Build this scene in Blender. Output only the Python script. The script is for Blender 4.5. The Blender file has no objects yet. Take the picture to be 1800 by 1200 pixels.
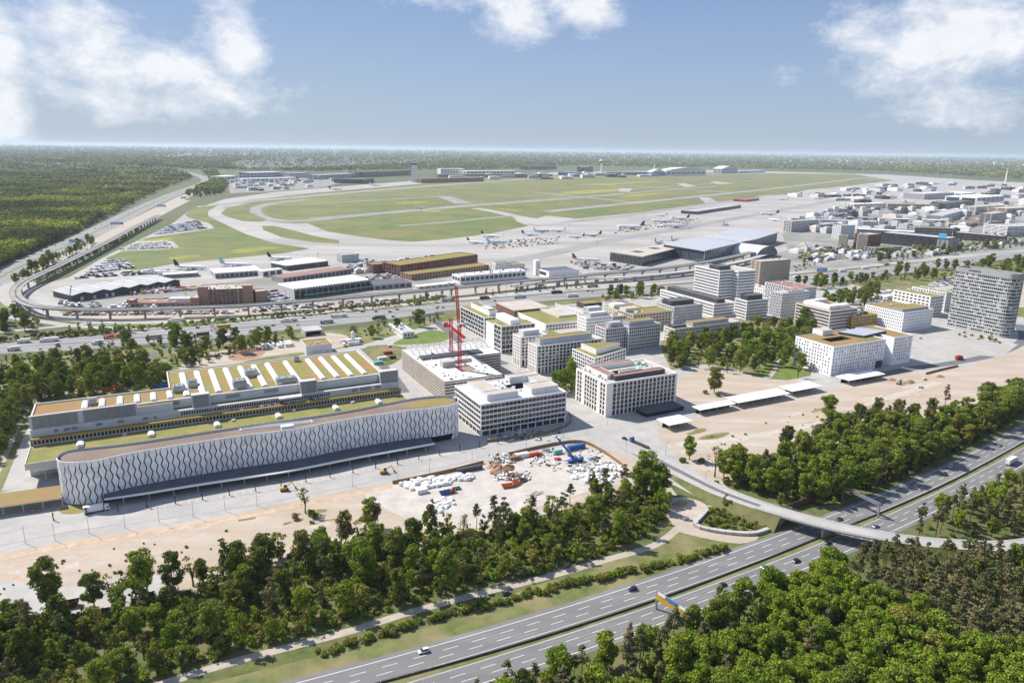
import bpy, math, random
import numpy as np

random.seed(7)
rng = np.random.default_rng(7)
SC = bpy.context.scene
COL = SC.collection
rad = math.radians

# ------------------------------------------------------------------ camera
FPX, CAMH = 1290.0, 185.0            # focal length in photo pixels (1800 wide), height above ground in metres
ROLL = math.atan2(24.0, 1800.0)
CR, SR = math.cos(ROLL), math.sin(ROLL)
PITCH = math.atan2(CR * (600 - 263.0), FPX)
CP, SP = math.cos(PITCH), math.sin(PITCH)
cam = bpy.data.cameras.new("camera")
cam.sensor_width = 36.0
cam.lens = FPX / 1800.0 * 36.0
cam.clip_start = 1.0
cam.clip_end = 400000.0
camo = bpy.data.objects.new("camera", cam)
COL.objects.link(camo)
from mathutils import Matrix, Vector
U0 = Vector((0, SP, CP)); F0 = Vector((0, CP, -SP)); R0 = Vector((1, 0, 0))
cx_ = R0 * CR + U0 * SR
cy_ = R0 * -SR + U0 * CR
camo.matrix_world = Matrix(((cx_.x, cy_.x, -F0.x, 0), (cx_.y, cy_.y, -F0.y, 0), (cx_.z, cy_.z, -F0.z, CAMH), (0, 0, 0, 1)))
SC.camera = camo

# ------------------------------------------------------------------ light and sky
SUN_EL, SUN_AZ = rad(46.0), rad(-28.0)      # shadows fall towards +x, -y
sdir = Vector((-math.cos(SUN_AZ) * math.cos(SUN_EL), -math.sin(SUN_AZ) * math.cos(SUN_EL), math.sin(SUN_EL)))
sun = bpy.data.lights.new("sun", 'SUN')
sun.energy = 4.8
sun.angle = rad(0.53)
sun.color = (1.0, 0.95, 0.88)
suno = bpy.data.objects.new("sun", sun)
COL.objects.link(suno)
suno.rotation_euler = sdir.to_track_quat('Z', 'Y').to_euler()
SC.view_settings.view_transform = 'Standard'
SC.view_settings.look = 'None'
SC.view_settings.exposure = 0.46
SC.view_settings.gamma = 1.0
SC.view_settings.use_curve_mapping = False
SC.cycles.use_denoising = True
SC.cycles.max_bounces = 6
SC.cycles.diffuse_bounces = 3
SC.cycles.glossy_bounces = 2
SC.cycles.transmission_bounces = 2
SC.cycles.volume_bounces = 1
SC.cycles.transparent_max_bounces = 8
SC.cycles.caustics_reflective = False
SC.cycles.caustics_refractive = False

world = bpy.data.worlds.new("World")
SC.world = world
world.use_nodes = True
WN = world.node_tree.nodes; WL = world.node_tree.links
WN.clear()

def wn(t, **k):
    n = WN.new(t)
    for a, b in k.items():
        setattr(n, a, b)
    return n

def wmath(op, a, b=None, c=None, clamp=False):
    n = wn('ShaderNodeMath', operation=op, use_clamp=clamp)
    for i, x in enumerate((a, b, c)):
        if x is None:
            continue
        if isinstance(x, (int, float)):
            n.inputs[i].default_value = x
        else:
            WL.new(x, n.inputs[i])
    return n.outputs[0]

sky = wn('ShaderNodeTexSky', sky_type='NISHITA')
sky.sun_disc = False
sky.sun_elevation = SUN_EL
sky.sun_rotation = math.atan2(sdir.x, sdir.y)
sky.altitude = 100
sky.air_density = 1.0
sky.dust_density = 0.6
sky.ozone_density = 3.0
geo = wn('ShaderNodeTexCoord')
sep = wn('ShaderNodeSeparateXYZ')
WL.new(geo.outputs['Generated'], sep.inputs[0])
az = wmath('ARCTAN2', sep.outputs[0], sep.outputs[1])
el = wmath('ARCSINE', sep.outputs[2])
cmb = wn('ShaderNodeCombineXYZ')
WL.new(wmath('MULTIPLY', az, 6.0), cmb.inputs[0])
WL.new(wmath('MULTIPLY', el, 9.5), cmb.inputs[1])
n1 = wn('ShaderNodeTexNoise'); n1.inputs['Scale'].default_value = 2.1; n1.inputs['Detail'].default_value = 12; n1.inputs['Roughness'].default_value = 0.68
n1.inputs['Distortion'].default_value = 0.15
WL.new(cmb.outputs[0], n1.inputs['Vector'])
n2 = wn('ShaderNodeTexNoise'); n2.inputs['Scale'].default_value = 0.35; n2.inputs['Detail'].default_value = 3
WL.new(cmb.outputs[0], n2.inputs['Vector'])
BANKS = [(0.50, 0.120, 0.13, 0.075, 1.05), (0.56, 0.185, 0.13, 0.05, 1.15), (0.42, 0.135, 0.055, 0.05, .95), (0.52, 0.060, 0.10, 0.045, .8), (0.62, 0.13, .06, .05, 1.0),
         (-0.60, 0.105, 0.05, 0.07, 1.15), (-0.60, 0.04, 0.045, 0.06, 1.15), (-0.51, 0.115, 0.07, 0.055, 1.0), (-0.44, 0.085, 0.12, 0.045, .95), (-0.46, 0.05, 0.13, 0.03, .8),
         (-0.345, 0.11, 0.05, 0.055, .95), (-0.36, 0.065, 0.09, 0.035, .85), (-0.03, 0.20, 0.12, 0.04, 1.15), (0.0, 0.165, 0.06, 0.045, 1.1), (0.075, 0.18, 0.06, 0.045, 1.1), (-0.17, 0.19, 0.028, 0.028, .7), (0.2, 0.205, 0.03, 0.02, .7),
         (0.33, 0.1, .05, .03, .55), (0.37, 0.065, .04, .02, .5),
         (1.15, 0.2, 0.3, 0.13, 1.1), (-1.15, 0.2, 0.3, 0.14, 1.1), (1.75, 0.3, 0.35, 0.15, 1.1), (-1.8, 0.28, 0.35, 0.15, 1.1), (2.4, 0.2, 0.3, 0.14, 1.1), (-2.45, 0.24, 0.35, 0.14, 1.1), (2.95, 0.35, 0.3, 0.15, 1.1), (-2.95, 0.18, 0.25, 0.12, 1.1),  # cloud banks out of view, enlarged to raise the ambient light
         (0.1, 0.5, 0.35, 0.14, 1.0), (-0.8, 0.55, 0.3, 0.15, 1.0), (0.95, 0.6, 0.35, 0.15, 1.0), (2.1, 0.7, 0.4, 0.18, 1.05), (-2.0, 0.7, 0.4, 0.18, 1.05), (3.0, 0.8, .4, .15, 1.0), (-1.3, 0.95, .5, .15, 1.0), (1.4, 1.05, .5, .15, 1.0)]  # further unseen banks, added to brighten the shaded walls
bank = None
for (a, e, ra, re, w) in BANKS:
    q1 = wmath('DIVIDE', wmath('SUBTRACT', az, a), ra)
    q2 = wmath('DIVIDE', wmath('SUBTRACT', el, e), re)
    rr = wmath('MULTIPLY_ADD', q1, q1, wmath('MULTIPLY', q2, q2))
    g = wmath('MULTIPLY', wmath('EXPONENT', wmath('MULTIPLY', rr, -0.9)), w)
    bank = g if bank is None else wmath('MAXIMUM', bank, g)
thr = wmath('MULTIPLY_ADD', bank, -0.42, 0.70)
dens = wmath('MULTIPLY', wmath('SUBTRACT', wmath('MULTIPLY_ADD', n2.outputs[0], 0.25, wmath('MULTIPLY', n1.outputs[0], 0.8)), thr), 3.9, clamp=True)
dens = wmath('POWER', dens, 1.15)
dens = wmath('MULTIPLY', dens, 0.9)
ccol = wn('ShaderNodeMix', data_type='RGBA')
ccol.inputs[6].default_value = (4.7, 4.9, 5.3, 1)
ccol.inputs[7].default_value = (6.7, 6.7, 6.8, 1)
WL.new(n1.outputs[0], ccol.inputs[0])
mixc = wn('ShaderNodeMix', data_type='RGBA')
WL.new(dens, mixc.inputs[0])
hz = wn('ShaderNodeValToRGB')
e_ = hz.color_ramp.elements
e_[0].position = 0.0; e_[0].color = (2.45, 3.05, 3.8, 1)
e_[1].position = 1.0; e_[1].color = (0.8, 1.4, 3.0, 1)
for p_, c_ in ((.13, (2.25, 2.9, 3.85, 1)), (.33, (1.85, 2.5, 3.8, 1)), (.60, (1.25, 1.85, 3.4, 1))):
    q_ = e_.new(p_); q_.color = c_
WL.new(wmath('MULTIPLY', el, 2.9, clamp=True), hz.inputs[0])
hm = wn('ShaderNodeMix', data_type='RGBA')
WL.new(wmath('MULTIPLY_ADD', el, -0.6, 0.92, clamp=True), hm.inputs[0])
WL.new(sky.outputs[0], hm.inputs[6]); WL.new(hz.outputs[0], hm.inputs[7])
WL.new(hm.outputs[2], mixc.inputs[6])
WL.new(ccol.outputs[2], mixc.inputs[7])
bg = wn('ShaderNodeBackground'); bg.inputs[1].default_value = 0.12
WL.new(mixc.outputs[2], bg.inputs[0])
wo = wn('ShaderNodeOutputWorld')
WL.new(bg.outputs[0], wo.inputs[0])

# ------------------------------------------------------------------ measuring: photo pixel (1800x1200) -> point on the plane at height z
def G(u, v, z=0.0):
    x = u - 900.0; y = v - 600.0
    xr = CR * x + SR * y; yr = -SR * x + CR * y
    k = (CAMH - z) / (SP * FPX + CP * yr)
    return np.array([xr * k, (CP * FPX - SP * yr) * k])

def Hgt(base, top):
    b = G(*base)
    return float(min(np.linspace(0, 120, 1201), key=lambda z: np.hypot(*(G(*top, z) - b))))

# ------------------------------------------------------------------ helpers
def tag(o, label=None, cat=None, group=None, kind=None):
    if label: o['label'] = label
    if cat: o['category'] = cat
    if group: o['group'] = group
    if kind: o['kind'] = kind
    return o

def empty(name, loc=(0, 0, 0), rz=0.0, label=None, cat=None, group=None):
    o = bpy.data.objects.new(name, None)
    o.location = loc; o.rotation_euler = (0, 0, rz)
    o.empty_display_size = 1
    COL.objects.link(o)
    return tag(o, label, cat, group)

class MB:
    def __init__(s):
        s.v = []; s.f = []; s.m = []

    def quad(s, a, b, c, d, mi=0):
        n = len(s.v); s.v += [tuple(a), tuple(b), tuple(c), tuple(d)]; s.f.append((n, n + 1, n + 2, n + 3)); s.m.append(mi)

    def box(s, x0, x1, y0, y1, z0, z1, mi=0, top=None):
        n = len(s.v)
        s.v += [(x0, y0, z0), (x1, y0, z0), (x1, y1, z0), (x0, y1, z0), (x0, y0, z1), (x1, y0, z1), (x1, y1, z1), (x0, y1, z1)]
        s.f += [(n, n + 3, n + 2, n + 1), (n + 4, n + 5, n + 6, n + 7), (n, n + 1, n + 5, n + 4), (n + 1, n + 2, n + 6, n + 5), (n + 2, n + 3, n + 7, n + 6), (n + 3, n, n + 4, n + 7)]
        s.m += [mi, mi if top is None else top, mi, mi, mi, mi]

    def obox(s, o, a, b, c, mi=0):
        o, a, b, c = (np.array(t, float) for t in (o, a, b, c))
        n = len(s.v)
        p = [o, o + a, o + a + b, o + b, o + c, o + a + c, o + a + b + c, o + b + c]
        s.v += [tuple(t) for t in p]
        s.f += [(n, n + 3, n + 2, n + 1), (n + 4, n + 5, n + 6, n + 7), (n, n + 1, n + 5, n + 4), (n + 1, n + 2, n + 6, n + 5), (n + 2, n + 3, n + 7, n + 6), (n + 3, n, n + 4, n + 7)]
        s.m += [mi] * 6

    def beam(s, p, q, w, h=None, mi=0):
        h = w if h is None else h
        p = np.array(p, float); q = np.array(q, float); d = q - p; L = np.linalg.norm(d)
        if L < 1e-6: return
        d /= L
        up = np.array([0, 0, 1.0]) if abs(d[2]) < .95 else np.array([1.0, 0, 0])
        a = np.cross(d, up); a /= np.linalg.norm(a); b = np.cross(a, d)
        s.obox(p - a * w / 2 - b * h / 2, d * L, a * w, b * h, mi)

    def prism(s, poly, z0, z1, mi=0, top=None):
        k = len(poly); n = len(s.v)
        s.v += [(p[0], p[1], z0) for p in poly] + [(p[0], p[1], z1) for p in poly]
        for i in range(k):
            j = (i + 1) % k
            s.f.append((n + i, n + j, n + k + j, n + k + i)); s.m.append(mi)
        s.f.append(tuple(n + k + i for i in range(k))); s.m.append(mi if top is None else top)
        s.f.append(tuple(n + i for i in reversed(range(k)))); s.m.append(mi)

    def cyl(s, x, y, z0, z1, r0, r1=None, n=8, mi=0):
        r1 = r0 if r1 is None else r1
        k = len(s.v)
        for z, r in ((z0, r0), (z1, r1)):
            s.v += [(x + r * math.cos(2 * math.pi * i / n), y + r * math.sin(2 * math.pi * i / n), z) for i in range(n)]
        for i in range(n):
            j = (i + 1) % n
            s.f.append((k + i, k + j, k + n + j, k + n + i)); s.m.append(mi)
        s.f.append(tuple(k + n + i for i in range(n))); s.m.append(mi)
        s.f.append(tuple(k + i for i in reversed(range(n)))); s.m.append(mi)

    def rings(s, rings, mi=0, close=True, cap=True):
        k = len(s.v); n = len(rings[0])
        for r in rings: s.v += [tuple(p) for p in r]
        for a in range(len(rings) - 1):
            for i in range(n if close else n - 1):
                j = (i + 1) % n
                s.f.append((k + a * n + i, k + a * n + j, k + (a + 1) * n + j, k + (a + 1) * n + i)); s.m.append(mi)
        if cap:
            s.f.append(tuple(k + i for i in reversed(range(n)))); s.m.append(mi)
            e = k + (len(rings) - 1) * n
            s.f.append(tuple(e + i for i in range(n))); s.m.append(mi)

    def mesh(s, name, mats):
        me = bpy.data.meshes.new(name)
        me.from_pydata(s.v, [], s.f)
        for m in (mats if isinstance(mats, (list, tuple)) else [mats]):
            me.materials.append(m)
        me.polygons.foreach_set('material_index', s.m)
        me.update()
        return me

    def build(s, name, mats, parent=None, kind=None, label=None, cat=None, group=None, smooth=False):
        me = s.mesh(name, mats)
        if smooth:
            me.polygons.foreach_set('use_smooth', [True] * len(me.polygons))
        o = bpy.data.objects.new(name, me)
        COL.objects.link(o)
        if parent is not None: o.parent = parent
        return tag(o, label, cat, group, kind)

def link(name, me, parent=None, loc=None, rz=None, scale=None):
    o = bpy.data.objects.new(name, me); COL.objects.link(o)
    if parent is not None: o.parent = parent
    if loc is not None: o.location = loc
    if rz is not None: o.rotation_euler = (0, 0, rz)
    if scale is not None: o.scale = scale
    return o

def kids(root, out=None):
    return [o for o in root.children]

def dup(root, loc, rz, label=None, group=None, name=None, scale=None):
    def cp(o, par):
        c = o.copy(); COL.objects.link(c)
        if par is not None:
            c.parent = par
            c.matrix_parent_inverse = o.matrix_parent_inverse
        for ch in CH.get(o.name, ()):
            cp(ch, c)
        return c
    CH = {}
    def walk(o):
        CH[o.name] = list(o.children)
        for k in o.children: walk(k)
    walk(root)
    r = cp(root, None)
    r.location = loc; r.rotation_euler = (0, 0, rz)
    if label: r['label'] = label
    if group: r['group'] = group
    if scale: r.scale = (scale,) * 3
    return r

def spline(pts, n=8, closed=False):
    P = [np.array(p, float) for p in pts]
    out = []
    m = len(P)
    for i in range(m if closed else m - 1):
        if closed:
            p0, p1, p2, p3 = P[i - 1], P[i], P[(i + 1) % m], P[(i + 2) % m]
        else:
            p0 = P[max(i - 1, 0)]; p1 = P[i]; p2 = P[i + 1]; p3 = P[min(i + 2, m - 1)]
        for k in range(n):
            t = k / n
            out.append(0.5 * ((2 * p1) + (-p0 + p2) * t + (2 * p0 - 5 * p1 + 4 * p2 - p3) * t * t + (-p0 + 3 * p1 - 3 * p2 + p3) * t ** 3))
    if not closed: out.append(P[-1])
    return out

def resample(pts, step):
    P = np.array(pts, float)
    d = np.r_[0, np.cumsum(np.linalg.norm(np.diff(P[:, :2], axis=0), axis=1))]
    n = max(2, int(round(d[-1] / step)) + 1)
    s = np.linspace(0, d[-1], n)
    return np.stack([np.interp(s, d, P[:, i]) for i in range(P.shape[1])], 1), s

def offsets(P):
    P = np.array(P)[:, :2]
    t = np.gradient(P, axis=0)
    t /= np.maximum(np.linalg.norm(t, axis=1), 1e-9)[:, None]
    return np.stack([-t[:, 1], t[:, 0]], 1)

def inside(poly, X, Y):
    poly = np.array(poly); r = np.zeros(len(X), bool)
    j = len(poly) - 1
    for i in range(len(poly)):
        xi, yi = poly[i]; xj, yj = poly[j]
        c = ((yi > Y) != (yj > Y)) & (X < (xj - xi) * (Y - yi) / (yj - yi + 1e-12) + xi)
        r ^= c
        j = i
    return r

def pix(poly, z=0.0):
    return [G(u, v, z) for u, v in poly]
# ------------------------------------------------------------------ materials
MATS = {}

def newmat(name):
    m = bpy.data.materials.new(name); m.use_nodes = True
    nt = m.node_tree; nt.nodes.clear()
    out = nt.nodes.new('ShaderNodeOutputMaterial')
    p = nt.nodes.new('ShaderNodeBsdfPrincipled')
    nt.links.new(p.outputs[0], out.inputs[0])
    MATS[name] = m
    return m, nt, p, out

def col4(c): return (c[0], c[1], c[2], 1.0)

def mat(name, c, c2=None, scale=0.25, detail=5, rough=0.85, metal=0.0, spec=0.3, lo=0.35, hi=0.65, big=None, bigc=None, bigamt=0.5, bump=0.0, bscale=3.0, coords='pos', emit=0.0, stretch=None):
    m, nt, p, out = newmat(name)
    N = nt.nodes; L = nt.links
    if coords == 'pos':
        src = N.new('ShaderNodeNewGeometry').outputs['Position']
    else:
        src = N.new('ShaderNodeTexCoord').outputs['Object']
    if stretch:
        mp = N.new('ShaderNodeMapping'); mp.inputs['Rotation'].default_value = (0, 0, stretch[0]); mp.inputs['Scale'].default_value = stretch[1]
        L.new(src, mp.inputs[0]); src = mp.outputs[0]
    if c2 is None: c2 = tuple(x * 0.84 for x in c)
    nz = N.new('ShaderNodeTexNoise'); nz.inputs['Scale'].default_value = scale; nz.inputs['Detail'].default_value = detail; nz.inputs['Roughness'].default_value = .65
    L.new(src, nz.inputs['Vector'])
    rp = N.new('ShaderNodeValToRGB')
    rp.color_ramp.elements[0].position = lo; rp.color_ramp.elements[0].color = col4(c2)
    rp.color_ramp.elements[1].position = hi; rp.color_ramp.elements[1].color = col4(c)
    L.new(nz.outputs[0], rp.inputs[0])
    colr = rp.outputs[0]
    if big:
        nb = N.new('ShaderNodeTexNoise'); nb.inputs['Scale'].default_value = big; nb.inputs['Detail'].default_value = 4
        L.new(src, nb.inputs['Vector'])
        r2 = N.new('ShaderNodeValToRGB'); r2.color_ramp.elements[0].position = .42; r2.color_ramp.elements[1].position = .64
        r2.color_ramp.elements[0].color = (0, 0, 0, 1); r2.color_ramp.elements[1].color = (bigamt, bigamt, bigamt, 1)
        L.new(nb.outputs[0], r2.inputs[0])
        mx = N.new('ShaderNodeMix'); mx.data_type = 'RGBA'
        L.new(r2.outputs[0], mx.inputs[0]); L.new(colr, mx.inputs[6]); mx.inputs[7].default_value = col4(bigc)
        colr = mx.outputs[2]
    L.new(colr, p.inputs['Base Color'])
    p.inputs['Roughness'].default_value = rough
    p.inputs['Metallic'].default_value = metal
    p.inputs['Specular IOR Level'].default_value = spec
    if bump:
        nb = N.new('ShaderNodeTexNoise'); nb.inputs['Scale'].default_value = bscale; nb.inputs['Detail'].default_value = 3
        L.new(src, nb.inputs['Vector'])
        b = N.new('ShaderNodeBump'); b.inputs['Strength'].default_value = bump; b.inputs['Distance'].default_value = 1.0
        L.new(nb.outputs[0], b.inputs['Height']); L.new(b.outputs[0], p.inputs['Normal'])
    return m

def glass(name, c, rough=0.08, spec=0.6):
    m, nt, p, out = newmat(name)
    N = nt.nodes; L = nt.links
    oi = N.new('ShaderNodeNewGeometry')
    nz = N.new('ShaderNodeTexNoise'); nz.inputs['Scale'].default_value = 0.35
    L.new(oi.outputs['Position'], nz.inputs['Vector'])
    rp = N.new('ShaderNodeValToRGB')
    rp.color_ramp.elements[0].position = .38; rp.color_ramp.elements[0].color = col4([x * .5 for x in c])
    rp.color_ramp.elements[1].position = .62; rp.color_ramp.elements[1].color = col4([x * 1.5 for x in c])
    L.new(nz.outputs[0], rp.inputs[0]); L.new(rp.outputs[0], p.inputs['Base Color'])
    p.inputs['Roughness'].default_value = rough
    p.inputs['Specular IOR Level'].default_value = spec
    return m

def leafmat(name, cols, trans=0.3, patch=0):
    m = bpy.data.materials.new(name); m.use_nodes = True; MATS[name] = m
    nt = m.node_tree; N = nt.nodes; L = nt.links; N.clear()
    out = N.new('ShaderNodeOutputMaterial')
    oi = N.new('ShaderNodeObjectInfo'); ge = N.new('ShaderNodeNewGeometry')
    rp = N.new('ShaderNodeValToRGB')
    e = rp.color_ramp.elements
    while len(e) < len(cols): e.new(.5)
    for i, c in enumerate(cols):
        e[i].position = i / (len(cols) - 1); e[i].color = col4(c)
    if patch:
        nz = N.new('ShaderNodeTexNoise'); nz.inputs['Scale'].default_value = patch; nz.inputs['Detail'].default_value = 4
        L.new(oi.outputs['Location'], nz.inputs['Vector'])
        mm = N.new('ShaderNodeMath'); mm.operation = 'MULTIPLY_ADD'; mm.inputs[1].default_value = 3.6; mm.inputs[2].default_value = -1.45
        L.new(nz.outputs[0], mm.inputs[0])
        m2 = N.new('ShaderNodeMath'); m2.operation = 'MULTIPLY_ADD'; m2.use_clamp = True; m2.inputs[1].default_value = .3
        L.new(oi.outputs['Random'], m2.inputs[0]); L.new(mm.outputs[0], m2.inputs[2]); L.new(m2.outputs[0], rp.inputs[0])
    else:
        L.new(oi.outputs['Random'], rp.inputs[0])
    mr = N.new('ShaderNodeMapRange'); mr.inputs[3].default_value = 0.5; mr.inputs[4].default_value = 1.45
    L.new(ge.outputs['Random Per Island'], mr.inputs[0])
    mx = N.new('ShaderNodeMix'); mx.data_type = 'RGBA'; mx.blend_type = 'MULTIPLY'; mx.inputs[0].default_value = 1
    L.new(rp.outputs[0], mx.inputs[6]); L.new(mr.outputs[0], mx.inputs[7])
    d = N.new('ShaderNodeBsdfDiffuse'); t = N.new('ShaderNodeBsdfTranslucent')
    L.new(mx.outputs[2], d.inputs[0]); L.new(mx.outputs[2], t.inputs[0])
    ms = N.new('ShaderNodeMixShader'); ms.inputs[0].default_value = trans
    L.new(d.outputs[0], ms.inputs[1]); L.new(t.outputs[0], ms.inputs[2]); L.new(ms.outputs[0], out.inputs[0])
    return m

mat('ground', (0.11, 0.125, 0.05), (0.07, 0.085, 0.035), scale=.02, detail=9, big=.0011, bigc=(.15, .15, .075), bigamt=.55)
mat('woodfloor', (0.125, 0.15, 0.035), (0.06, 0.085, 0.022), scale=.25, detail=9, big=.06, bigc=(.21, .16, .085), bigamt=.55)
mat('sand', (0.54, 0.465, 0.385), (0.40, 0.335, 0.27), scale=.07, detail=11, big=.035, bigc=(.38, .29, .21), bigamt=.7, bump=.35, bscale=.5, stretch=(rad(-27), (0.5, 2.2, 1)))
mat('sand_wet', (0.44, 0.295, 0.19), (0.56, 0.44, 0.33), scale=.15, detail=8)
mat('soil', (0.30, 0.175, 0.105), (0.40, 0.25, 0.16), scale=.2, detail=7, bump=.6, bscale=.6)
mat('yard', (0.56, 0.52, 0.475), (0.42, 0.385, 0.345), scale=.12, detail=8, big=.04, bigc=(.5, .43, .36), bigamt=.5)
mat('paving', (0.47, 0.445, 0.41), (0.36, 0.345, 0.32), scale=.10, detail=8, big=.02, bigc=(.34, .33, .315), bigamt=.5)
mat('road', (0.45, 0.43, 0.40), (0.36, 0.348, 0.33), scale=.08, detail=7, big=.025, bigc=(.30, .30, .295), bigamt=.4)
mat('asphalt', (0.17, 0.168, 0.17), (0.135, 0.134, 0.137), scale=.15, detail=7, big=.02, bigc=(.12, .12, .122), bigamt=.4)
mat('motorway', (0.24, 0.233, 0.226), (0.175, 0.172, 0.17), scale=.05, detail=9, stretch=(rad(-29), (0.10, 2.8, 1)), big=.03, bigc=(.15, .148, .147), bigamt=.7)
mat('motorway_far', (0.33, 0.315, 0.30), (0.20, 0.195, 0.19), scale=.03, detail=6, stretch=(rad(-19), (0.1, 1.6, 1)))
mat('apron', (0.46, 0.435, 0.40), (0.36, 0.34, 0.315), scale=.02, detail=11, big=.006, bigc=(.29, .275, .255), bigamt=.75, stretch=(rad(-20), (.5, 1.5, 1)))
mat('runway', (0.30, 0.295, 0.285), (0.24, 0.237, 0.23), scale=.012, detail=6, big=.008, bigc=(.36, .345, .32), bigamt=.5)
mat('airgrass', (0.165, 0.195, 0.052), (0.09, 0.125, 0.036), scale=.022, detail=9, big=.006, bigc=(.21, .19, .065), bigamt=.75)
mat('airgrass_dry', (0.185, 0.19, 0.075), (0.12, 0.14, 0.055), scale=.014, detail=11, big=.005, bigc=(.235, .21, .075), bigamt=.7)
mat('meadow', (0.36, 0.31, 0.04), (0.19, 0.20, 0.05), scale=.03, detail=8)
mat('lawn', (0.155, 0.215, 0.035), (0.09, 0.14, 0.025), scale=.12, detail=8, big=.03, bigc=(.24, .215, .08), bigamt=.5)
mat('rough_grass', (0.17, 0.18, 0.055), (0.085, 0.115, 0.03), scale=.16, detail=8, big=.05, bigc=(.33, .25, .14), bigamt=.55)
mat('path', (0.46, 0.405, 0.335), (0.36, 0.31, 0.25), scale=.2, detail=7)
mat('paint', (0.80, 0.80, 0.78), (0.68, 0.68, 0.66), scale=.6, detail=4)
mat('rubber', (0.17, 0.155, 0.145), (0.12, 0.11, 0.105), scale=.05)
mat('white_wall', (0.84, 0.83, 0.81), (0.77, 0.76, 0.745), scale=.12, detail=6)
mat('cream_wall', (0.72, 0.665, 0.60), (0.63, 0.58, 0.52), scale=.12, detail=6)
mat('warm_white', (0.85, 0.81, 0.765), (0.78, 0.745, 0.70), scale=.12, detail=6)
mat('beige_wall', (0.46, 0.385, 0.30), (0.39, 0.325, 0.25), scale=.1, detail=6)
mat('pale_beige', (0.58, 0.50, 0.405), (0.50, 0.43, 0.35), scale=.1, detail=6)
mat('grey_wall', (0.40, 0.40, 0.405), (0.33, 0.33, 0.335), scale=.1, detail=6)
mat('grey_panel', (0.29, 0.30, 0.325), (0.245, 0.255, 0.28), scale=.35, detail=5, rough=.45, metal=.3, stretch=(rad(-27), (3, 3, .15)))
mat('light_grey', (0.64, 0.64, 0.64), (0.55, 0.55, 0.55), scale=.15, detail=6)
mat('blue_grey', (0.50, 0.53, 0.57), (0.42, 0.45, 0.49), scale=.15, detail=5, rough=.5, metal=.2)
mat('dark_grey', (0.075, 0.078, 0.085), (0.055, 0.058, 0.065), scale=.2, rough=.5)
mat('dark_metal', (0.10, 0.10, 0.105), (0.07, 0.07, 0.075), scale=.5, rough=.5, metal=.4)
mat('steel', (0.42, 0.43, 0.44), (0.34, 0.35, 0.36), scale=.3, rough=.45, metal=.5)
mat('concrete', (0.52, 0.505, 0.48), (0.43, 0.415, 0.395), scale=.2, detail=7, big=.06, bigc=(.36, .345, .325), bigamt=.5)
mat('raw_slab', (0.68, 0.665, 0.64), (0.57, 0.555, 0.53), scale=.35, detail=8, big=.09, bigc=(.47, .455, .43), bigamt=.6)
mat('brick', (0.235, 0.115, 0.085), (0.175, 0.085, 0.063), scale=.35, detail=7)
mat('brick_light', (0.42, 0.255, 0.19), (0.345, 0.205, 0.15), scale=.3, detail=7)
mat('brown_band', (0.36, 0.255, 0.175), (0.28, 0.195, 0.135), scale=.25, detail=6)
mat('gold_wall', (0.50, 0.335, 0.095), (0.41, 0.27, 0.075), scale=.2, detail=5, rough=.5)
mat('sedum', (0.265, 0.245, 0.075), (0.19, 0.195, 0.055), scale=.3, detail=10, big=.07, bigc=(.33, .185, .075), bigamt=.85, rough=.95)
mat('sedum_brown', (0.31, 0.205, 0.10), (0.235, 0.20, 0.07), scale=.18, detail=8, big=.06, bigc=(.36, .17, .08), bigamt=.7, rough=.95)
mat('sedum_green', (0.24, 0.24, 0.075), (0.165, 0.185, 0.05), scale=.35, detail=10, big=.08, bigc=(.32, .235, .09), bigamt=.75, rough=.95)
mat('gravel_roof', (0.50, 0.435, 0.365), (0.42, 0.365, 0.305), scale=.5, detail=7, big=.08, bigc=(.55, .52, .48), bigamt=.5)
mat('red_roof', (0.335, 0.195, 0.155), (0.275, 0.16, 0.13), scale=.3, detail=7)
mat('brown_roof', (0.23, 0.165, 0.13), (0.175, 0.125, 0.10), scale=.6, detail=8, big=.05, bigc=(.27, .22, .15), bigamt=.6)
mat('grey_roof', (0.44, 0.44, 0.445), (0.37, 0.37, 0.375), scale=.15, detail=6, big=.03, bigc=(.50, .50, .50), bigamt=.5)
mat('white_roof', (0.86, 0.855, 0.84), (0.78, 0.77, 0.755), scale=.1, detail=6)
mat('dark_roof', (0.13, 0.135, 0.145), (0.10, 0.105, 0.115), scale=.15, detail=6)
mat('panel_white', (0.92, 0.92, 0.925), (0.86, 0.865, 0.88), scale=.25, detail=4, rough=.5, spec=.4)
mat('panel_warm', (0.80, 0.775, 0.785), (0.75, 0.725, 0.735), scale=.25, detail=4, rough=.5, spec=.4)
mat('panel_cool', (0.77, 0.80, 0.84), (0.71, 0.745, 0.79), scale=.25, detail=4, rough=.5, spec=.4)
mat('gap_dark', (0.018, 0.018, 0.022), (0.012, 0.012, 0.015), scale=.4)
mat('interior', (0.05, 0.05, 0.055), (0.025, 0.025, 0.03), scale=.3)
mat('crane_red', (0.60, 0.025, 0.03), (0.48, 0.02, 0.025), scale=.3, rough=.45)
mat('red', (0.50, 0.045, 0.03), (0.40, 0.035, 0.025), scale=.5, rough=.45)
mat('orange', (0.60, 0.17, 0.05), (0.50, 0.14, 0.04), scale=.4, rough=.5)
mat('yellow', (0.62, 0.36, 0.03), (0.54, 0.31, 0.025), scale=.4, rough=.5)
mat('blue', (0.045, 0.13, 0.36), (0.035, 0.10, 0.29), scale=.4, rough=.45)
mat('sign_blue', (0.03, 0.22, 0.62), (0.025, 0.18, 0.55), scale=.2, rough=.45)
mat('sky_blue', (0.12, 0.50, 0.80), (0.10, 0.44, 0.72), scale=.2, rough=.45)
mat('green', (0.05, 0.30, 0.17), (0.04, 0.24, 0.14), scale=.4, rough=.5)
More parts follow.
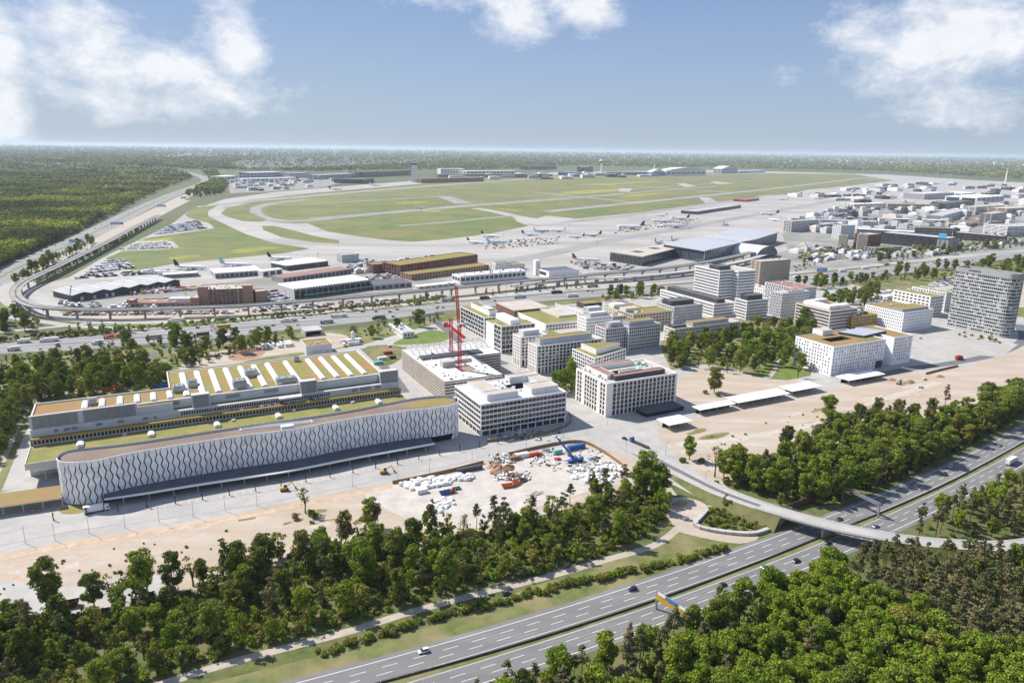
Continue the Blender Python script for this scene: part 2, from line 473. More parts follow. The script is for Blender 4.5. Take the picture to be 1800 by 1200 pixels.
mat('mint', (0.25, 0.52, 0.43), (0.20, 0.44, 0.36), scale=.4, rough=.5)
mat('bag_white', (0.86, 0.85, 0.83), (0.74, 0.73, 0.71), scale=.8, detail=6)
mat('wood_fence', (0.30, 0.19, 0.10), (0.22, 0.135, 0.07), scale=.6, detail=6)
mat('noise_wall', (0.16, 0.065, 0.05), (0.11, 0.045, 0.036), scale=.5, detail=6)
mat('bark', (0.105, 0.075, 0.05), (0.065, 0.045, 0.03), scale=.8, detail=6)
mat('bark_pine', (0.235, 0.115, 0.06), (0.13, 0.07, 0.04), scale=.5, detail=6)
mat('tyre', (0.018, 0.018, 0.019), (0.013, 0.013, 0.014), scale=2)
mat('car_white', (0.78, 0.78, 0.78), (0.74, 0.74, 0.74), rough=.25, spec=.6)
mat('car_silver', (0.42, 0.43, 0.45), (0.39, 0.40, 0.42), rough=.25, metal=.6, spec=.6)
mat('car_black', (0.018, 0.018, 0.021), (0.015, 0.015, 0.018), rough=.2, spec=.6)
mat('car_grey', (0.12, 0.125, 0.135), (0.11, 0.115, 0.125), rough=.25, metal=.3, spec=.6)
mat('car_red', (0.38, 0.02, 0.02), (0.34, 0.018, 0.018), rough=.25, spec=.6)
mat('car_blue', (0.03, 0.07, 0.22), (0.027, 0.063, 0.2), rough=.25, spec=.6)
mat('plane_white', (0.84, 0.84, 0.85), (0.80, 0.80, 0.81), rough=.3, spec=.5)
mat('plane_grey', (0.55, 0.56, 0.58), (0.5, 0.51, 0.53), rough=.35)
mat('plane_blue', (0.30, 0.60, 0.70), (0.27, 0.54, 0.63), rough=.3)
mat('navy', (0.025, 0.025, 0.055), (0.02, 0.02, 0.045), rough=.3)
mat('purple', (0.10, 0.07, 0.25), (0.085, 0.06, 0.21), rough=.3)
mat('town_mix', (0.62, 0.58, 0.54), (0.45, 0.33, 0.28), scale=.03, detail=3, lo=.45, hi=.55)
mat('lamp', (0.75, 0.75, 0.72), (0.7, 0.7, 0.67), rough=.3)
mat('skylight', (0.90, 0.895, 0.88), (0.84, 0.83, 0.81), scale=.3, rough=.4)
mat('solar', (0.10, 0.11, 0.14), (0.08, 0.09, 0.12), rough=.3, spec=.6)
mat('ivy', (0.055, 0.085, 0.02), (0.035, 0.06, 0.015), scale=.8, detail=6)
glass('glass', (0.022, 0.024, 0.029))
glass('glass_blue', (0.045, 0.062, 0.085))
glass('glass_green', (0.035, 0.065, 0.06))
glass('glass_brown', (0.035, 0.027, 0.024))
glass('blind', (0.33, 0.33, 0.33), rough=.4, spec=.4)
glass('glass_mid', (0.075, 0.078, 0.085))
leafmat('leaf_broad', [(0.147, 0.194, 0.033), (0.208, 0.269, 0.044), (0.257, 0.307, 0.048), (0.182, 0.227, 0.044), (0.318, 0.298, 0.06)])
leafmat('leaf_bright', [(0.185, 0.269, 0.03), (0.228, 0.296, 0.034), (0.254, 0.31, 0.039), (0.165, 0.239, 0.03)])
leafmat('leaf_pine', [(0.112, 0.136, 0.051), (0.156, 0.159, 0.067), (0.19, 0.171, 0.078), (0.128, 0.151, 0.056), (0.23, 0.185, 0.093)], trans=.1)
leafmat('leaf_dark', [(0.104, 0.136, 0.03), (0.147, 0.182, 0.037), (0.183, 0.208, 0.042), (0.222, 0.197, 0.05)])
leafmat('leaf_bush', [(0.16, 0.197, 0.037), (0.241, 0.274, 0.048), (0.327, 0.315, 0.065), (0.121, 0.157, 0.037)])
leafmat('leaf_olive', [(0.212, 0.197, 0.043), (0.258, 0.212, 0.048), (0.182, 0.182, 0.038)])
leafmat('leaf_far', [(0.125, 0.133, 0.031), (0.198, 0.219, 0.044), (0.326, 0.354, 0.059), (0.495, 0.494, 0.078)], trans=.1, patch=.004)
M = MATS
mat('terminal_ground', (0.36, 0.345, 0.325), (0.22, 0.215, 0.205), scale=.02, detail=10, big=.012, bigc=(.17, .175, .12), bigamt=.5)
mat('rut', (0.40, 0.315, 0.235), (0.53, 0.44, 0.35), scale=.3, detail=8)
mat('damp', (0.42, 0.385, 0.34), (0.54, 0.475, 0.40), scale=.2, detail=9)
mat('concrete_dark', (0.40, 0.385, 0.365), (0.28, 0.27, 0.255), scale=.2, detail=8, big=.05, bigc=(.24, .23, .215), bigamt=.5)
mat('rut_road', (0.205, 0.20, 0.195), (0.165, 0.162, 0.16), scale=.05, detail=9, stretch=(rad(-29), (0.15, 3, 1)))
# ------------------------------------------------------------------ the ground, roads, airfield
def sheet(name, poly, z, m, px=True, smooth=0, kind='structure', parent=None):
    P = pix(poly) if px else [np.array(p, float) for p in poly]
    if smooth: P = spline(P, smooth, closed=True)
    mb = MB(); mb.v = [(p[0], p[1], z) for p in P]; mb.f = [tuple(range(len(P)))]; mb.m = [0]
    a = sum(P[i - 1][0] * P[i][1] - P[i][0] * P[i - 1][1] for i in range(len(P)))
    if a < 0: mb.f = [tuple(reversed(range(len(P))))]
    return mb.build(name, M[m], parent=parent, kind=None if parent else kind)

def strip(mb, P, a, b, z=0.0, mi=0, zs=None):
    P = np.array(P); n = offsets(P)
    k = len(mb.v)
    for i in range(len(P)):
        zz = zs[i] if zs is not None else z
        for o in (a, b):
            q = P[i, :2] + n[i] * o
            mb.v.append((q[0], q[1], zz))
    for i in range(len(P) - 1):
        f = (k + 2 * i, k + 2 * i + 1, k + 2 * i + 3, k + 2 * i + 2)
        mb.f.append(f if a > b else f[::-1]); mb.m.append(mi)

def road(name, poly, w, z, m, px=True, step=None, parent=None):
    P = spline(pix(poly) if px else poly, 10)
    mb = MB(); strip(mb, P, w / 2, -w / 2, z)
    o = mb.build(name, M[m], parent=parent, kind=None if parent else 'structure')
    return o, P

mb = MB()
NR = 72
radii = [0, 400, 1500, 4000, 9000, 20000, 60000, 170000]
for i, r in enumerate(radii):
    for j in range(NR):
        mb.v.append((r * math.cos(2 * math.pi * j / NR), 600 + r * math.sin(2 * math.pi * j / NR), 0.0))
for i in range(len(radii) - 1):
    for j in range(NR):
        k = (j + 1) % NR
        mb.f.append((i * NR + j, (i + 1) * NR + j, (i + 1) * NR + k, i * NR + k)); mb.m.append(0)
mb.build('ground', M['ground'], kind='structure')

sheet('forest_floor', [(-400, 1000), (0, 1050), (400, 990), (800, 930), (1100, 850), (1180, 850), (1300, 820), (1600, 700), (1900, 600), (2600, 800), (2600, 1600), (900, 2200), (-900, 1600)], 0.01, 'woodfloor')
sheet('scrubland', [(-300, 760), (-60, 640), (180, 620), (360, 600), (520, 585), (640, 575), (780, 548), (1000, 528), (1160, 518), (1390, 507), (1560, 487), (1800, 456), (2300, 420), (2300, 520), (1900, 570), (1800, 600), (1500, 560), (1000, 600), (700, 640), (520, 650), (300, 700), (60, 740), (20, 900), (-300, 960)], 0.012, 'rough_grass')

# ---- airfield
sheet('airport_apron', [(20, 535), (60, 503), (120, 488), (190, 448), (300, 395), (330, 372), (395, 350), (480, 338), (620, 326), (750, 316), (850, 309), (1000, 302), (1250, 299), (1420, 303), (1560, 307), (1700, 316), (1860, 324), (2400, 350), (2400, 420), (1900, 432), (1560, 466), (1390, 482), (1150, 501), (1000, 512), (800, 529), (660, 543), (500, 556), (360, 566), (180, 572), (80, 560)], 0.03, 'apron')
sheet('runway', [(385, 362), (436, 352), (540, 340), (680, 328), (850, 314), (1000, 306), (1250, 303), (1500, 306), (1545, 313), (1450, 327), (1340, 345), (1216, 362), (1147, 371), (1000, 386), (945, 398), (900, 384), (860, 389), (740, 398), (575, 388), (530, 393), (500, 393), (465, 387), (445, 379), (436, 372), (441, 362), (436, 358)], 0.06, 'airgrass_dry')
for k, (ln, w_) in enumerate((([(380, 366), (392, 361), (436, 354), (540, 345), (680, 333), (850, 320), (1000, 311), (1150, 309), (1300, 306), (1480, 307)], 60), ([(540, 351), (490, 356), (456, 363), (447, 370), (455, 379), (480, 386), (530, 388), (668, 375.5), (807, 363.5), (860, 359)], 38), ([(930, 396), (1000, 390), (1100, 379), (1216, 363), (1330, 347), (1450, 328)], 45))):
    road('taxiway', ln, w_, .07 + k * .002, 'runway')
GR = {
 'a': [(185, 455), (215, 441), (281, 439), (316, 435), (303, 424), (247, 421), (268, 417), (313, 411), (377, 401), (367, 392), (332, 383), (325, 377), (340, 365), (385, 360), (366, 371), (366, 380), (393, 393), (433, 412), (481, 427), (545, 437), (500, 445), (313, 463), (233, 476)],
 'b': [(399, 365), (436, 358), (466, 355), (441, 364), (438, 373), (471, 387), (457, 390), (428, 389), (399, 381), (388, 375)],
 'c': [(460, 397), (481, 397), (516, 405), (553, 415), (596, 423), (596, 428), (553, 426), (495, 417), (463, 404)],
 'd': [(465, 369), (476, 363), (540, 359), (620, 354), (735, 349), (780, 351), (810, 357), (800, 361), (668, 372), (540, 382), (500, 381), (472, 376)],
 'e': [(480, 358), (540, 352), (647, 343), (760, 335), (855, 332), (890, 337), (780, 345), (660, 352), (540, 358)],
 'g': [(540, 392), (607, 383), (700, 375), (828, 365), (884, 375), (900, 381), (908, 389), (929, 397), (860, 411), (780, 421), (727, 425), (689, 423), (641, 417), (575, 407)],
 'h': [(804, 348), (881, 341), (940, 339), (1007, 344), (940, 351), (839, 356)],
 'i': [(857, 363), (884, 357), (967, 353), (1030, 349), (1030, 360), (940, 371), (900, 372)],
 'j': [(871, 332), (940, 328), (1020, 325), (1080, 330), (1020, 335), (940, 337), (892, 335)],
 'k': [(976, 337), (1021, 333), (1088, 331), (1088, 337), (1013, 343)],
 'l': [(1024, 324), (1093, 320), (1147, 317), (1189, 315), (1200, 319), (1120, 324), (1060, 327)],
 'm': [(1053, 344), (1120, 338), (1227, 333), (1264, 337), (1200, 344), (1107, 350)],
 'n': [(987, 350), (1048, 347), (1099, 352), (1040, 359), (975, 366)],
 'o': [(966, 373), (1040, 367), (1147, 357), (1179, 358), (1200, 363), (1147, 369), (1072, 379), (1000, 384), (966, 380)],
 'p': [(1171, 355), (1227, 348), (1237, 356), (1216, 359)],
 'q': [(1248, 348), (1293, 341), (1333, 345), (1307, 352), (1261, 353)],
 'r': [(1117, 331), (1187, 325), (1195, 328), (1147, 333)],
 's': [(1208, 324), (1245, 320), (1256, 324), (1227, 328)],
 't': [(1248, 332), (1307, 326), (1371, 323), (1376, 328), (1307, 335), (1267, 336)],
 'u': [(1261, 317), (1333, 311), (1413, 308), (1413, 313), (1355, 317), (1300, 319)],
 'v': [(1320, 339), (1387, 332), (1427, 331), (1387, 342), (1339, 343)],
 'w': [(1360, 320), (1433, 315), (1507, 308), (1525, 311), (1458, 321), (1380, 327)],
 'x': [(1400, 330), (1482, 321), (1546, 314), (1570, 317), (1482, 328), (1410, 334)],
}
for gi, (k, p) in enumerate(GR.items()):
    sheet('airfield_grass', p, 0.10 + gi * .0012, 'airgrass' if k in 'abcdgio' else 'airgrass_dry')
for p in ([(1030, 324), (1093, 321), (1147, 318), (1160, 319), (1100, 323), (1060, 326)], [(985, 338), (1030, 334), (1086, 332), (1086, 336), (1020, 341)], [(1090, 345), (1118, 341), (1170, 339), (1120, 346)], [(868, 366), (890, 367), (920, 370), (905, 371)],
          [(400, 441), (440, 436), (500, 434), (470, 439), (420, 445)], [(298, 452), (340, 448), (352, 450), (310, 456)], [(240, 423), (300, 418), (297, 422), (255, 424)], [(693, 356), (740, 354), (752, 355), (710, 358)], [(740, 371), (775, 369), (765, 373)]):
    sheet('flower_meadow', p, 0.135, 'meadow', smooth=4)
for k, (ln, w_, m_) in enumerate((([(700, 397), (780, 391), (850, 384), (905, 379)], 20, 'runway'), ([(480, 360), (560, 358), (660, 352), (780, 345)], 12, 'apron'), ([(545, 384), (668, 374), (807, 362), (900, 355), (1010, 346), (1100, 340)], 22, 'runway'), ([(860, 360), (950, 353), (1050, 345), (1150, 336), (1260, 328)], 18, 'apron'), ([(960, 372), (1100, 358), (1250, 343), (1400, 327), (1500, 315), (1540, 311)], 46, 'runway'), ([(970, 343), (1090, 334), (1200, 326), (1330, 317)], 14, 'apron'), ([(1010, 324), (1110, 327), (1200, 333), (1290, 339)], 20, 'apron'), ([(940, 338), (1010, 345), (1075, 352), (1130, 358)], 16, 'apron'), ([(560, 404), (640, 396), (700, 397)], 8, 'airgrass_dry'), ([(250, 452), (330, 447), (420, 440), (500, 438)], 9, 'airgrass_dry'))):
    road('taxiway', ln, w_, .155 + k * .004, m_)
sheet('taxiway', [(900, 381), (945, 384), (960, 379), (1010, 384), (985, 392), (945, 396), (915, 390)], 0.14, 'apron')
road('taxiway', [(370, 362), (364, 375), (385, 392), (440, 410), (500, 425), (560, 433), (640, 430)], 75, 0.075, 'apron')
road('taxiway', [(455, 392), (500, 394), (530, 398), (575, 411), (640, 424)], 48, 0.08, 'apron')
road('apron_lane', [(880, 462), (950, 449), (1018, 435), (1100, 417), (1180, 405), (1240, 394), (1310, 381), (1420, 361), (1560, 336), (1650, 322)], 42, 0.09, 'runway')
road('taxiway', [(835, 366), (870, 372), (905, 380), (935, 385)], 40, 0.145, 'apron')
road('taxiway', [(780, 345), (815, 358)], 60, 0.15, 'runway')
sheet('taxiway', [(1228, 347), (1246, 347), (1262, 355), (1240, 357)], 0.145, 'apron')
sheet('taxiway', [(1088, 331), (1112, 331), (1106, 338), (1088, 337)], 0.145, 'apron')
sheet('taxiway', [(1190, 323), (1204, 322), (1225, 328), (1205, 329)], 0.145, 'apron')
sheet('taxiway', [(1247, 320), (1260, 319), (1290, 323), (1262, 324)], 0.145, 'apron')

# ---- motorway in front: median line y = a x^2 + b x + c, two carriageways of three lanes and a shoulder
xs = np.linspace(-420, 720, 120)
MED = np.stack([xs, 3.979e-4 * xs ** 2 + 0.48998 * xs + 242.5], 1)
MEDP, MEDS = resample(MED, 6.0)
mb = MB()
strip(mb, MEDP, 15.6, 1.6, 0.08)
strip(mb, MEDP, -1.6, -15.6, 0.08)
mwy = mb.build('motorway', M['motorway'], kind='structure')
mb = MB()
for o in (2.25, -2.25): strip(mb, MEDP, o + .1, o - .1, 0.1)
for o in (13.2, -13.2): strip(mb, MEDP, o + .14, o - .14, 0.1)
fine, fs = resample(MED, 1.5)
nn = offsets(fine)
for o in (5.9, 9.5, -5.9, -9.5):
    ph = 0 if abs(o) > 8 else 3.0
    i = 0
    while i < len(fine) - 5:
        if (fs[i] + ph) % 12.0 < 1.5:
            q = np.array(fine[i:i + 5]); m_ = nn[i:i + 5]
            a = q[0] + m_[0] * (o + .11); b = q[0] + m_[0] * (o - .11); c = q[4] + m_[4] * (o - .11); d = q[4] + m_[4] * (o + .11)
            mb.quad((*b, .1), (*c, .1), (*d, .1), (*a, .1))
            i += 6
        i += 1
mb.build('lane_marking', M['paint'], parent=mwy)
mb = MB()
for o in (4.1, 7.7, 11.3, -4.1, -7.7, -11.3):
    for q in (.85, -.85): strip(mb, MEDP, o + q + .33, o + q - .33, 0.09)
mb.build('tyre_track', M['rut_road'], parent=mwy)
mb = MB()
strip(mb, MEDP, 1.6, -1.6, 0.06)
mb.build('median_strip', M['rough_grass'], parent=mwy)
mb = MB(); strip(mb, MEDP[:103], 25, 15.4, .035); mb.build('verge', M['rough_grass'], kind='structure')

road('gravel_track', [(150, 1245), (290, 1200), (420, 1160), (600, 1113), (720, 1076), (850, 1041), (960, 1014), (1060, 985), (1150, 958), (1195, 925)], 4.2, 0.06, 'path')
road('gravel_track', [(1190, 780), (1300, 770), (1440, 742), (1560, 700), (1650, 672)], 7, .034, 'damp')
road('gravel_track', [(960, 1014), (1000, 985), (1030, 945)], 3.2, 0.064, 'path')
sheet('meadow', [(990, 1012), (1060, 990), (1150, 955), (1200, 930), (1300, 940), (1320, 950), (1250, 975), (1120, 1008), (1000, 1040), (900, 1065), (860, 1060)], 0.04, 'rough_grass', smooth=4)
sheet('bare_soil', [(1165, 880), (1210, 875), (1245, 892), (1222, 925), (1330, 940), (1300, 955), (1215, 940), (1185, 925)], 0.05, 'sand', smooth=4)

# ---- business park
sheet('paved_ground', [(-300, 1040), (0, 973), (133, 947), (300, 922), (433, 898), (600, 863), (687, 847), (833, 817), (890, 800), (960, 786), (1040, 782), (1100, 800), (1170, 845), (1250, 885), (1290, 880), (1230, 840), (1180, 790), (1150, 765), (1180, 745), (1300, 715), (1400, 695), (1500, 672), (1600, 655), (1700, 645), (1800, 612), (1900, 590), (1850, 555), (1700, 560), (1500, 500), (1390, 505), (1150, 520), (900, 545), (760, 570), (640, 605), (500, 630), (280, 705), (60, 725), (20, 860), (-300, 960)], 0.03, 'paving')
sheet('sandy_ground', [(-300, 1000), (0, 950), (133, 930), (300, 905), (433, 880), (600, 845), (690, 830), (840, 800), (905, 780), (960, 770), (1040, 770), (1110, 795), (1160, 830), (1190, 870), (1060, 880), (950, 905), (850, 938), (750, 965), (600, 975), (450, 1015), (300, 1045), (200, 1085), (100, 1095), (0, 1085), (-300, 1140)], 0.022, 'sand')
road('earth_track', [(-80, 1000), (0, 982), (133, 956), (300, 931), (433, 907), (600, 872), (690, 855)], 4.5, 0.06, 'sand_wet')
sheet('building_yard', [(640, 868), (690, 853), (840, 823), (905, 801), (985, 786), (1045, 790), (1100, 822), (1075, 850), (960, 885), (850, 925), (770, 935), (700, 905)], 0.055, 'yard', smooth=4)
sheet('gravel_lot', [(-80, 1080), (0, 1020), (90, 1035), (150, 1025), (250, 1010), (300, 1020), (240, 1062), (120, 1085), (20, 1095)], 0.06, 'paving', smooth=4)
sheet('sandy_ground', [(1130, 765), (1180, 735), (1290, 705), (1400, 685), (1480, 665), (1560, 650), (1640, 635), (1700, 630), (1810, 600), (1830, 700), (1700, 725), (1560, 765), (1400, 805), (1300, 850), (1260, 860), (1195, 825)], 0.022, 'sand')
sheet('sandy_ground', [(1188, 670), (1240, 642), (1290, 650), (1340, 668), (1400, 668), (1425, 688), (1300, 706), (1215, 718), (1185, 700)], 0.05, 'sand')
sheet('sandy_ground', [(315, 645), (350, 624), (440, 608), (530, 596), (560, 585), (610, 590), (600, 610), (480, 625), (400, 642), (330, 655)], 0.05, 'sand', smooth=4)
sheet('lawn', [(1160, 600), (1290, 560), (1400, 560), (1440, 590), (1425, 660), (1385, 668), (1340, 665), (1290, 648), (1235, 640), (1180, 650), (1165, 620)], 0.055, 'rough_grass')
sheet('lawn', [(1320, 662), (1345, 640), (1362, 635), (1355, 652), (1335, 662)], 0.07, 'lawn', smooth=3)
sheet('lawn', [(1362, 662), (1372, 648), (1395, 640), (1412, 660), (1385, 666)], 0.07, 'lawn', smooth=3)
road('park_path', [(1390, 620), (1370, 635), (1358, 655), (1345, 664), (1300, 660), (1250, 650)], 4, 0.08, 'path')
sheet('lawn', [(690, 605), (720, 590), (760, 580), (790, 588), (780, 600), (730, 605)], 0.06, 'lawn', smooth=3)
sheet('lawn', [(640, 612), (680, 606), (720, 615), (690, 640), (668, 640)], 0.06, 'rough_grass', smooth=3)
sheet('lawn', [(1790, 545), (1820, 530), (1900, 535), (1900, 560), (1800, 560)], 0.06, 'lawn')
sheet('plaza', [(1645, 592), (1680, 583), (1790, 605), (1760, 628), (1700, 622), (1622, 606)], 0.06, 'paving')
sheet('lawn', [(1600, 480), (1700, 470), (1800, 458), (1900, 450), (1900, 500), (1800, 505), (1680, 500)], 0.05, 'rough_grass')
sheet('parking_lot', [(1630, 500), (1660, 488), (1690, 482), (1690, 505), (1650, 512)], 0.07, 'paving')
sheet('sandy_ground', [(1780, 487), (1830, 480), (1900, 490), (1900, 545), (1790, 540)], 0.055, 'sand')
sheet('sedum_verge', [(107, 893), (150, 885), (152, 893), (140, 902), (110, 903)], 0.07, 'sedum', smooth=2)

AV, AVP = road('avenue', [(-90, 965), (0, 948), (133, 922), (300, 900), (433, 879), (600, 848), (760, 815), (900, 786), (1000, 762), (1075, 752)], 13, 0.055, 'road')
mb = MB()
P_, s_ = resample(AVP, 2.0)
strip(mb, P_, 12.2, 6.9, 0.075)
mb.build('parking_strip', M['paving'], parent=AV)
mb = MB(); strip(mb, P_, 7.0, 6.6, .12); strip(mb, P_, -6.5, -6.9, .12)
mb.build('kerb', M['concrete'], parent=AV)
nA = offsets(P_)
mb = MB()
for i in range(0, len(P_), 2):
    a = P_[i] + nA[i] * 7.2; b = P_[i] + nA[i] * 12.0
    if s_[i] > 60: mb.beam((*a, .085), (*b, .085), .12, .004)
mb.build('bay_marking', M['paint'], parent=AV)

ST, STP = road('street', [(1500, 668), (1400, 690), (1300, 708), (1200, 728), (1120, 742), (1050, 758)], 9, 0.058, 'road')
ST2, STP2 = road('street', [(960, 650), (985, 690), (1010, 715), (1060, 752), (1100, 775), (1140, 797)], 15, 0.062, 'road')
road('street', [(1500, 668), (1600, 648), (1660, 640), (1740, 625), (1790, 605), (1800, 590), (1790, 570)], 10, 0.058, 'asphalt')
road('street', [(700, 618), (735, 640), (770, 680), (790, 705)], 9, 0.058, 'asphalt')
road('street', [(640, 612), (660, 630), (690, 660), (712, 690)], 8, 0.058, 'asphalt')
road('street', [(760, 560), (785, 580), (815, 605), (850, 625), (890, 640)], 9, 0.058, 'asphalt')
road('street', [(235, 640), (270, 622), (330, 607), (420, 590), (500, 576), (560, 570)], 9, 0.05, 'asphalt')
road('cycle_path', [(20, 860), (35, 820), (52, 775), (70, 735), (75, 715)], 9, 0.06, 'road')
road('earth_track', [(-40, 880), (0, 800), (30, 735), (55, 700), (130, 690)], 9, 0.05, 'sand')
road('earth_track', [(60, 700), (110, 690), (150, 680)], 6, 0.055, 'sand')
sheet('bare_soil', [(400, 628), (440, 612), (470, 612), (455, 628), (420, 634)], 0.06, 'soil', smooth=3)
sheet('forecourt', [(-120, 985), (0, 955), (60, 945), (110, 925), (200, 905), (180, 893), (100, 905), (20, 905), (-120, 940)], 0.05, 'road')

RP = [(1130, 792, 0.1), (1165, 812, .6), (1210, 835, 1.8), (1265, 862, 3.6), (1330, 886, 5.4), (1400, 907, 6.2), (1470, 925, 6.4), (1540, 939, 6.3), (1620, 951, 6.0), (1700, 957, 5.2), (1780, 958, 4.2), (1900, 940, 2.5)]
RW = spline([np.r_[G(u, v, z), z] for u, v, z in RP], 10)
RW = np.array(RW)
dm = np.array([np.min(np.hypot(MEDP[:, 0] - p[0], MEDP[:, 1] - p[1])) for p in RW])
mid = int(np.argmin(dm))
i0 = max(i for i in range(mid) if dm[i] > 19.5); i1 = min(i for i in range(mid, len(RW)) if dm[i] > 18.5)
wdt = np.interp(np.arange(len(RW)), [0, 20, i0, len(RW)], [8.5, 7.5, 5.2, 4.6])
nW = offsets(RW)

def ribbon3(mb, i, j, a, b, dz, mi=0):
    k = len(mb.v)
    for t in range(i, j + 1):
        for o in (a, b):
            oo = o * wdt[t] if abs(o) <= 1.6 else o
            q = RW[t, :2] + nW[t] * oo
            mb.v.append((q[0], q[1], RW[t, 2] + dz))
    for t in range(j - i):
        f = (k + 2 * t, k + 2 * t + 1, k + 2 * t + 3, k + 2 * t + 2)
        mb.f.append(f if a > b else f[::-1]); mb.m.append(mi)

mb = MB(); ribbon3(mb, 0, len(RW) - 1, .72, -.72, 0.06)
ramp = mb.build('ramp_road', M['road'], kind='structure')
mb = MB(); ribbon3(mb, 0, i0 - 6, .16, -.3, 0.075); mb.build('asphalt_lane', M['asphalt'], parent=ramp)
mb = MB(); ribbon3(mb, 0, len(RW) - 1, 1, .72, 0.16); ribbon3(mb, 0, len(RW) - 1, -.72, -1, 0.16)
mb.build('pavement', M['paving'], parent=ramp)
mb = MB()
for (i, j) in ((0, i0), (i1, len(RW) - 1)):
    for sgn in (1, -1):
        k = len(mb.v)
        for t in range(i, j + 1):
            a = RW[t, :2] + nW[t] * sgn * wdt[t]; b = RW[t, :2] + nW[t] * sgn * (wdt[t] + .3 + RW[t, 2] * 1.3)
            mb.v += [(a[0], a[1], RW[t, 2] + .02), (b[0], b[1], -.05)]
        for t in range(j - i):
            f = (k + 2 * t, k + 2 * t + 1, k + 2 * t + 3, k + 2 * t + 2)
            mb.f.append(f if sgn < 0 else f[::-1]); mb.m.append(0)
mb.build('embankment', M['woodfloor'], kind='structure')
mb = MB()
for t in range(0, i0 - 8, 1):
    if t % 3 == 0:
        for o in (.44, -.44):
            p = np.r_[RW[t, :2] + nW[t] * o * wdt[t], RW[t, 2] + .07]; q = np.r_[RW[t + 1, :2] + nW[t + 1] * o * wdt[t + 1], RW[t + 1, 2] + .07]
            mb.beam(p, q, .15, .01)
    for o in (.70, -.70):
        p = np.r_[RW[t, :2] + nW[t] * o * wdt[t], RW[t, 2] + .07]; q = np.r_[RW[t + 1, :2] + nW[t + 1] * o * wdt[t + 1], RW[t + 1, 2] + .07]
        mb.beam(p, q, .13, .01)
mb.build('lane_marking', M['paint'], parent=ramp)

br = empty('road_bridge', (0, 0, 0), 0, 'grey concrete road bridge crossing over the wide motorway', 'bridge')
mb = MB()
a = RW[i0:i1 + 1]
L_, R_ = 1.08, -1.08
rr = []
for t in range(i0, i1 + 1):
    l = RW[t, :2] + nW[t] * wdt[t] * 1.07; r = RW[t, :2] - nW[t] * wdt[t] * 1.07
    li = RW[t, :2] + nW[t] * wdt[t] * .75; ri = RW[t, :2] - nW[t] * wdt[t] * .75
    z = RW[t, 2]
    rr.append([(*l, z - .03), (*l, z - .55), (*li, z - 1.25), (*ri, z - 1.25), (*r, z - .55), (*r, z - .03)])
mb.rings(rr, close=True)
mb.build('deck', M['concrete_dark'], parent=br)
for (t, sg) in ((i0, 1), (i1, -1)):
    mb = MB()
    c = RW[t]; n = nW[t]; tn = np.array([n[1], -n[0]]) * sg
    o = np.r_[c[:2] - n * wdt[t] * 1.05 - tn * 1.6, -.1]
    mb.obox(o, np.r_[n * wdt[t] * 2.1, 0], np.r_[tn * 1.5, 0], (0, 0, c[2] - 1.2 + .05))
    for s2 in (1, -1):
        w0 = np.r_[c[:2] + n * s2 * wdt[t] * 1.03 - tn * 1.6, 0]
        k = len(mb.v)
        mb.obox(w0, np.r_[-tn * 7 + n * s2 * 2.0, 0], np.r_[n * s2 * -.4, 0], (0, 0, c[2] * .75))
    mb.build('abutment', M['concrete_dark'], parent=br)
mb = MB()
c = RW[mid]; n = nW[mid]; tn = np.array([n[1], -n[0]])
md = np.array([math.cos(rad(31)), math.sin(rad(31))])
ms = np.array([-md[1], md[0]])
mb.obox(np.r_[c[:2] - md * 4.2 - ms * .45, 0], np.r_[md * 8.4, 0], np.r_[ms * .9, 0], (0, 0, c[2] - 1.2))
mb.build('pier', M['concrete'], parent=br)
for sgn in (1, -1):
    mb = MB()
    for t in range(i0 - 6, i1 + 6):
        p = np.r_[RW[t, :2] + nW[t] * sgn * wdt[t] * 1.02, RW[t, 2] + 1.05]; q = np.r_[RW[t + 1, :2] + nW[t + 1] * sgn * wdt[t + 1] * 1.02, RW[t + 1, 2] + 1.05]
        mb.beam(p, q, .09); mb.beam(p - [0, 0, .45], q - [0, 0, .45], .06)
        mb.beam(p, p - [0, 0, 1.05], .08)
    mb.build('railing', M['steel'], parent=br)

# ---- motorway across the middle distance
up = [(-200, 618), (0, 603), (180, 588), (360, 571), (500, 558), (660, 545), (800, 531), (1000, 514), (1150, 503), (1390, 484), (1560, 468), (1700, 452), (1800, 441), (2100, 412), (2600, 375)]
lo_ = [(-200, 640), (0, 622), (180, 612), (360, 596), (500, 581), (667, 563), (783, 547), (1000, 526), (1150, 516), (1390, 504), (1560, 484), (1700, 466), (1800, 452), (2100, 421), (2600, 379)]
UP = np.array(spline(pix(up), 8)); LO = np.array(spline(pix(lo_), 8))
mb = MB()
for i in range(len(UP)): mb.v += [(*UP[i], .07), (*LO[i], .07)]
for i in range(len(UP) - 1): mb.f.append((2 * i, 2 * i + 1, 2 * i + 3, 2 * i + 2)); mb.m.append(0)
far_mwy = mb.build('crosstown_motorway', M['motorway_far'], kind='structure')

def mw(t, s):
    i = t * (len(UP) - 1); k = min(int(i), len(UP) - 2); f = i - k
    a = UP[k] * (1 - f) + UP[k + 1] * f; b = LO[k] * (1 - f) + LO[k + 1] * f
    return a * (1 - s) + b * s

def mw_px(u, v):
    g = G(u, v); i = int(np.argmin(np.hypot(*(UP - g).T))); i = min(max(i, 1), len(UP) - 2)
    d = UP[i + 1] - UP[i - 1]
    return math.atan2(d[1], d[0])

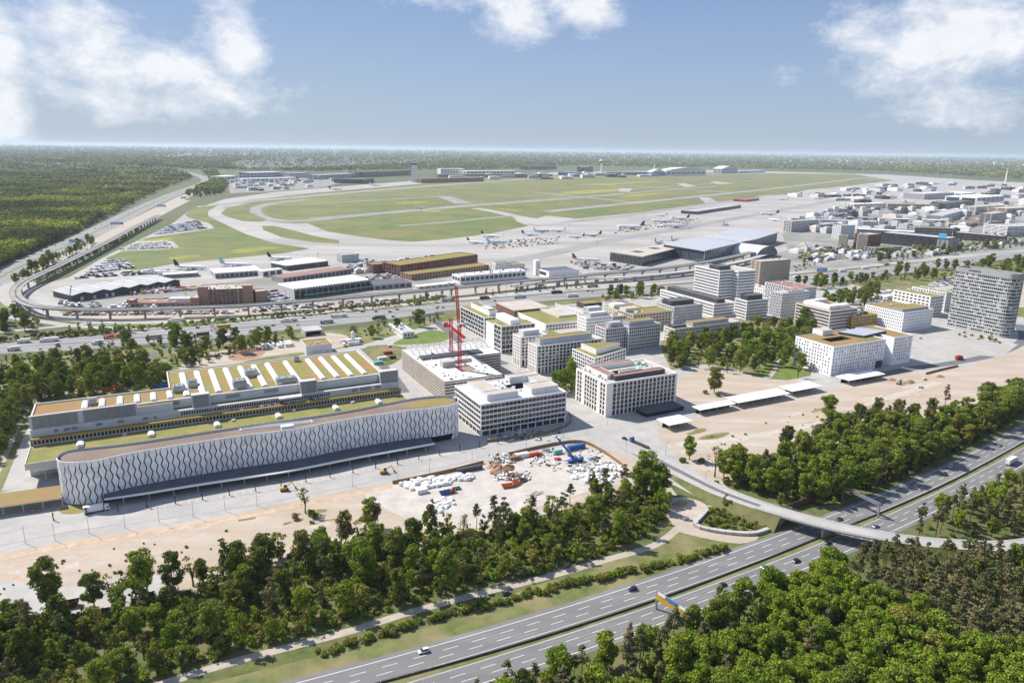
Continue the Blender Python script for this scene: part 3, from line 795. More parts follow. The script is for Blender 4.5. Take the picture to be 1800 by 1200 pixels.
tt = np.linspace(0.02, .98, 260)
for (s0, s1, m_, nm) in ((.485, .515, 'rubber', 'median_strip'), (.30, .312, 'paint', 'lane_marking'), (.14, .152, 'paint', 'lane_marking'), (.64, .652, 'paint', 'lane_marking'), (.78, .792, 'paint', 'lane_marking'), (.70, .735, 'asphalt', 'tarmac_seam'), (.21, .235, 'asphalt', 'tarmac_seam')):
    mb = MB()
    for i, t in enumerate(tt): mb.v += [(*mw(t, s0), .1), (*mw(t, s1), .1)]
    for i in range(len(tt) - 1): mb.f.append((2 * i, 2 * i + 1, 2 * i + 3, 2 * i + 2)); mb.m.append(0)
    mb.build(nm, M[m_], parent=far_mwy)

# ---- motorway, railway and slip roads curving away on the left
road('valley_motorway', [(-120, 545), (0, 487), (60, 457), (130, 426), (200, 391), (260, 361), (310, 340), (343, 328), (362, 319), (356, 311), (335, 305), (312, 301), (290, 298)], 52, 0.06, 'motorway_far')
mb = MB()
P_ = spline(pix([(-120, 545), (0, 487), (60, 457), (130, 426), (200, 391), (260, 361), (310, 340), (343, 328)]), 10)
strip(mb, P_, 2.5, -2.5, .1); mb.build('median_strip', M['rough_grass'], kind='structure')
road('railway_bed', [(8, 530), (20, 500), (60, 478), (120, 450), (190, 415), (250, 384), (300, 358), (335, 342), (380, 335)], 44, 0.05, 'path')
road('slip_road', [(330, 352), (290, 372), (220, 410), (150, 442), (70, 480), (48, 498), (55, 515), (90, 530)], 20, 0.075, 'road')
road('slip_road', [(14, 498), (4, 512), (10, 530), (40, 545), (110, 560), (200, 567), (320, 566), (420, 560), (500, 553)], 10, 0.085, 'road')
road('slip_road', [(-100, 545), (0, 555), (80, 566), (160, 575), (300, 578)], 11, 0.08, 'road')
road('slip_road', [(-120, 590), (0, 583), (60, 578), (130, 571), (190, 566)], 9, 0.09, 'road')
sheet('construction_strip', [(70, 540), (140, 548), (300, 553), (500, 545), (660, 530), (780, 520), (900, 505), (900, 512), (780, 530), (660, 541), (500, 555), (300, 563), (160, 560)], 0.06, 'sand', smooth=2)
sheet('grass_bank', [(0, 515), (10, 530), (50, 548), (140, 562), (320, 570), (500, 556), (420, 565), (300, 574), (160, 570), (60, 556), (0, 540)], 0.055, 'lawn')
rr_ = random.Random(4)
for i in range(26):
    u = rr_.uniform(-40, 620); o = rr_.uniform(8, 62); L = rr_.uniform(60, 260)
    line = [(u + L * k / 4, 975 - .183 * (u + L * k / 4) + o + rr_.uniform(-4, 4)) for k in range(5)]
    P_ = spline(pix(line), 8); mb = MB()
    for q in (.9, -.9): strip(mb, P_, q + .28, q - .28, .03 + i * .0004)
    mb.build('wheel_rut', M['rut'], kind='structure')
for i in range(18):
    u = rr_.uniform(1190, 1680); L = rr_.uniform(60, 200)
    line = [(u + L * k / 4, 775 - .24 * (u + L * k / 4 - 1180) + rr_.uniform(-3, 3) + (i % 6) * 7 - 4) for k in range(5)]
    P_ = spline(pix(line), 8); mb = MB()
    for q in (.9, -.9): strip(mb, P_, q + .28, q - .28, .03 + i * .0004)
    mb.build('wheel_rut', M['rut'], kind='structure')
for i in range(30):
    u = rr_.uniform(-20, 600) if i < 18 else rr_.uniform(1200, 1640); v = (975 - .183 * u + rr_.uniform(15, 60)) if i < 18 else 775 - .24 * (u - 1180) + rr_.uniform(-8, 30)
    a = rr_.uniform(8, 30); b = rr_.uniform(2, 6)
    sheet('damp_patch', [(u + a * math.cos(t) * rr_.uniform(.6, 1.2), v - .2 * a * math.cos(t) + b * math.sin(t) * rr_.uniform(.6, 1.2)) for t in np.linspace(0, 6.283, 9)[:-1]], .026 + i * .0001, ('damp', 'sand_wet', 'rough_grass', 'damp')[i % 4], smooth=4)
sheet('terminal_ground', [(1375, 412), (1400, 395), (1450, 380), (1520, 368), (1600, 385), (1690, 372), (1780, 355), (1900, 350), (1900, 432), (1700, 440), (1560, 460), (1400, 476)], 0.09, 'terminal_ground')
sheet('works_ground', [(400, 322), (560, 314), (620, 318), (560, 330), (470, 337), (405, 340)], 0.09, 'terminal_ground')
sheet('works_ground', [(90, 540), (130, 532), (330, 505), (460, 488), (640, 478), (700, 484), (900, 492), (900, 500), (700, 520), (480, 540), (250, 552), (110, 550)], 0.09, 'terminal_ground')
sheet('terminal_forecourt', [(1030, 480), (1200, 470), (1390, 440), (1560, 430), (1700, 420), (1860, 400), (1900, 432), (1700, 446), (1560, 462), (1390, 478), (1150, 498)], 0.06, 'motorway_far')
# ------------------------------------------------------------------ building kit
GA = rad(27.0)                      # street grid of the business park
E1 = np.array([math.cos(GA), math.sin(GA)]); E2 = np.array([-math.sin(GA), math.cos(GA)])

def frame(Fp, R, L, h, ang=GA):
    e1 = np.array([math.cos(ang), math.sin(ang)]); e2 = np.array([-e1[1], e1[0]])
    f = G(*Fp, h)
    return f, float((G(*R, h) - f) @ e1), float((G(*L, h) - f) @ e2)

WIN = {}

def winmesh(gm, fm='dark_metal', fr=.06, mull=0):
    key = (gm, fm, fr, mull)
    if key in WIN: return WIN[key]
    mb = MB()
    mb.quad((fr, .06, fr), (1 - fr, .06, fr), (1 - fr, .06, 1 - fr), (fr, .06, 1 - fr), 0)
    o = [(0, 0, 0), (1, 0, 0), (1, 0, 1), (0, 0, 1)]; i = [(fr, 0, fr), (1 - fr, 0, fr), (1 - fr, 0, 1 - fr), (fr, 0, 1 - fr)]
    b = [(fr, .06, fr), (1 - fr, .06, fr), (1 - fr, .06, 1 - fr), (fr, .06, 1 - fr)]
    for k in range(4):
        j = (k + 1) % 4
        mb.quad(o[k], o[j], i[j], i[k], 1); mb.quad(i[k], i[j], b[j], b[k], 1)
    for q in range(mull):
        x = (q + 1) / (mull + 1)
        mb.quad((x - .02, .01, fr), (x + .02, .01, fr), (x + .02, .01, 1 - fr), (x - .02, .01, 1 - fr), 1)
    WIN[key] = mb.mesh('window', [M[gm], M[fm]])
    return WIN[key]

SIDES = {'f': lambda W, D: ((0, 0), (1, 0), (0, -1), W, 0.0), 'l': lambda W, D: ((0, D), (0, -1), (-1, 0), D, -math.pi / 2),
         'r': lambda W, D: ((W, 0), (0, 1), (1, 0), D, math.pi / 2), 'b': lambda W, D: ((W, D), (-1, 0), (0, 1), W, math.pi)}

class Block:
    def __init__(s, root, ox, oy, W, D, h, wall, roof, glassm, t=.4, z0=0.0):
        s.root = root; s.ox = ox; s.oy = oy; s.W = W; s.D = D; s.h = h; s.t = t; s.z0 = z0
        s.wall = wall; s.roof = roof; s.gm = glassm
        s.skin = MB(); s.glz = MB(); s.single = 0

    def pt(s, side, a, n, z):
        o, d, nn, L, r = SIDES[side](s.W, s.D)
        return (s.ox + o[0] + d[0] * a + nn[0] * n, s.oy + o[1] + d[1] * a + nn[1] * n, z)

    def sbox(s, mb, side, a0, a1, n0, n1, z0, z1, mi=0):
        p = s.pt(side, a0, n0, z0); q = s.pt(side, a1, n1, z1)
        mb.box(min(p[0], q[0]), max(p[0], q[0]), min(p[1], q[1]), max(p[1], q[1]), z0, z1, mi)

    def core(s, name='core', hole=None, m=None, drop=.7):
        mb = MB(); z1 = s.h - drop
        x0, x1, y0, y1 = s.ox, s.ox + s.W, s.oy, s.oy + s.D
        if hole:
            a, b, c, d = hole
            for q in ((x0, x1, y0, c), (x0, x1, d, y1), (x0, a, c, d), (b, x1, c, d)):
                mb.box(*q, s.z0, z1, 0, 1)
            mb.box(a, b, c, d, s.z0, s.z0 + 2, 0, 1)
        else:
            mb.box(x0, x1, y0, y1, s.z0, z1, 0, 1)
        return mb.build(name, [M[m or s.gm], M[s.roof]], parent=s.root)

    def face(s, side, rows, z0=None, z1=None, mi=0, window=None, variants=None, wname='window', t=None):
        o, d, nn, L, rot = SIDES[side](s.W, s.D)
        t = t or s.t
        ext = t if side in 'fb' else 0
        z0 = s.z0 if z0 is None else z0; z1 = s.h if z1 is None else z1
        z = z0
        for (za, zb, ops) in rows:
            if za > z + 1e-4: s.sbox(s.skin, side, -ext, L + ext, 0, t, z, za, mi)
            a = -ext
            for (p, q) in ops:
                if p > a + 1e-4: s.sbox(s.skin, side, a, p, 0, t, za, zb, mi)
                a = q
            if L + ext > a + 1e-4: s.sbox(s.skin, side, a, L + ext, 0, t, za, zb, mi)
            z = zb
            for (p, q) in ops:
                if window:
                    me = random.choice(window)
                    loc = s.pt(side, p, .12, za)
                    link(wname, me, s.root, loc, rot, (q - p, 1, zb - za))
                elif variants:
                    k = random.choice(variants)
                    A = s.pt(side, p, .08, za); B = s.pt(side, q, .08, za); C = s.pt(side, q, .08, zb); Dd = s.pt(side, p, .08, zb)
                    s.glz.quad(A, B, C, Dd, k)
        if z1 > z + 1e-4: s.sbox(s.skin, side, -ext, L + ext, 0, t, z, z1, mi)

    def parapet(s, sides):
        for sd in sides:
            o, d, nn, L, rot = SIDES[sd](s.W, s.D)
            ext = s.t if sd in 'fb' else 0
            s.sbox(s.skin, sd, -ext, L + ext, 0, s.t, s.z0, s.h)

    def done(s, extra=()):
        if s.skin.f: s.skin.build('facade', [M[s.wall]] + [M[e] for e in extra], parent=s.root)
        if s.glz.f:
            s.glz.build('glazing', [M['glass'], M['glass_mid'], M['blind'], M['glass_blue'], M['glass_brown'], M['glass_green']], parent=s.root, kind='stuff')

def grid(L, n, frac=.6, m0=.6, m1=.6):
    w = (L - m0 - m1) / n
    return [(m0 + i * w + w * (1 - frac) / 2, m0 + i * w + w * (1 + frac) / 2) for i in range(n)]

def floors(z0, z1, n, frac=.6, lift=.5):
    h = (z1 - z0) / n
    return [(z0 + i * h + h * (1 - frac) * lift, z0 + i * h + h * (1 - frac) * lift + h * frac) for i in range(n)]

def rblock(root, x0, x1, y0, y1, z0, z1, wall, roof, name='rooftop_block'):
    mb = MB(); mb.box(x0, x1, y0, y1, z0, z1, 0, 1)
    r = .25
    for q in ((x0, x1, y0, y0 + r), (x0, x1, y1 - r, y1), (x0, x0 + r, y0 + r, y1 - r), (x1 - r, x1, y0 + r, y1 - r)):
        mb.box(*q, z1, z1 + .35, 0)
    return mb.build(name, [M[wall], M[roof]], parent=root)

def rooftop_units(root, x0, x1, y0, y1, z, n, seed=1, mats=('light_grey', 'steel', 'white_wall')):
    rg = random.Random(seed)
    root = next((c for c in root.children if c.name.startswith('core')), root)
    for i in range(n):
        w = rg.uniform(1.0, 3.2); d = rg.uniform(1.0, 2.6); h = rg.uniform(.7, 1.9)
        x = rg.uniform(x0, x1 - w); y = rg.uniform(y0, y1 - d)
        mb = MB(); mb.box(x, x + w, y, y + d, z, z + h)
        mb.box(x + .15, x + w - .15, y + .15, y + d - .15, z + h, z + h + .12, 0)
        if rg.random() < .5: mb.cyl(x + w / 2, y + d / 2, z + h + .12, z + h + .5, min(w, d) * .3, n=8)
        mb.build('rooftop_unit', M[rg.choice(mats)], parent=root)

def bld(name, label, f, ang=GA):
    return empty(name, (f[0], f[1], 0), ang, label, 'building')

# ------------------------------------------------------------------ the long white building with the wave facade
H_R = 24.6
front = [(100, 804), (103, 808), (112, 811), (140, 811), (173, 807), (233, 794), (333, 778), (420, 765), (520, 752), (600, 737), (700, 722), (767, 715), (797, 709), (804, 704), (803, 698)]
back = [(793, 695), (733, 698), (600, 723), (433, 747), (233, 777), (133, 788), (106, 796)]
ring_ = spline([G(u, v, H_R) for u, v in front + back], 10, closed=True)
nfr = len(front) * 10
wave = empty('wave_facade_building', (*G(450, 800), 0), 0, 'long white building with wavy slotted facade and rounded ends', 'building')
wo_ = np.array(wave.location[:2])
ring_ = [p - wo_ for p in ring_]
cen = np.mean(ring_, 0)
ins = []
rp = np.array(ring_ + [ring_[0]])
nr = offsets(np.array(ring_))
inner = [ring_[i] + nr[i] * 1.4 for i in range(len(ring_))]
mb = MB(); mb.prism(inner, 0, H_R - 1.3, 0, 1)
body = mb.build('body', [M['gap_dark'], M['brown_roof']], parent=wave)
rr = [np.array(G(u, v, H_R - 1.28)) - wo_ for u, v in [(712, 712), (730, 706), (760, 701), (785, 699), (797, 704), (790, 709), (770, 712), (730, 716)]]
mb = MB(); rr = spline(rr, 4, True); mb.v = [(p[0], p[1], H_R - 1.27) for p in rr]; mb.f = [tuple(range(len(rr)))[::-1]]; mb.m = [0]
mb.build('green_roof', M['sedum'], parent=wave)
FR, FS = resample(np.array(ring_[:nfr - 6]), .25)
nF = -offsets(FR)           # outward
TOT = FS[-1]
NP = int(TOT / 2.75)
pitch = TOT / NP

def fpt(s, out=0.0):
    s = min(max(s, 0), TOT)
    i = min(int(s / (FS[1] - FS[0])), len(FR) - 2); f = (s - FS[i]) / (FS[i + 1] - FS[i])
    return FR[i] * (1 - f) + FR[i + 1] * f + nF[i] * out

def zbot(s):
    e0, e1 = 34.0, TOT - 16
    if s < e0 or s > e1: return .4
    return 4.6

levels = 7
for k in range(NP):
    s0 = k * pitch; zb = zbot(s0 + pitch / 2)
    hh = (H_R - .2 - zb); nl = max(2, int(round(levels * hh / 24)))
    mb = MB()
    sg = 1 if k % 2 else -1
    am = .56; gap = .62
    L_ = []; R_ = []
    for j in range(nl + 1):
        z = H_R - .2 - hh * j / nl
        c_ = sg * am * (1 if j % 2 else -1)
        g_ = gap * (.15 if j == 0 else 1)
        L_.append((s0 + g_ / 2 + (c_ if j else 0) * 1.0, z)); R_.append((s0 + pitch - g_ / 2 - (c_ if j else 0) * 1.0, z))
    for j in range(nl):
        mi = random.choices((0, 1, 2), (6, 1.2, 2.2))[0]
        q = []
        for (s, z) in (L_[j], R_[j], R_[j + 1], L_[j + 1]):
            p = fpt(s, .35); q.append((p[0], p[1], z))
        qb = []
        for (s, z) in (L_[j], R_[j], R_[j + 1], L_[j + 1]):
            p = fpt(s, .05); qb.append((p[0], p[1], z))
        mb.quad(q[3], q[2], q[1], q[0], mi)
        mb.quad(q[0], qb[0], qb[3], q[3], mi); mb.quad(q[2], qb[2], qb[1], q[1], mi)
        if j == 0: mb.quad(q[0], q[1], qb[1], qb[0], mi)
    mb.build('facade_panel', [M['panel_white'], M['panel_warm'], M['panel_cool']], parent=wave)
mb = MB()
mb.rings([[(p[0], p[1], 0 if zbot(FS[min(int(i * (len(FS) - 1) / max(1, len(FR) - 1)), len(FS) - 1)]) < 1 else 4.3) for i, p in enumerate(FR)], [(p[0], p[1], H_R - .15) for p in FR]], close=False, cap=False)
mb.build('backing_wall', M['gap_dark'], parent=wave)
mb = MB()
mb.rings([[(p[0], p[1], H_R - 1.3) for p in FR], [(p[0], p[1], H_R - .1) for p in FR], [(*(p + nF[i] * .35), H_R - .1) for i, p in enumerate(FR)]], close=False, cap=False)
mb.build('parapet', M['panel_white'], parent=wave)
bk = np.array(ring_[nfr - 8:] + [ring_[0], ring_[1]])
BK, BS = resample(bk, 4.0)
nB = -offsets(BK)
for i in range(len(BK) - 1):
    mb = MB()
    p, q = BK[i], BK[i + 1]
    n = nB[i]
    mb.quad((*p, H_R - 4.5), (*q, H_R - 4.5), (*q, H_R - .3), (*p, H_R - .3), 0)
    mb.quad((*(q - n * .5), H_R - 1.3), (*(p - n * .5), H_R - 1.3), (*p, H_R - .3), (*q, H_R - .3), 0)
    mb.beam((*(p - n * .2), H_R - 1.3), (*(p + n * .2), H_R + .3), .35, .35, 1)
    mb.build('parapet_panel', [M['blue_grey'], M['panel_white']], parent=wave)
mb = MB()
for k in range(26):
    a = G(422 + k * 4.9, 757 - k * .55, H_R - 1.2) - wo_
    b = G(418 + k * 4.9 + 4, 748 - k * .55, H_R - 1.2) - wo_
    d = (b - a)
    mb.obox((a[0], a[1], H_R - 1.28), (E1[0] * 2.2, E1[1] * 2.2, 0), (E2[0] * 5.5, E2[1] * 5.5, 0.0), (0, 0, .25))
mb.build('roof_mats', M['grey_roof'], parent=wave, kind='stuff')
p = G(508, 753, H_R) - wo_
mb = MB(); mb.obox((p[0] - 4, p[1] - 1, H_R - 1.3), (E1[0] * 7, E1[1] * 7, 0), (E2[0] * 3.6, E2[1] * 3.6, 0), (0, 0, 2.6)); mb.build('roof_hatch', M['white_wall'], parent=wave)
cz = 5.0
cpts = [G(u, v, cz) - wo_ for u, v in [(183, 877), (260, 866), (333, 854), (433, 839), (500, 829), (567, 816), (633, 803), (700, 791), (764, 779)]]
CP_, CS = resample(spline(cpts, 8), 3.0)
inn = []
for p in CP_:
    j = int(np.argmin(np.hypot(*(FR - p).T))); inn.append(FR[j])
mb = MB()
mb.rings([[(*(p * .9 + q * .1), cz - .5), (*q, cz - .5), (*q, cz - .2), (*(p * .9 + q * .1), cz - .2)] for p, q in zip(CP_, inn)])
mb.build('canopy', M['dark_roof'], parent=wave)
mb = MB()
mb.rings([[(*p, cz - .75), (*(p * .9 + q * .1), cz - .75), (*(p * .9 + q * .1), cz + .05), (*p, cz + .05)] for p, q in zip(CP_, inn)])
mb.build('canopy_edge', M['white_roof'], parent=wave)
for i in range(3, len(CP_) - 1, 4):
    q = CP_[i] * .93 + inn[i] * .07
    mb = MB(); mb.cyl(q[0], q[1], 0, cz - .5, .16, n=6); mb.build('post', M['light_grey'], parent=wave)
mb = MB()
for p, q in zip(CP_[:-1], CP_[1:]):
    pass
mb.rings([[(*(p * .15 + q * .85), 0), (*(p * .15 + q * .85), cz - .5)] for p, q in zip(CP_, inn)], close=False, cap=False)
mb.build('shop_front', M['glass'], parent=wave)

# ------------------------------------------------------------------ stepped hall with planted roofs behind it
hz0 = 12.0
hO = G(44.2, 816.7, hz0)
hall = empty('green_roof_hall', (*hO, 0), GA, 'huge stepped hall with planted roofs and rows of white skylight strips', 'building')

def hl(u, v, z):
    d = G(u, v, z) - hO
    return float(d @ E1), float(d @ E2)

HL = 228.0
mb = MB()
mb.box(0, HL, 12, 28.4, 0, hz0, 0, 1)          # terrace block
mb.box(0, 45, .2, 12, hz0 - 3.2, hz0, 0, 1)    # bridge over the yard
mb.box(45, HL, 6, 12, 0, hz0, 0, 1)
mb.build('terrace', [M['light_grey'], M['sedum_green']], parent=hall)
mb = MB()
mb.box(-.3, .1, 0, 28, hz0 - 3.4, hz0 + .5); mb.box(-.3, 45, -.2, .2, hz0 - 3.4, hz0 + .45)
mb.build('terrace_rim', M['cream_wall'], parent=hall)
mb = MB(); mb.box(3, 32, 2.5, 3, 6.2, 7.6); mb.box(3, 32, 3, 6, 7.0, 7.4)
mb.build('yard_canopy', M['white_wall'], parent=hall)
for x in (8, 16, 24):
    mb = MB(); mb.box(x, x + .5, 3, 3.5, 0, 6.5); mb.build('yard_post', M['light_grey'], parent=hall)
mb = MB()
mb.box(0, HL - .5, 29.2, 34, hz0 - .2, 15.6, 0, 1)
mb.build('strip_core', [M['glass'], M['sedum']], parent=hall)
mb = MB()
mb.box(-.2, HL, 28.2, 29.4, 15.3, 16.3, 0, 1); mb.box(-.2, HL, 29.4, 30.2, 15.62, 16.3, 1, 1)
mb.build('planted_edge', [M['gold_wall'], M['sedum']], parent=hall)
for i in range(0, 110):
    x = 1 + i * 2.06
    mb = MB(); mb.box(x, x + .45, 28.75, 29.15, hz0, 15.3); mb.box(x + .45, x + 2.06, 28.9, 29.1, hz0, hz0 + .7)
    if i == 0: pme = mb.mesh('mullion', M['light_grey']); link('mullion', pme, hall)
    else: link('mullion', pme, hall, (i * 2.06, 0, 0))
for x in (24, 62, 100, 138, 176, 206):   # white roof lights on the terrace
    mb = MB()
    mb.rings([[(x + a, y, hz0 + b) for a, b in ((0, 0), (3.6, 0), (3.6, 1.3), (2.4, 2.0), (1.2, 2.0), (0, 1.3))] for y in (15.0, 21.5)])
    mb.build('roof_light', M['skylight'], parent=hall)
for (x, y) in ((48, 24), (111, 22), (150, 25), (190, 24)):
    mb = MB(); mb.box(x, x + 2.2, y, y + 1.6, hz0, hz0 + 1.2); mb.build('rooftop_unit', M['light_grey'], parent=hall)
mb = MB()
mb.box(0, HL, 34, 37, 0, 20.2, 0, 0)
mb.box(57.5, HL - 14, 40.5, 42, 20.2, 26.0, 0)
mb.box(0, 57.5, 35.8, 37.2, 20.2, 28.2, 0)
mb.build('front_wall', [M['light_grey']], parent=hall)
mb = MB(); mb.box(57.5, HL, 37, 40.5, 18, 20.0); mb.build('ledge', M['sedum_green'], parent=hall)
for (x0, x1, z0, z1, y) in ((1.5, 25, 20.5, 27.6, 35.6), (28, 56.5, 20.5, 27.6, 35.6)):
    mb = MB(); mb.box(x0, x1, y, y + .3, z0, z1)
    for k in range(int((x1 - x0) / 3)): mb.box(x0 + k * 3 + .05, x0 + k * 3 + .2, y - .08, y, z0, z1)
    mb.build('louvre_panel', M['grey_panel'], parent=hall)
for (u0, u1, vt) in ((336.5, 367.5, 694), (526.5, 556.5, 670), (667, 700, 653)):
    x0 = hl(u0, vt, 28.5)[0]; x1 = hl(u1, vt - 2, 28.5)[0]
    mb = MB(); mb.box(x0, x1, 36.2, 41.5, 20.2, 28.4, 0); mb.box(x0 - .4, x1 + .4, 35.9, 36.2, 19.8, 28.8, 0)
    mb.build('stair_tower', M['light_grey'], parent=hall)
    mb = MB(); mb.box(x0 + .4, x1 - .4, 35.7, 35.9, 20.4, 28.2)
    mb.build('louvre_panel', M['grey_panel'], parent=hall)
for (x, w, z0, z1, y) in ((17, 3, 17.2, 19, 33.9), (12, 2, 17.2, 19, 33.9), (21, 3, 17.3, 19.1, 33.9), (34, 3.5, 17.6, 19.3, 33.9), (46, 3.4, 17.6, 19.3, 33.9), (60, 3, 17.3, 18.8, 33.9), (66, 2, 17.3, 18.8, 33.9), (61, 8, 22, 24.6, 40.4), (74, 8, 22.3, 24.9, 40.4), (110, 9, 22.3, 24.5, 40.4), (135, 9, 22.5, 24.9, 40.4), (193, 4, 17.4, 19.2, 33.9), (199, 8, 17.4, 19.4, 33.9), (210, 4, 17.4, 19.2, 33.9)):
    mb = MB(); mb.box(x, x + w, y - .12, y, z0, z1); mb.build('wall_window', M['grey_panel'], parent=hall)
for i in range(62):
    mb = MB(); mb.box(82 + i * 1.55, 83 + i * 1.55, 33.88, 33.98, 17.0, 19.2)
    if i == 0: pme = mb.mesh('wall_window', M['glass']); link('wall_window', pme, hall)
    else: link('wall_window', pme, hall, (i * 1.55, 0, 0))
mb = MB(); mb.box(143, 158, 31, 34, 19.2, 20.4); mb.build('wall_canopy', M['white_roof'], parent=hall)
for k in range(26):   # plant on the strip roof
    mb = MB(); x = random.uniform(112, 170); w = random.uniform(.8, 2.4); mb.box(x, x + w, 31 + random.random(), 32.8 + random.random() * .6, 15.6, 16.2 + random.random())
    mb.build('rooftop_unit', M[random.choice(('light_grey', 'dark_metal', 'white_wall', 'steel'))], parent=hall)
RZ = 25.0
mb = MB()
mb.box(0, 78, 37.2, 68, 0, RZ, 0, 1)
mb.box(78, 218, 42, 110, 0, RZ, 0, 2)
mb.build('main_roof', [M['light_grey'], M['sedum_brown'], M['sedum']], parent=hall)
mb = MB()
for q in ((0, .8, 37.2, 68.8), (0.8, 78, 68, 68.8), (77.2, 78, 68.8, 110), (78, 218, 110, 110.8), (217.4, 218.2, 42, 110), (57.5, 218, 41.2, 42)):
    mb.box(*q, RZ - .5, RZ + .9)
mb.build('roof_rim', M['cream_wall'], parent=hall)
mb = MB(); mb.box(79, 217, 107.5, 109.8, RZ, RZ + .15); mb.build('gravel_edge', M['gravel_roof'], parent=hall)
mb = MB()
for x0, x1 in ((80, 104), (140, 217)): mb.box(x0, x1, 60, 60.25, RZ, RZ + .3)
mb.build('safety_line', M['white_wall'], parent=hall)

def skylight(xf, yf, yb, w=3.6):
    mb = MB()
    mb.rings([[(xf + a, y, RZ + b) for a, b in ((0, 0), (w, 0), (w, .8), (w * .72, 1.5), (w * .28, 1.5), (0, .8))] for y in (yf, yb)])
    return mb.build('skylight_strip', M['skylight'], parent=hall)

for u, v in ((148, 712), (178, 709), (210, 704.5), (240, 701), (269, 698.5), (298, 695)):
    x, y = hl(u, v, RZ + 1); skylight(x - 1.5, 46, 61, 3.4)
for ub, vb in ((320, 658), (345.5, 654), (371, 651), (396.5, 648.5), (422, 645.5), (446, 642.5), (470, 640), (502, 636.5), (541, 632), (564, 629), (587, 627), (609, 624)):
    x, y = hl(ub, vb, RZ + 1); skylight(x - 1.8, 47, 101, 3.8)
for (u, v, w, d, h) in ((316, 690, 8, 6, 4.5), (340, 681, 6, 6, 5), (423, 684, 9, 8, 6), (443, 663, 9, 7, 5), (505, 674, 14, 7, 4), (522, 636, 4, 4, 3.5), (163, 712, 5, 4, 4)):
    x, y = hl(u, v, RZ)
    mb = MB(); mb.box(x - w / 2, x + w / 2, y, y + d, RZ, RZ + h * .8); mb.box(x - w / 2 + .5, x + w / 2 - .5, y + .5, y + d - .5, RZ + h * .8, RZ + h)
    for k in range(3): mb.cyl(x - w / 3 + k * w / 3, y + d / 2, RZ + h, RZ + h + .5, .7, n=8)
    mb.build('cooling_unit', M['steel'], parent=hall)
cr = empty('covered_yard', (*G(-40, 905), 0), GA, 'low brown planted canopy roof beside the rounded end of the white building', 'canopy')
co = np.array(cr.location[:2])
q = [G(u, v, 5.5) - co for u, v in [(-70, 900), (108, 874), (106, 852), (-70, 876)]]
R27 = np.array([[E1[0], E1[1]], [E2[0], E2[1]]])
q = [R27 @ t for t in q]
mb = MB(); mb.prism(q, 4.7, 5.4, 0, 1); mb.build('roof', [M['cream_wall'], M['sedum_brown']], parent=cr)
mb = MB()
for k in range(6):
    t0 = q[0] * (1 - k / 5) + q[1] * k / 5 + np.array([0, .8]); mb.cyl(t0[0], t0[1], 0, 4.7, .2, n=6)
    t0 = q[3] * (1 - k / 5) + q[2] * k / 5 - np.array([0, .8]); mb.cyl(t0[0], t0[1], 0, 4.7, .2, n=6)
mb.build('columns', M['light_grey'], parent=cr)
# ------------------------------------------------------------------ office quarter
WG = [winmesh('glass'), winmesh('glass'), winmesh('glass'), winmesh('glass_mid'), winmesh('glass_blue'), winmesh('glass'), winmesh('blind')]
WB = [winmesh('glass_brown', fr=.05, mull=1), winmesh('glass', fr=.05, mull=1), winmesh('glass_mid', fr=.05, mull=1), winmesh('glass_brown', fr=.05, mull=1)]
WBB = WB + [winmesh('blind', fr=.05, mull=1)]
WS = [winmesh('glass', 'light_grey', .04), winmesh('glass_blue', 'light_grey', .04), winmesh('glass', 'light_grey', .04)]

h = 22.8
f, W, D = frame((845.8, 710), (995, 687.5), (801.7, 676.7), h)
r = bld('band_office', 'white office block with dark window bands and fenced building site at its foot', f)
b = Block(r, 0, 0, W, D, h, 'white_wall', 'white_roof', 'interior', t=.45)
b.core(hole=(W * .42, W * .72, D * .45, D * .72))
rows = []
for (z0, z1) in floors(4.0, 22.0, 5, .70, .5): rows.append((z0, z1, None))
for sd, L, n in (('f', W, 22), ('l', D, 15)):
    rr = [(z0, z1, grid(L, n, .94, .1, .1)) for (z0, z1, _) in rows]
    gl = [(0.2, 3.7, grid(L, n // 2, .9, .4, .4))]
    b.face(sd, gl + rr, window=WB)
b.parapet('rb')
b.done()
zr = h - .7
rblock(r, W * .10, W * .46, 4.5, 13, zr, zr + 4.2, 'light_grey', 'gravel_roof')
rblock(r, W * .10, W * .30, 13.0, 38, zr, zr + 4.1, 'light_grey', 'gravel_roof')
rblock(r, W * .62, W * .95, 4.5, 17, zr, zr + 4.0, 'light_grey', 'gravel_roof')
rblock(r, W * .58, W * .95, 33, 41, zr, zr + 4.2, 'light_grey', 'gravel_roof')
rblock(r, W * .80, W * .95, 17, 33, zr, zr + 3.9, 'light_grey', 'gravel_roof')
rooftop_units(r, W * .32, W * .6, 14, 40, zr, 16, 3)

h = 25.4
f, W, D = frame((1067.5, 673), (1191, 655.6), (1012.7, 647.5), h)
r = bld('ribbed_hotel', 'cream block with tall vertical ribs and reddish courtyard roof at the street corner', f)
b = Block(r, 0, 0, W, D, h, 'warm_white', 'gravel_roof', 'interior', t=.8)
b.core(hole=(W * .30, W * .68, D * .35, D * .62))
fl = floors(4.6, 24.2, 6, .90, .5)
rows = [(.2, 4.3, grid(W, 16, .72, 4.5, .6))] + [(a, c, grid(W, 16, .78, 4.5, .6)) for a, c in fl]
b.face('f', rows, window=WB)
gl = grid(D, 11, .72, .8, .8)
gl2 = [g for i, g in enumerate(gl) if i not in (2, 8)]
b.face('l', [(.2, 4.3, gl2)] + [(a, c, gl2) for a, c in fl], window=WB)
b.parapet('rb'); b.done()
zr = h - .7
rblock(r, 9, W - 8, 3.2, 9, zr, zr + 3.2, 'dark_grey', 'red_roof')
rblock(r, 6, W * .75, D - 8.5, D - 2, zr, zr + 3.0, 'white_wall', 'red_roof')
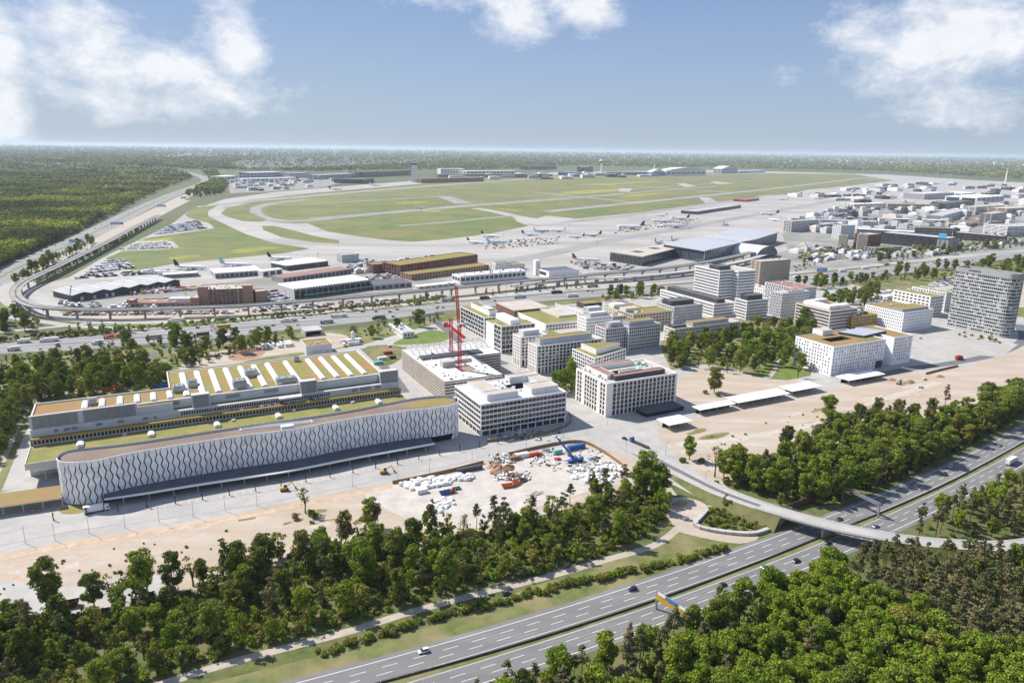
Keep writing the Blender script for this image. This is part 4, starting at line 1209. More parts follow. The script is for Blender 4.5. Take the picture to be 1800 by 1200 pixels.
rblock(r, 6, 14, 9, D - 8.5, zr, zr + 2.6, 'white_wall', 'red_roof')
rblock(r, W * .33, W * .66, D * .36, D * .40, zr, zr + 2.2, 'white_wall', 'white_roof')
rooftop_units(r, 2, 10, 6, D - 3, zr, 12, 5); rooftop_units(r, W * .7, W - 3, 10, D - 3, zr, 14, 6, ('blue_grey', 'white_wall', 'mint'))
mb = MB(); mb.box(W * .42, W * .98, -13, -1.2, 0, 3.2, 0, 1); mb.box(W * .40, W * .80, -14.5, -2, 3.2, 3.8, 1, 1)
mb.build('terrace_wing', [M['glass'], M['dark_roof']], parent=r)

h = 25.1
f, W, D = frame((944, 608), (1060, 595.3), (928.7, 602), h)
r = bld('grid_office', 'white two-winged office with square window grid and tall ground-floor arcade', f)
b = Block(r, 0, 0, W, 15, h, 'warm_white', 'gravel_roof', 'interior', t=.45)
b.core()
fl = floors(6.8, 24.4, 6, .70, .5)
b.face('f', [(.3, 6.2, grid(W, 18, .55))] + [(a, c, grid(W, 18, .70)) for a, c in fl], window=WG)
b.face('l', [(.3, 6.2, grid(15, 5, .45))] + [(a, c, grid(15, 5, .45)) for a, c in fl], window=WG)
b.parapet('rb'); b.done()
rblock(r, 5, W - 8, 4, 13, h - .7, h + 4.2, 'blue_grey', 'sedum')
h2 = 27.3
f2 = G(915.3, 592, h2) - f; x2 = float(f2 @ E1); y2 = float(f2 @ E2)
b = Block(r, x2, y2, 26, 14, h2, 'warm_white', 'gravel_roof', 'interior', t=.45)
b.core()
fl = floors(6.8, 26.5, 7, .68, .5)
b.face('f', [(.3, 6.2, grid(26, 6, .55))] + [(a, c, grid(26, 7, .70)) for a, c in fl], window=WG)
b.face('l', [(.3, 6.2, grid(14, 4, .45))] + [(a, c, grid(14, 4, .45)) for a, c in fl], window=WG)
b.parapet('rb'); b.done()
rblock(r, x2 + 4, x2 + 20, y2 + 3, y2 + 12, h2 - .7, h2 + 3.8, 'light_grey', 'light_grey')
mb = MB(); mb.box(x2 + 26, W - 4, 15.5, 40, 0, 26.5, 0, 1); mb.box(x2 + 10, x2 + 26, 15.5, y2, 0, 6, 0, 1)
mb.build('rear_wing', [M['warm_white'], M['sedum_green']], parent=r)
mb = MB(); mb.box(W * .55, W * .9, 22, 34, 26.5, 27.4, 0, 1); mb.build('roof_court', [M['blue_grey'], M['gravel_roof']], parent=r)
rooftop_units(r, W * .2, W * .5, 18, 36, 26.5, 5, 9)

h = 24.9
P3 = [G(u, v, h) for u, v in ((1045, 628.5), (1100, 612), (1006.7, 611.7))]
f = P3[0]
r = bld('wedge_office', 'white office with rounded corner and wedge-shaped planted penthouse behind the hotel', f, 0)
a1 = P3[1] - f; a2 = P3[2] - f
L1 = np.hypot(*a1); L2 = np.hypot(*a2); u1 = a1 / L1; u2 = a2 / L2
p4 = a1 + a2
mb = MB(); mb.prism([(0, 0) + u1 * .4 + u2 * .4, a1, p4 * .96, a2], 0, h - .7, 0, 1); mb.build('core', [M['interior'], M['sedum_green']], parent=r)
sk = MB()
for (dv, L, n, sgn) in ((u1, L1, 11, 1), (u2, L2, 10, -1)):
    nrm = np.array([dv[1], -dv[0]]) * sgn
    fl = [(.3, 6.0)] + floors(6.6, 24.3, 6, .70, .5)
    z = 0
    for (za, zb) in fl + [(h, h)]:
        sk.obox((*(nrm * 0), z), (*(dv * L), 0), (*(nrm * .45), 0), (0, 0, za - z)); z = zb
    ang = math.atan2(dv[1], dv[0])
    for i, (a, c) in enumerate(grid(L, n, .74)):
        for (za, zb) in fl:
            p0 = dv * (a if sgn > 0 else c) + nrm * .12
            link('window', random.choice(WG), r, (p0[0], p0[1], za), ang if sgn > 0 else ang + math.pi, (c - a, 1, zb - za))
    e = [0] + [v for ac in grid(L, n, .74) for v in ac] + [L]
    for i in range(0, len(e), 2):
        for (za, zb) in fl:
            sk.obox((*(dv * e[i]), za), (*(dv * (e[i + 1] - e[i])), 0), (*(nrm * .45), 0), (0, 0, zb - za))
sk.build('facade', M['white_wall'], parent=r)
tri = [G(u, v, h + 4.2) - f for u, v in ((1048, 613), (1090, 601.5), (1021.7, 602.8))]
mb = MB(); mb.prism(tri, h - .7, h + 4.2, 0, 1); mb.build('penthouse', [M['white_wall'], M['sedum']], parent=r)

for nm, lab, ps, hh, D_, n1, n2 in (('glass_office', 'dark glass office framed in white beside the building site', ((851.3, 558), (879.3, 553.3), (808.7, 536.7)), 22.0, 60, 5, 9),
                                    ('glass_office', 'lower dark glass office framed in white next to the grid office', ((881.3, 573.3), (938.7, 566.7), (868, 567.3)), 26.3, 15, 9, 3)):
    f, W, D = frame(*ps, hh)
    D = D_
    r = bld(nm, lab, f)
    b = Block(r, 0, 0, W, D, hh, 'white_wall', 'sedum_green', 'interior', t=.5)
    b.core()
    fl = floors(4, hh - .6, 4 if n2 == 9 else 5, .9, .5)
    for sd, L, n in (('f', W, n1), ('l', D, n2)):
        rws = []
        for i, (a, c) in enumerate(fl):
            g = grid(L, n if i % 2 else n - 1, .93, .3, .3)
            rws.append((a, c, g))
        b.face(sd, [(.2, 3.4, grid(L, n, .9))] + rws, variants=(0, 0, 0, 3, 0))
    b.parapet('rb'); b.done()
    if n2 == 9:
        rblock(r, W * .45, W * .9, D * .12, D * .9, hh - .7, hh + 4, 'white_wall', 'sedum_green')
        rblock(r, W * .5, W * .85, D * .2, D * .5, hh + 4, hh + 5.2, 'light_grey', 'light_grey')
    else:
        mb = MB(); mb.box(W * .30, W * .55, 2, 34, hh - .7, hh + 4.5); mb.build('rooftop_block', M['white_wall'], parent=r)
        mb = MB(); mb.box(0, W, 15.6, 34, 0, hh - 1.5, 0, 1); mb.build('rear_wing', [M['white_wall'], M['sedum_green']], parent=r)

hh = 12
f, W, D = frame((959, 569), (1030, 560), (905, 545), hh)
r = bld('white_hall', 'low long white hall with bright green planted roof among the offices', f)
b = Block(r, 0, 0, W, D, hh, 'white_wall', 'sedum_green', 'interior', t=.4); b.core(); b.face('f', [(4, 6.5, grid(W, 14, .7)), (8, 10, grid(W, 14, .7))], variants=(0, 1, 3)); b.parapet('lrb'); b.done()
rblock(r, W * .55, W * .98, D * .3, D * .9, hh - .7, hh + 1.0, 'cream_wall', 'gravel_roof', 'roof_terrace')
mb = MB()
for i in range(26): mb.box(W * 1.02, W * 1.02 + .6, i * D / 26, i * D / 26 + 1.3, hh - .5, hh + 4.5)
mb.build('fin_screen', M['white_wall'], parent=r)
hh = 13
f, W, D = frame((904, 546.7), (956, 537.3), (878.7, 532), hh)
r = bld('brown_hall', 'flat pale-roofed hall with brown side wall beside the motorway', f)
mb = MB(); mb.box(0, W, 0, D, 0, hh, 0, 1); mb.box(-.4, W + .4, -.4, D + .4, hh, hh + .8, 1, 1)
mb.build('hall_body', [M['brick'], M['gravel_roof']], parent=r)
mb = MB()
for i in range(14): mb.box(-.15, 0, i * D / 14, i * D / 14 + .4, 0, hh)
mb.build('pilaster', M['brown_band'], parent=r)

def std(name, label, ps, h, wall, roof, n1, n2, nf, wf=.6, hf=.6, g0=None, ang=GA, rb=None, variants=(0, 0, 1, 3), t=.4, D=None, W=None, stag=0, ru=5, z0=0.6, window=None, par='rb', full=None):
    f, W_, D_ = frame(*ps, h, ang)
    W = W or W_; D = D or D_
    r = bld(name, label, f, ang)
    b = Block(r, 0, 0, W, D, h, wall, roof, 'interior', t=t); b.core()
    fl = floors(z0, h - .8, nf, hf, .5)
    for sd, L, n in (('f', W, n1), ('l', D, n2)):
        rws = []
        for i, (a, c) in enumerate(fl):
            g = grid(L, n, wf)
            if stag and i % 2: g = [(p + L / n * stag, min(q + L / n * stag, L - .3)) for p, q in g if p + L / n * stag < L - .6]
            if full and i > 0 and full == 'rand':
                g = [x for x in g if random.random() < .8]
            rws.append((a, c, g))
        b.face(sd, rws, variants=None if window else variants, window=window)
    b.parapet(par); b.done()
    for q in (rb or ()):
        rblock(r, q[0] * W, q[1] * W, q[2] * D, q[3] * D, h - .7, h + q[4], q[5], q[6])
    if ru: rooftop_units(r, W * .15, W * .85, D * .2, D * .8, h - .7, ru, int(h * 10))
    return r, W, D

std('office_block', 'white office with scattered square windows behind the planted hall', ((1030.7, 558.7), (1076, 555), (1017.3, 555.3)), 21, 'white_wall', 'gravel_roof', 12, 5, 6, .5, .5, stag=.25, rb=((.25, .95, .25, .8, 3, 'blue_grey', 'light_grey'),), D=16)
std('office_block', 'grey-brown annex adjoining the white office with scattered windows', ((1077, 556), (1098, 553), (1070, 553)), 18, 'pale_beige', 'gravel_roof', 6, 4, 5, .6, .5, D=14)
std('office_block', 'narrow dark-gridded office west of its larger twin', ((1065, 577.5), (1096.7, 571.7), (1050, 570)), 23.5, 'light_grey', 'red_roof', 10, 6, 7, .66, .68, rb=((.35, .95, .3, .8, 3.2, 'blue_grey', 'grey_roof'),), D=17)
std('office_block', 'larger dark-gridded office facing the park trees', ((1105.8, 574), (1164, 568.8), (1097, 568)), 24.5, 'light_grey', 'red_roof', 15, 5, 7, .66, .68, rb=((.05, .85, .15, .8, 3.4, 'blue_grey', 'sedum'),), D=17)
std('office_block', 'beige office with planted roof garden and open corner terrace', ((1113.3, 552.5), (1175.8, 544), (1091.7, 544)), 18.3, 'pale_beige', 'sedum', 12, 6, 5, .6, .55, rb=((.0, .35, .55, 1, 3, 'cream_wall', 'gravel_roof'),))
std('office_block', 'pale office with planted roof and white stair head behind the beige one', ((1085, 545), (1130, 538), (1066, 537)), 17, 'cream_wall', 'sedum', 10, 6, 5, .5, .5, rb=((.1, .5, .5, .9, 3, 'white_wall', 'white_roof'),))
std('office_block', 'white office with dark rooftop storey near the motorway', ((1025, 548), (1062, 543), (1000, 538)), 15, 'white_wall', 'gravel_roof', 9, 7, 4, .5, .5, rb=((.35, 1.15, .45, .95, 5, 'dark_grey', 'sedum_brown'), (.3, .9, .1, .4, 2.6, 'blue_grey', 'light_grey')))
std('office_block', 'grey-brown office with narrow tilted windows and black rooftop storey', ((1184.5, 539), (1234.8, 533.8), (1152, 530)), 18.8, 'light_grey', 'gravel_roof', 18, 10, 5, .45, .72, rb=((.05, .85, .25, .75, 4, 'dark_grey', 'dark_roof'),), stag=.3)
std('park_office', 'long low beige office bar with staggered windows behind the park trees', ((1186, 578), (1301.5, 564.5), (1167, 572)), 14.6, 'cream_wall', 'gravel_roof', 22, 5, 4, .55, .5, stag=.4, rb=((.3, .85, .2, .85, 3, 'grey_wall', 'sedum_brown'), (.02, .22, .3, .8, 1.2, 'dark_grey', 'solar')))

def banded(name, label, ps, h, nf, wall='white_wall', roof='gravel_roof', ang=GA, D=None, W=None, rb=(), frac=.52, bays=1.6, var=(0, 0, 3, 1), z0=.5):
    f, W_, D_ = frame(*ps, h, ang); W = W or W_; D = D or D_
    r = bld(name, label, f, ang)
    b = Block(r, 0, 0, W, D, h, wall, roof, 'interior', t=.7); b.core()
    for sd, L in (('f', W), ('l', D)):
        n = max(3, int(L / bays))
        b.face(sd, [(a, c, grid(L, n, .96, .25, .25)) for a, c in floors(z0, h - .9, nf, frac, .5)], variants=var)
    b.parapet('rb'); b.done()
    for q in rb: rblock(r, q[0] * W, q[1] * W, q[2] * D, q[3] * D, h - .7, h + q[4], q[5], q[6])
    return r, W, D

r, W, D = banded('striped_tower', 'tall white and dark striped office tower with folded front', ((1265.5, 475.3), (1285, 472.5), (1224, 466.3)), 48.5, 13, D=43, rb=((.1, .95, .1, .5, 3.5, 'dark_grey', 'dark_roof'),))
b = Block(r, W + .5, -8, 27, 38, 47.5, 'white_wall', 'gravel_roof', 'interior', t=.7); b.core()
for sd, L in (('f', 27), ('l', 38)): b.face(sd, [(a, c, grid(L, int(L / 1.6), .96, .25, .25)) for a, c in floors(.5, 46.6, 13, .52, .5)], variants=(0, 0, 3, 1))
b.parapet('rb'); b.done()
banded('striped_office', 'long low white and dark striped wing with dark rooftop bar', ((1255, 533.8), (1289.5, 530), (1165.8, 507.5)), 15.5, 4, D=98, rb=((.2, .6, .02, .95, 4, 'dark_grey', 'dark_roof'),))
banded('striped_office', 'small white and dark striped block with black rooftop box by the park', ((1313.5, 528.5), (1352.5, 525.5), (1297.8, 524)), 22.2, 6, D=18, rb=((.1, .85, .2, .8, 4.5, 'dark_grey', 'dark_roof'),))
std('slab_tower', 'tall beige concrete slab tower beside the striped tower', ((1337.5, 459.5), (1397.5, 457), (1320, 456.5)), 39, 'beige_wall', 'gravel_roof', 24, 2, 11, .55, .42, D=18)
std('office_block', 'small white office below the beige slab tower', ((1342, 507), (1358, 505.5), (1318, 501)), 13, 'white_wall', 'gravel_roof', 5, 8, 3, .5, .5, D=30)
std('lattice_office', 'grey office with irregular upright windows and rounded corner', ((1375, 515.5), (1420, 510), (1353, 510)), 28.7, 'light_grey', 'gravel_roof', 18, 7, 8, .5, .74, stag=.35, D=18, rb=((.3, .9, .2, .8, .6, 'light_grey', 'red_roof'),))
std('lattice_office', 'rear grey wing of the irregular-windowed office with reddish roof', ((1400, 507), (1446, 509), (1372, 496)), 27, 'light_grey', 'red_roof', 14, 12, 8, .5, .72, stag=.35, D=50, W=34)

h = 26.3
f, W, D = frame((1465.8, 609), (1601.7, 587.5), (1401.7, 590), h)
r = bld('perforated_office', 'large white office with scattered slit windows and open patio beside the white canopies', f)
rg = random.Random(5)

def slits(L, n, w, lo=.3):
    out = []
    for i in range(n):
        a = .8 + i * (L - 1.6) / n
        if rg.random() < .86: out.append((a + rg.uniform(.1, .5), a + rg.uniform(.1, .5) + w))
    o2 = []; last = 0
    for p, q in out:
        if p > last + .25 and q < L - .4: o2.append((p, q)); last = q
    return o2

W1 = W * .64; x3 = W * .76
b = Block(r, 0, 0, W1, D, h, 'panel_white', 'sedum_brown', 'interior', t=.4)
b.core(hole=(W1 * .2, W1 * .62, D * .35, D * .62))
fl = floors(.8, h - 1.0, 8, .62, .5)
b.face('f', [(a, c, slits(W1, 20, 1.15)) for a, c in fl], window=WS)
b.face('l', [(a, c, slits(D, 13, 1.1)) for a, c in fl], window=WS)
b.parapet('rb'); b.done()
b = Block(r, x3, 0, W - x3, D, h, 'panel_white', 'sedum_brown', 'interior', t=.4); b.core()
b.face('f', [(a, c, slits(W - x3, 8, 1.15)) for a, c in fl[1:]], z0=.1, window=WS)
b.parapet('rlb'); b.done()
mb = MB(); mb.box(W1 + .5, x3 - .5, 12, D - .5, 0, h - 1.4, 0, 1); mb.build('link_wing', [M['panel_cool'], M['sedum_brown']], parent=r)
mb = MB(); mb.box(W1 * .86, W1 - .5, -.8, -.5, .3, 7); mb.build('entrance_glass', M['glass_blue'], parent=r)
mb = MB(); mb.prism([(W * .50, D * .28), (W * .86, D * .40), (W * .74, D * .86), (W * .42, D * .78)], h - .7, h + 1.6, 0, 1); mb.build('glass_roof', [M['dark_metal'], M['blue_grey']], parent=r)
rblock(r, W * .24, W * .36, D * .82, D * 1.1, h - .7, h + 3.5, 'white_wall', 'gravel_roof')
mb = MB(); mb.box(W * .42, W * .60, D * .08, D * .30, h - .68, h - .45); mb.build('green_roof', M['sedum_green'], parent=r)

banded('brown_band_office', 'white office with dark brown window bands and white rooftop ring', ((1460, 545.8), (1513, 541.7), (1402.5, 531.7)), 22.5, 6, 'cream_wall', 'red_roof', rb=((.12, .5, .12, .3, 3, 'white_wall', 'white_roof'), (.5, .85, .1, .3, 3, 'white_wall', 'white_roof'), (.12, .3, .3, .9, 3, 'white_wall', 'white_roof'), (.3, .9, .78, .92, 3, 'white_wall', 'white_roof')), var=(4, 0, 4, 0), frac=.6, D=46)
std('gold_house', 'small ochre block with dark square windows between two white offices', ((1499, 556.7), (1544, 551.7), (1478, 552.5)), 14.5, 'gold_wall', 'sedum', 9, 4, 4, .66, .6, rb=((.5, .8, .4, .8, 1.6, 'dark_grey', 'dark_roof'),), D=15)
r, W, D = std('slit_office', 'white office with even rows of slit windows beside the plaza', ((1589, 549), (1645, 544), (1535, 533.3)), 21.5, 'panel_white', 'sedum_brown', 22, 20, 6, .42, .62, stag=.3, D=47, W=49)
rblock(r, 2, W - 4, 3, D * .45, 20.8, 23.5, 'grey_wall', 'sedum')
std('cream_hotel', 'cream block with paired dark windows next to the grey tower', ((1636.7, 520.8), (1661.4, 519.4), (1595, 506)), 24.7, 'warm_white', 'sedum_green', 5, 9, 6, .62, .5, D=48, W=23)
std('cream_hotel', 'white block with stepped dark windows between cream block and grey tower', ((1664, 514), (1674, 512), (1624, 499)), 24, 'white_wall', 'sedum_green', 4, 12, 6, .6, .5, D=45, W=14)
r, W, D = std('white_pavilion', 'low white hall with raised roof box among trees', ((1561, 520), (1591.6, 516.3), (1534, 511.6)), 7, 'white_wall', 'white_roof', 6, 6, 1, .5, .4)
rblock(r, W * .2, W * .8, D * .45, D * .7, 6.3, 9.5, 'light_grey', 'white_roof')

h = Hgt((1665, 573), (1682, 468.4))
angT = rad(-62.0)
f = G(1682, 468.4, h)
W = 62.0; D = 22.0
r = bld('grey_tower', 'tall grey office tower with rounded corner, glass bays and roof sign', f, angT)
NFL = 17
rc = 7.0
out_ = [(0, 0)] + [(W - rc + rc * math.sin(a), rc - rc * math.cos(a)) for a in np.linspace(0, math.pi / 2, 8)] + [(W, D * .7), (W - 6, D), (0, D)]
mb = MB(); mb.prism(out_, 0, h - 5, 0, 1); mb.build('core', [M['interior'], M['sedum_green']], parent=r)
fh = (h - 5.5) / NFL
OP, OS = resample(np.array(out_[:10] + [(W, D * .7)]), 1.0)
nO = -offsets(OP)
for k in range(NFL):
    z = .5 + k * fh
    mb = MB()
    i = 0
    pts = [OP[j] for j in range(0, len(OP), 2)]
    nn_ = [nO[j] for j in range(0, len(OP), 2)]
    for j in range(len(pts) - 1):
        p = pts[j] + nn_[j] * .15; q = pts[j + 1] + nn_[j + 1] * .15
        bay = (34 < pts[j][0] + 0 < 44 and k >= 9) or (10 < pts[j][0] < 21 and k < 9)
        mi = 5 if bay else random.choices((0, 1, 2, 3), (2.6, 3.4, 3.6, 1.5))[0]
        if k == 6 and pts[j][0] > 42: mi = 0
        mb.quad((*p, z + fh * .28), (*q, z + fh * .28), (*q, z + fh * .98), (*p, z + fh * .98), mi)
    mb.build('window_band', [M['glass'], M['glass_mid'], M['blind'], M['glass_blue'], M['glass_brown'], M['glass_green']], parent=r, kind='stuff')
    mb = MB()
    mb.rings([[(*(OP[j] + nO[j] * .05), z - fh * .02), (*(OP[j] + nO[j] * .45), z - fh * .02), (*(OP[j] + nO[j] * .45), z + fh * .28), (*(OP[j] + nO[j] * .05), z + fh * .28)] for j in range(len(OP))])
    mb.build('spandrel', M['light_grey'], parent=r)
mb = MB()
for j in range(0, len(OP), 2):
    p = OP[j] + nO[j] * .1
    mb.beam((*p, .5), (*(p), h - 5), .18, .3)
mb.build('mullions', M['light_grey'], parent=r)
mb = MB()
mb.rings([[(*OP[j], h - 5), (*(OP[j] + nO[j] * .5), h - 5), (*(OP[j] + nO[j] * .5), h + (OP[j][0] / W) * .6), (*OP[j], h + (OP[j][0] / W) * .6)] for j in range(len(OP))])
mb.box(0, .6, .2, D, h - 5, h); mb.box(.6, W - 6, D - .6, D, h - 5, h)
mb.build('crown_screen', M['grey_wall'], parent=r)
for k in range(10):
    pass
mb = MB()
for k, wv in enumerate((.9, .7, .9, .8, .7, .9, .5, .8)):
    mb.box(14 + k * 1.6, 14 + k * 1.6 + 1.1, -.75, -.55, h - 2.6, h - 2.6 + 1.3)
mb.build('roof_sign', M['dark_grey'], parent=r)

h = 18.3
f, W, D = frame((781.7, 670.8), (879.5, 655), (707.5, 614), h)
r = bld('garage_under_construction', 'parking garage under construction with brown and white bands and raw concrete deck', f)
D1 = float((G(834, 625, h) - f) @ E2)
W2 = float((G(884, 621.5, h) - f) @ E1)
nb = 8
mb = MB()
mb.box(.6, W - .6, .6, D1, 0, h - .9); mb.box(.6, W2 - .6, D1, D - .6, 0, h - .9)
mb.build('inner_decks', M['interior'], parent=r)
mb = MB()
hx = (W * .45, W * .72, D1 * .32, D1 * .60)
for q in ((0, W, 0, hx[2]), (0, W, hx[3], D1), (0, hx[0], hx[2], hx[3]), (hx[1], W, hx[2], hx[3])): mb.box(*q, h - .45, h)
mb.box(0, W2, D1 + .02, D, h - .45, h - .02)
mb.build('top_deck', M['raw_slab'], parent=r)
mb = MB(); mb.box(*hx, h - .88, h - .8); mb.build('light_well', M['brown_band'], parent=r)
fh = h / nb
for k in range(nb):
    z = k * fh
    for (mm, a, c) in (('raw_slab', .05, .50), ('brown_band', .50, .70)):
        mb = MB(); t = .12 if mm == 'raw_slab' else .2
        mb.box(-t, .3, -.0, D, z + fh * a, z + fh * c)
        mb.box(-t, W + t, -t, -.01, z + fh * a, z + fh * c)
        mb.box(W, W + t, 0, D1, z + fh * a, z + fh * c)
        mb.box(W + t + .01, W2 + t, D1 - t, D1, z + fh * a, z + fh * c)
        mb.box(W2, W2 + t, D1 + .01, D, z + fh * a, z + fh * c)
        mb.build('facade_band', M[mm], parent=r)
mb = MB()
for i in range(int(D / 5)):
    mb.box(-.05, .4, i * 5, i * 5 + .4, 0, h - .5)
for i in range(int(W / 5)): mb.box(i * 5, i * 5 + .4, -.05, .4, 0, h - .5)
for i in range(int(W2 / 5)): mb.box(i * 5, i * 5 + .4, D1 + .1, D1 + .5, 0, h - .5)
mb.build('columns', M['concrete'], parent=r)
rg = random.Random(2)
for i in range(14):
    x = 3 + i * (W2 - 6) / 13
    mb = MB(); mb.box(x, x + .35, D - 22, D - 1, h + 3.2, h + 3.6); mb.box(x, x + .35, D - 1.4, D - 1, h, h + 3.2); mb.box(x, x + .35, D - 22, D - 21.6, h, h + 3.2)
    mb.build('steel_frame', M['steel'], parent=r)
mb = MB(); mb.box(W * .25, W * .47, D1 * .60, D1 * .72, h, h + 4.5); mb.box(W * .5, W * .8, D1 * .74, D1 * .84, h, h + 2.8); mb.build('stair_core', M['concrete'], parent=r)
mb = MB(); mb.box(W * .1, W2 * .8, D1 * 1.08, D1 * 1.26, h + .05, h + 1.2); mb.build('dark_bay', M['dark_metal'], parent=r)
for i in range(60):
    x = rg.uniform(1, W - 4); y = rg.uniform(1, D1 - 4) if rg.random() < .6 else rg.uniform(D1, D - 24)
    if hx[0] - 3 < x < hx[1] and hx[2] - 3 < y < hx[3]: continue
    w = rg.uniform(.5, 2.6); d = rg.uniform(.4, 1.8); z = rg.uniform(.25, 1.1)
    mb = MB(); mb.box(x, x + w, y, y + d, h, h + z); mb.box(x + .1, x + w - .1, y + .1, y + d - .1, h + z, h + z + .12)
    mb.build('material_stack', M[rg.choice(('light_grey', 'steel', 'wood_fence', 'white_wall', 'dark_metal', 'concrete'))], parent=r)
for i in range(46):
    mb = MB(); x = rg.uniform(.5, W2 - 1); y = rg.choice((.4, D1 + .5, D - 1, rg.uniform(D1, D)))
    mb.beam((x, y, h), (x, y, h + 1.1), .08); mb.beam((x, y, h + 1.1), (x + 2.4, y, h + 1.1), .06); mb.beam((x, y, h + .6), (x + 2.4, y, h + .6), .06)
    mb.build('guard_rail', M['steel'], parent=r)

f, W, D = frame((538, 609), (583, 604), (526, 600), 9)
r = bld('service_building', 'small grey building with brown planted roof behind the long hall', f)
mb = MB(); mb.box(0, W, 0, D, 0, 9, 0, 0); mb.build('walls', M['light_grey'], parent=r)
mb = MB()
for q in ((0, W, -.2, .3), (0, W, D - .3, D + .2), (-.2, .3, .3, D - .3), (W - .3, W + .2, .3, D - .3)): mb.box(*q, 8.6, 9.9)
mb.build('parapet', M['cream_wall'], parent=r)
mb = MB(); mb.box(.3, W - .3, .3, D - .3, 9, 9.25); mb.build('green_roof', M['sedum'], parent=r)
for (a, w) in ((W * .25, 8), (W * .75, 3)):
    mb = MB(); mb.box(a, a + w, -.3, -.05, 2.0, 4.4); mb.build('gate', M['blue_grey'], parent=r)
rooftop_units(r, 1, W - 3, 1, D - 3, 9.25, 3, 4)
std('flat_roof_house', 'low pale house among trees in front of the motorway', ((708, 584), (712, 582), (640, 577)), 6, 'white_wall', 'grey_roof', 3, 12, 1, .5, .5, W=12, D=44)
f = G(552, 590)
r = bld('tunnel_mouth', 'concrete tunnel mouth in the sandy slope beside the motorway', f)
mb = MB(); mb.box(-9, 9, 0, 20, 4.6, 5.6); mb.box(-9, -7.5, 0, 20, 0, 4.6); mb.box(7.5, 9, 0, 20, 0, 4.6); mb.box(-7.5, 7.5, 18, 19, 0, 4.6)
mb.build('portal', M['concrete'], parent=r)

for i, (ps, lab) in enumerate((((1150, 738, 1186, 749, 1219, 737, 1188, 727), 'white flat canopy nearest the hotel corner'), ((1222, 714, 1230, 722, 1293, 710, 1275, 700), 'white flat canopy second along the street, before the lone tree'),
                          ((1288, 697, 1302, 712, 1382, 690, 1356, 680), 'long white flat canopy third along the street'), ((1376, 680, 1393, 690, 1440, 678, 1420, 667), 'white flat canopy fourth along the street, before the perforated office'),
                          ((1476, 659, 1494, 672, 1548, 657, 1530, 648), 'white flat canopy at the foot of the perforated office'))):
    q = [G(ps[2 * k], ps[2 * k + 1], 4.6) for k in range(4)]
    c = sum(q) / 4
    r = empty('street_canopy', (*c, 0), 0, lab, 'canopy', 'white canopies along the street')
    w = float((q[2] - q[1]) @ E1); d = max(9.0, float((q[0] - q[1]) @ E2))
    d = min(d, 14)
    mb = MB()
    def loc(x, y): return E1 * x + E2 * y
    o = loc(-w / 2, -d / 2)
    mb.obox((*o, 4.2), (*(E1 * w), 0), (*(E2 * d), 0), (0, 0, .45)); mb.build('roof', M['white_roof'], parent=r)
    n = max(3, int(w / 6))
    for k in range(n):
        for y in (-d / 2 + .8, d / 2 - .8):
            p = loc(-w / 2 + 1 + (w - 2) * k / (n - 1), y)
            mb = MB(); mb.cyl(p[0], p[1], 0, 4.2, .13, n=6); mb.build('post', M['light_grey'], parent=r)
    mb = MB(); o = loc(-w / 2 + 1, d * .1); mb.obox((*o, 0), (*(E1 * (w - 2)), 0), (*(E2 * .2), 0), (0, 0, 3)); mb.build('rear_wall', M['glass_brown'], parent=r)
# ------------------------------------------------------------------ airport side: cargo halls, terminals, viaduct
def fline(p1, p2):
    a = G(*p1); b = G(*p2); d = b - a
    return a, float(np.hypot(*d)), math.atan2(d[1], d[0])

def slab(name, label, p1, p2, depth, h, wall, roof, n=8, nf=2, wf=.6, hf=.5, var=(0, 0, 1, 3), rb=(), t=.4, z0=.5, nl=None, group=None, cat='building'):
    f, W, ang = fline(p1, p2)
    r = empty(name, (*f, 0), ang, label, cat, group)
    b = Block(r, 0, 0, W, depth, h, wall, roof, 'interior', t=t); b.core()
    nl = nl or max(2, int(n * depth / W))
    for sd, L, k in (('f', W, n), ('l', depth, nl)):
        b.face(sd, [(a, c, grid(L, k, wf)) for a, c in floors(z0, h - .6, nf, hf, .5)], variants=var)
    b.parapet('rb'); b.done()
    for q in rb: rblock(r, q[0] * W, q[1] * W, q[2] * depth, q[3] * depth, h - .7, h + q[4], q[5], q[6])
    return r, W

r, W = slab('brick_office', 'large brown brick office block with ribbed end towers by the viaduct', (353, 537), (443, 533), 36, 19, 'brick_light', 'gravel_roof', 12, 6, .78, .6, nl=8)
for (x0, x1) in ((-2, W * .16), (W * .84, W + 2)):
    mb = MB(); mb.box(x0, x1, -2.5, 6, 0, 22); mb.box(x0 + .4, x1 - .4, -2.1, 5.6, 22, 22.4)
    for k in range(3): mb.box(x0 + (x1 - x0) * (k + .5) / 3.3, x0 + (x1 - x0) * (k + .5) / 3.3 + .5, -2.8, -2.5, 1, 21)
    mb.build('brick_tower', M['brick_light'], parent=r)
mb = MB()
for k in range(5): mb.box(W * .16 + k * W * .17 - .5, W * .16 + k * W * .17 + .5, -1.4, -.4, 0, 19)
mb.build('brick_pier', M['brick_light'], parent=r)
rooftop_units(r, 4, W - 4, 4, 30, 18.3, 16, 12)
slab('brick_annex', 'low brick annex with gravel roof beside the brick office block', (222, 541), (350, 540), 26, 6, 'brick_light', 'red_roof', 16, 1, .5, .4, rb=((.55, .9, .3, .7, 3, 'white_wall', 'white_roof'), (.0, .1, .1, .5, 2.5, 'brick_light', 'gravel_roof'), (.88, 1, .05, .9, 5, 'brick_light', 'gravel_roof')))
slab('brick_cube', 'plain brick cube at the right of the brick office block', (451, 532), (471, 530), 16, 14, 'brick_light', 'gravel_roof', 1, 1, .01, .01)

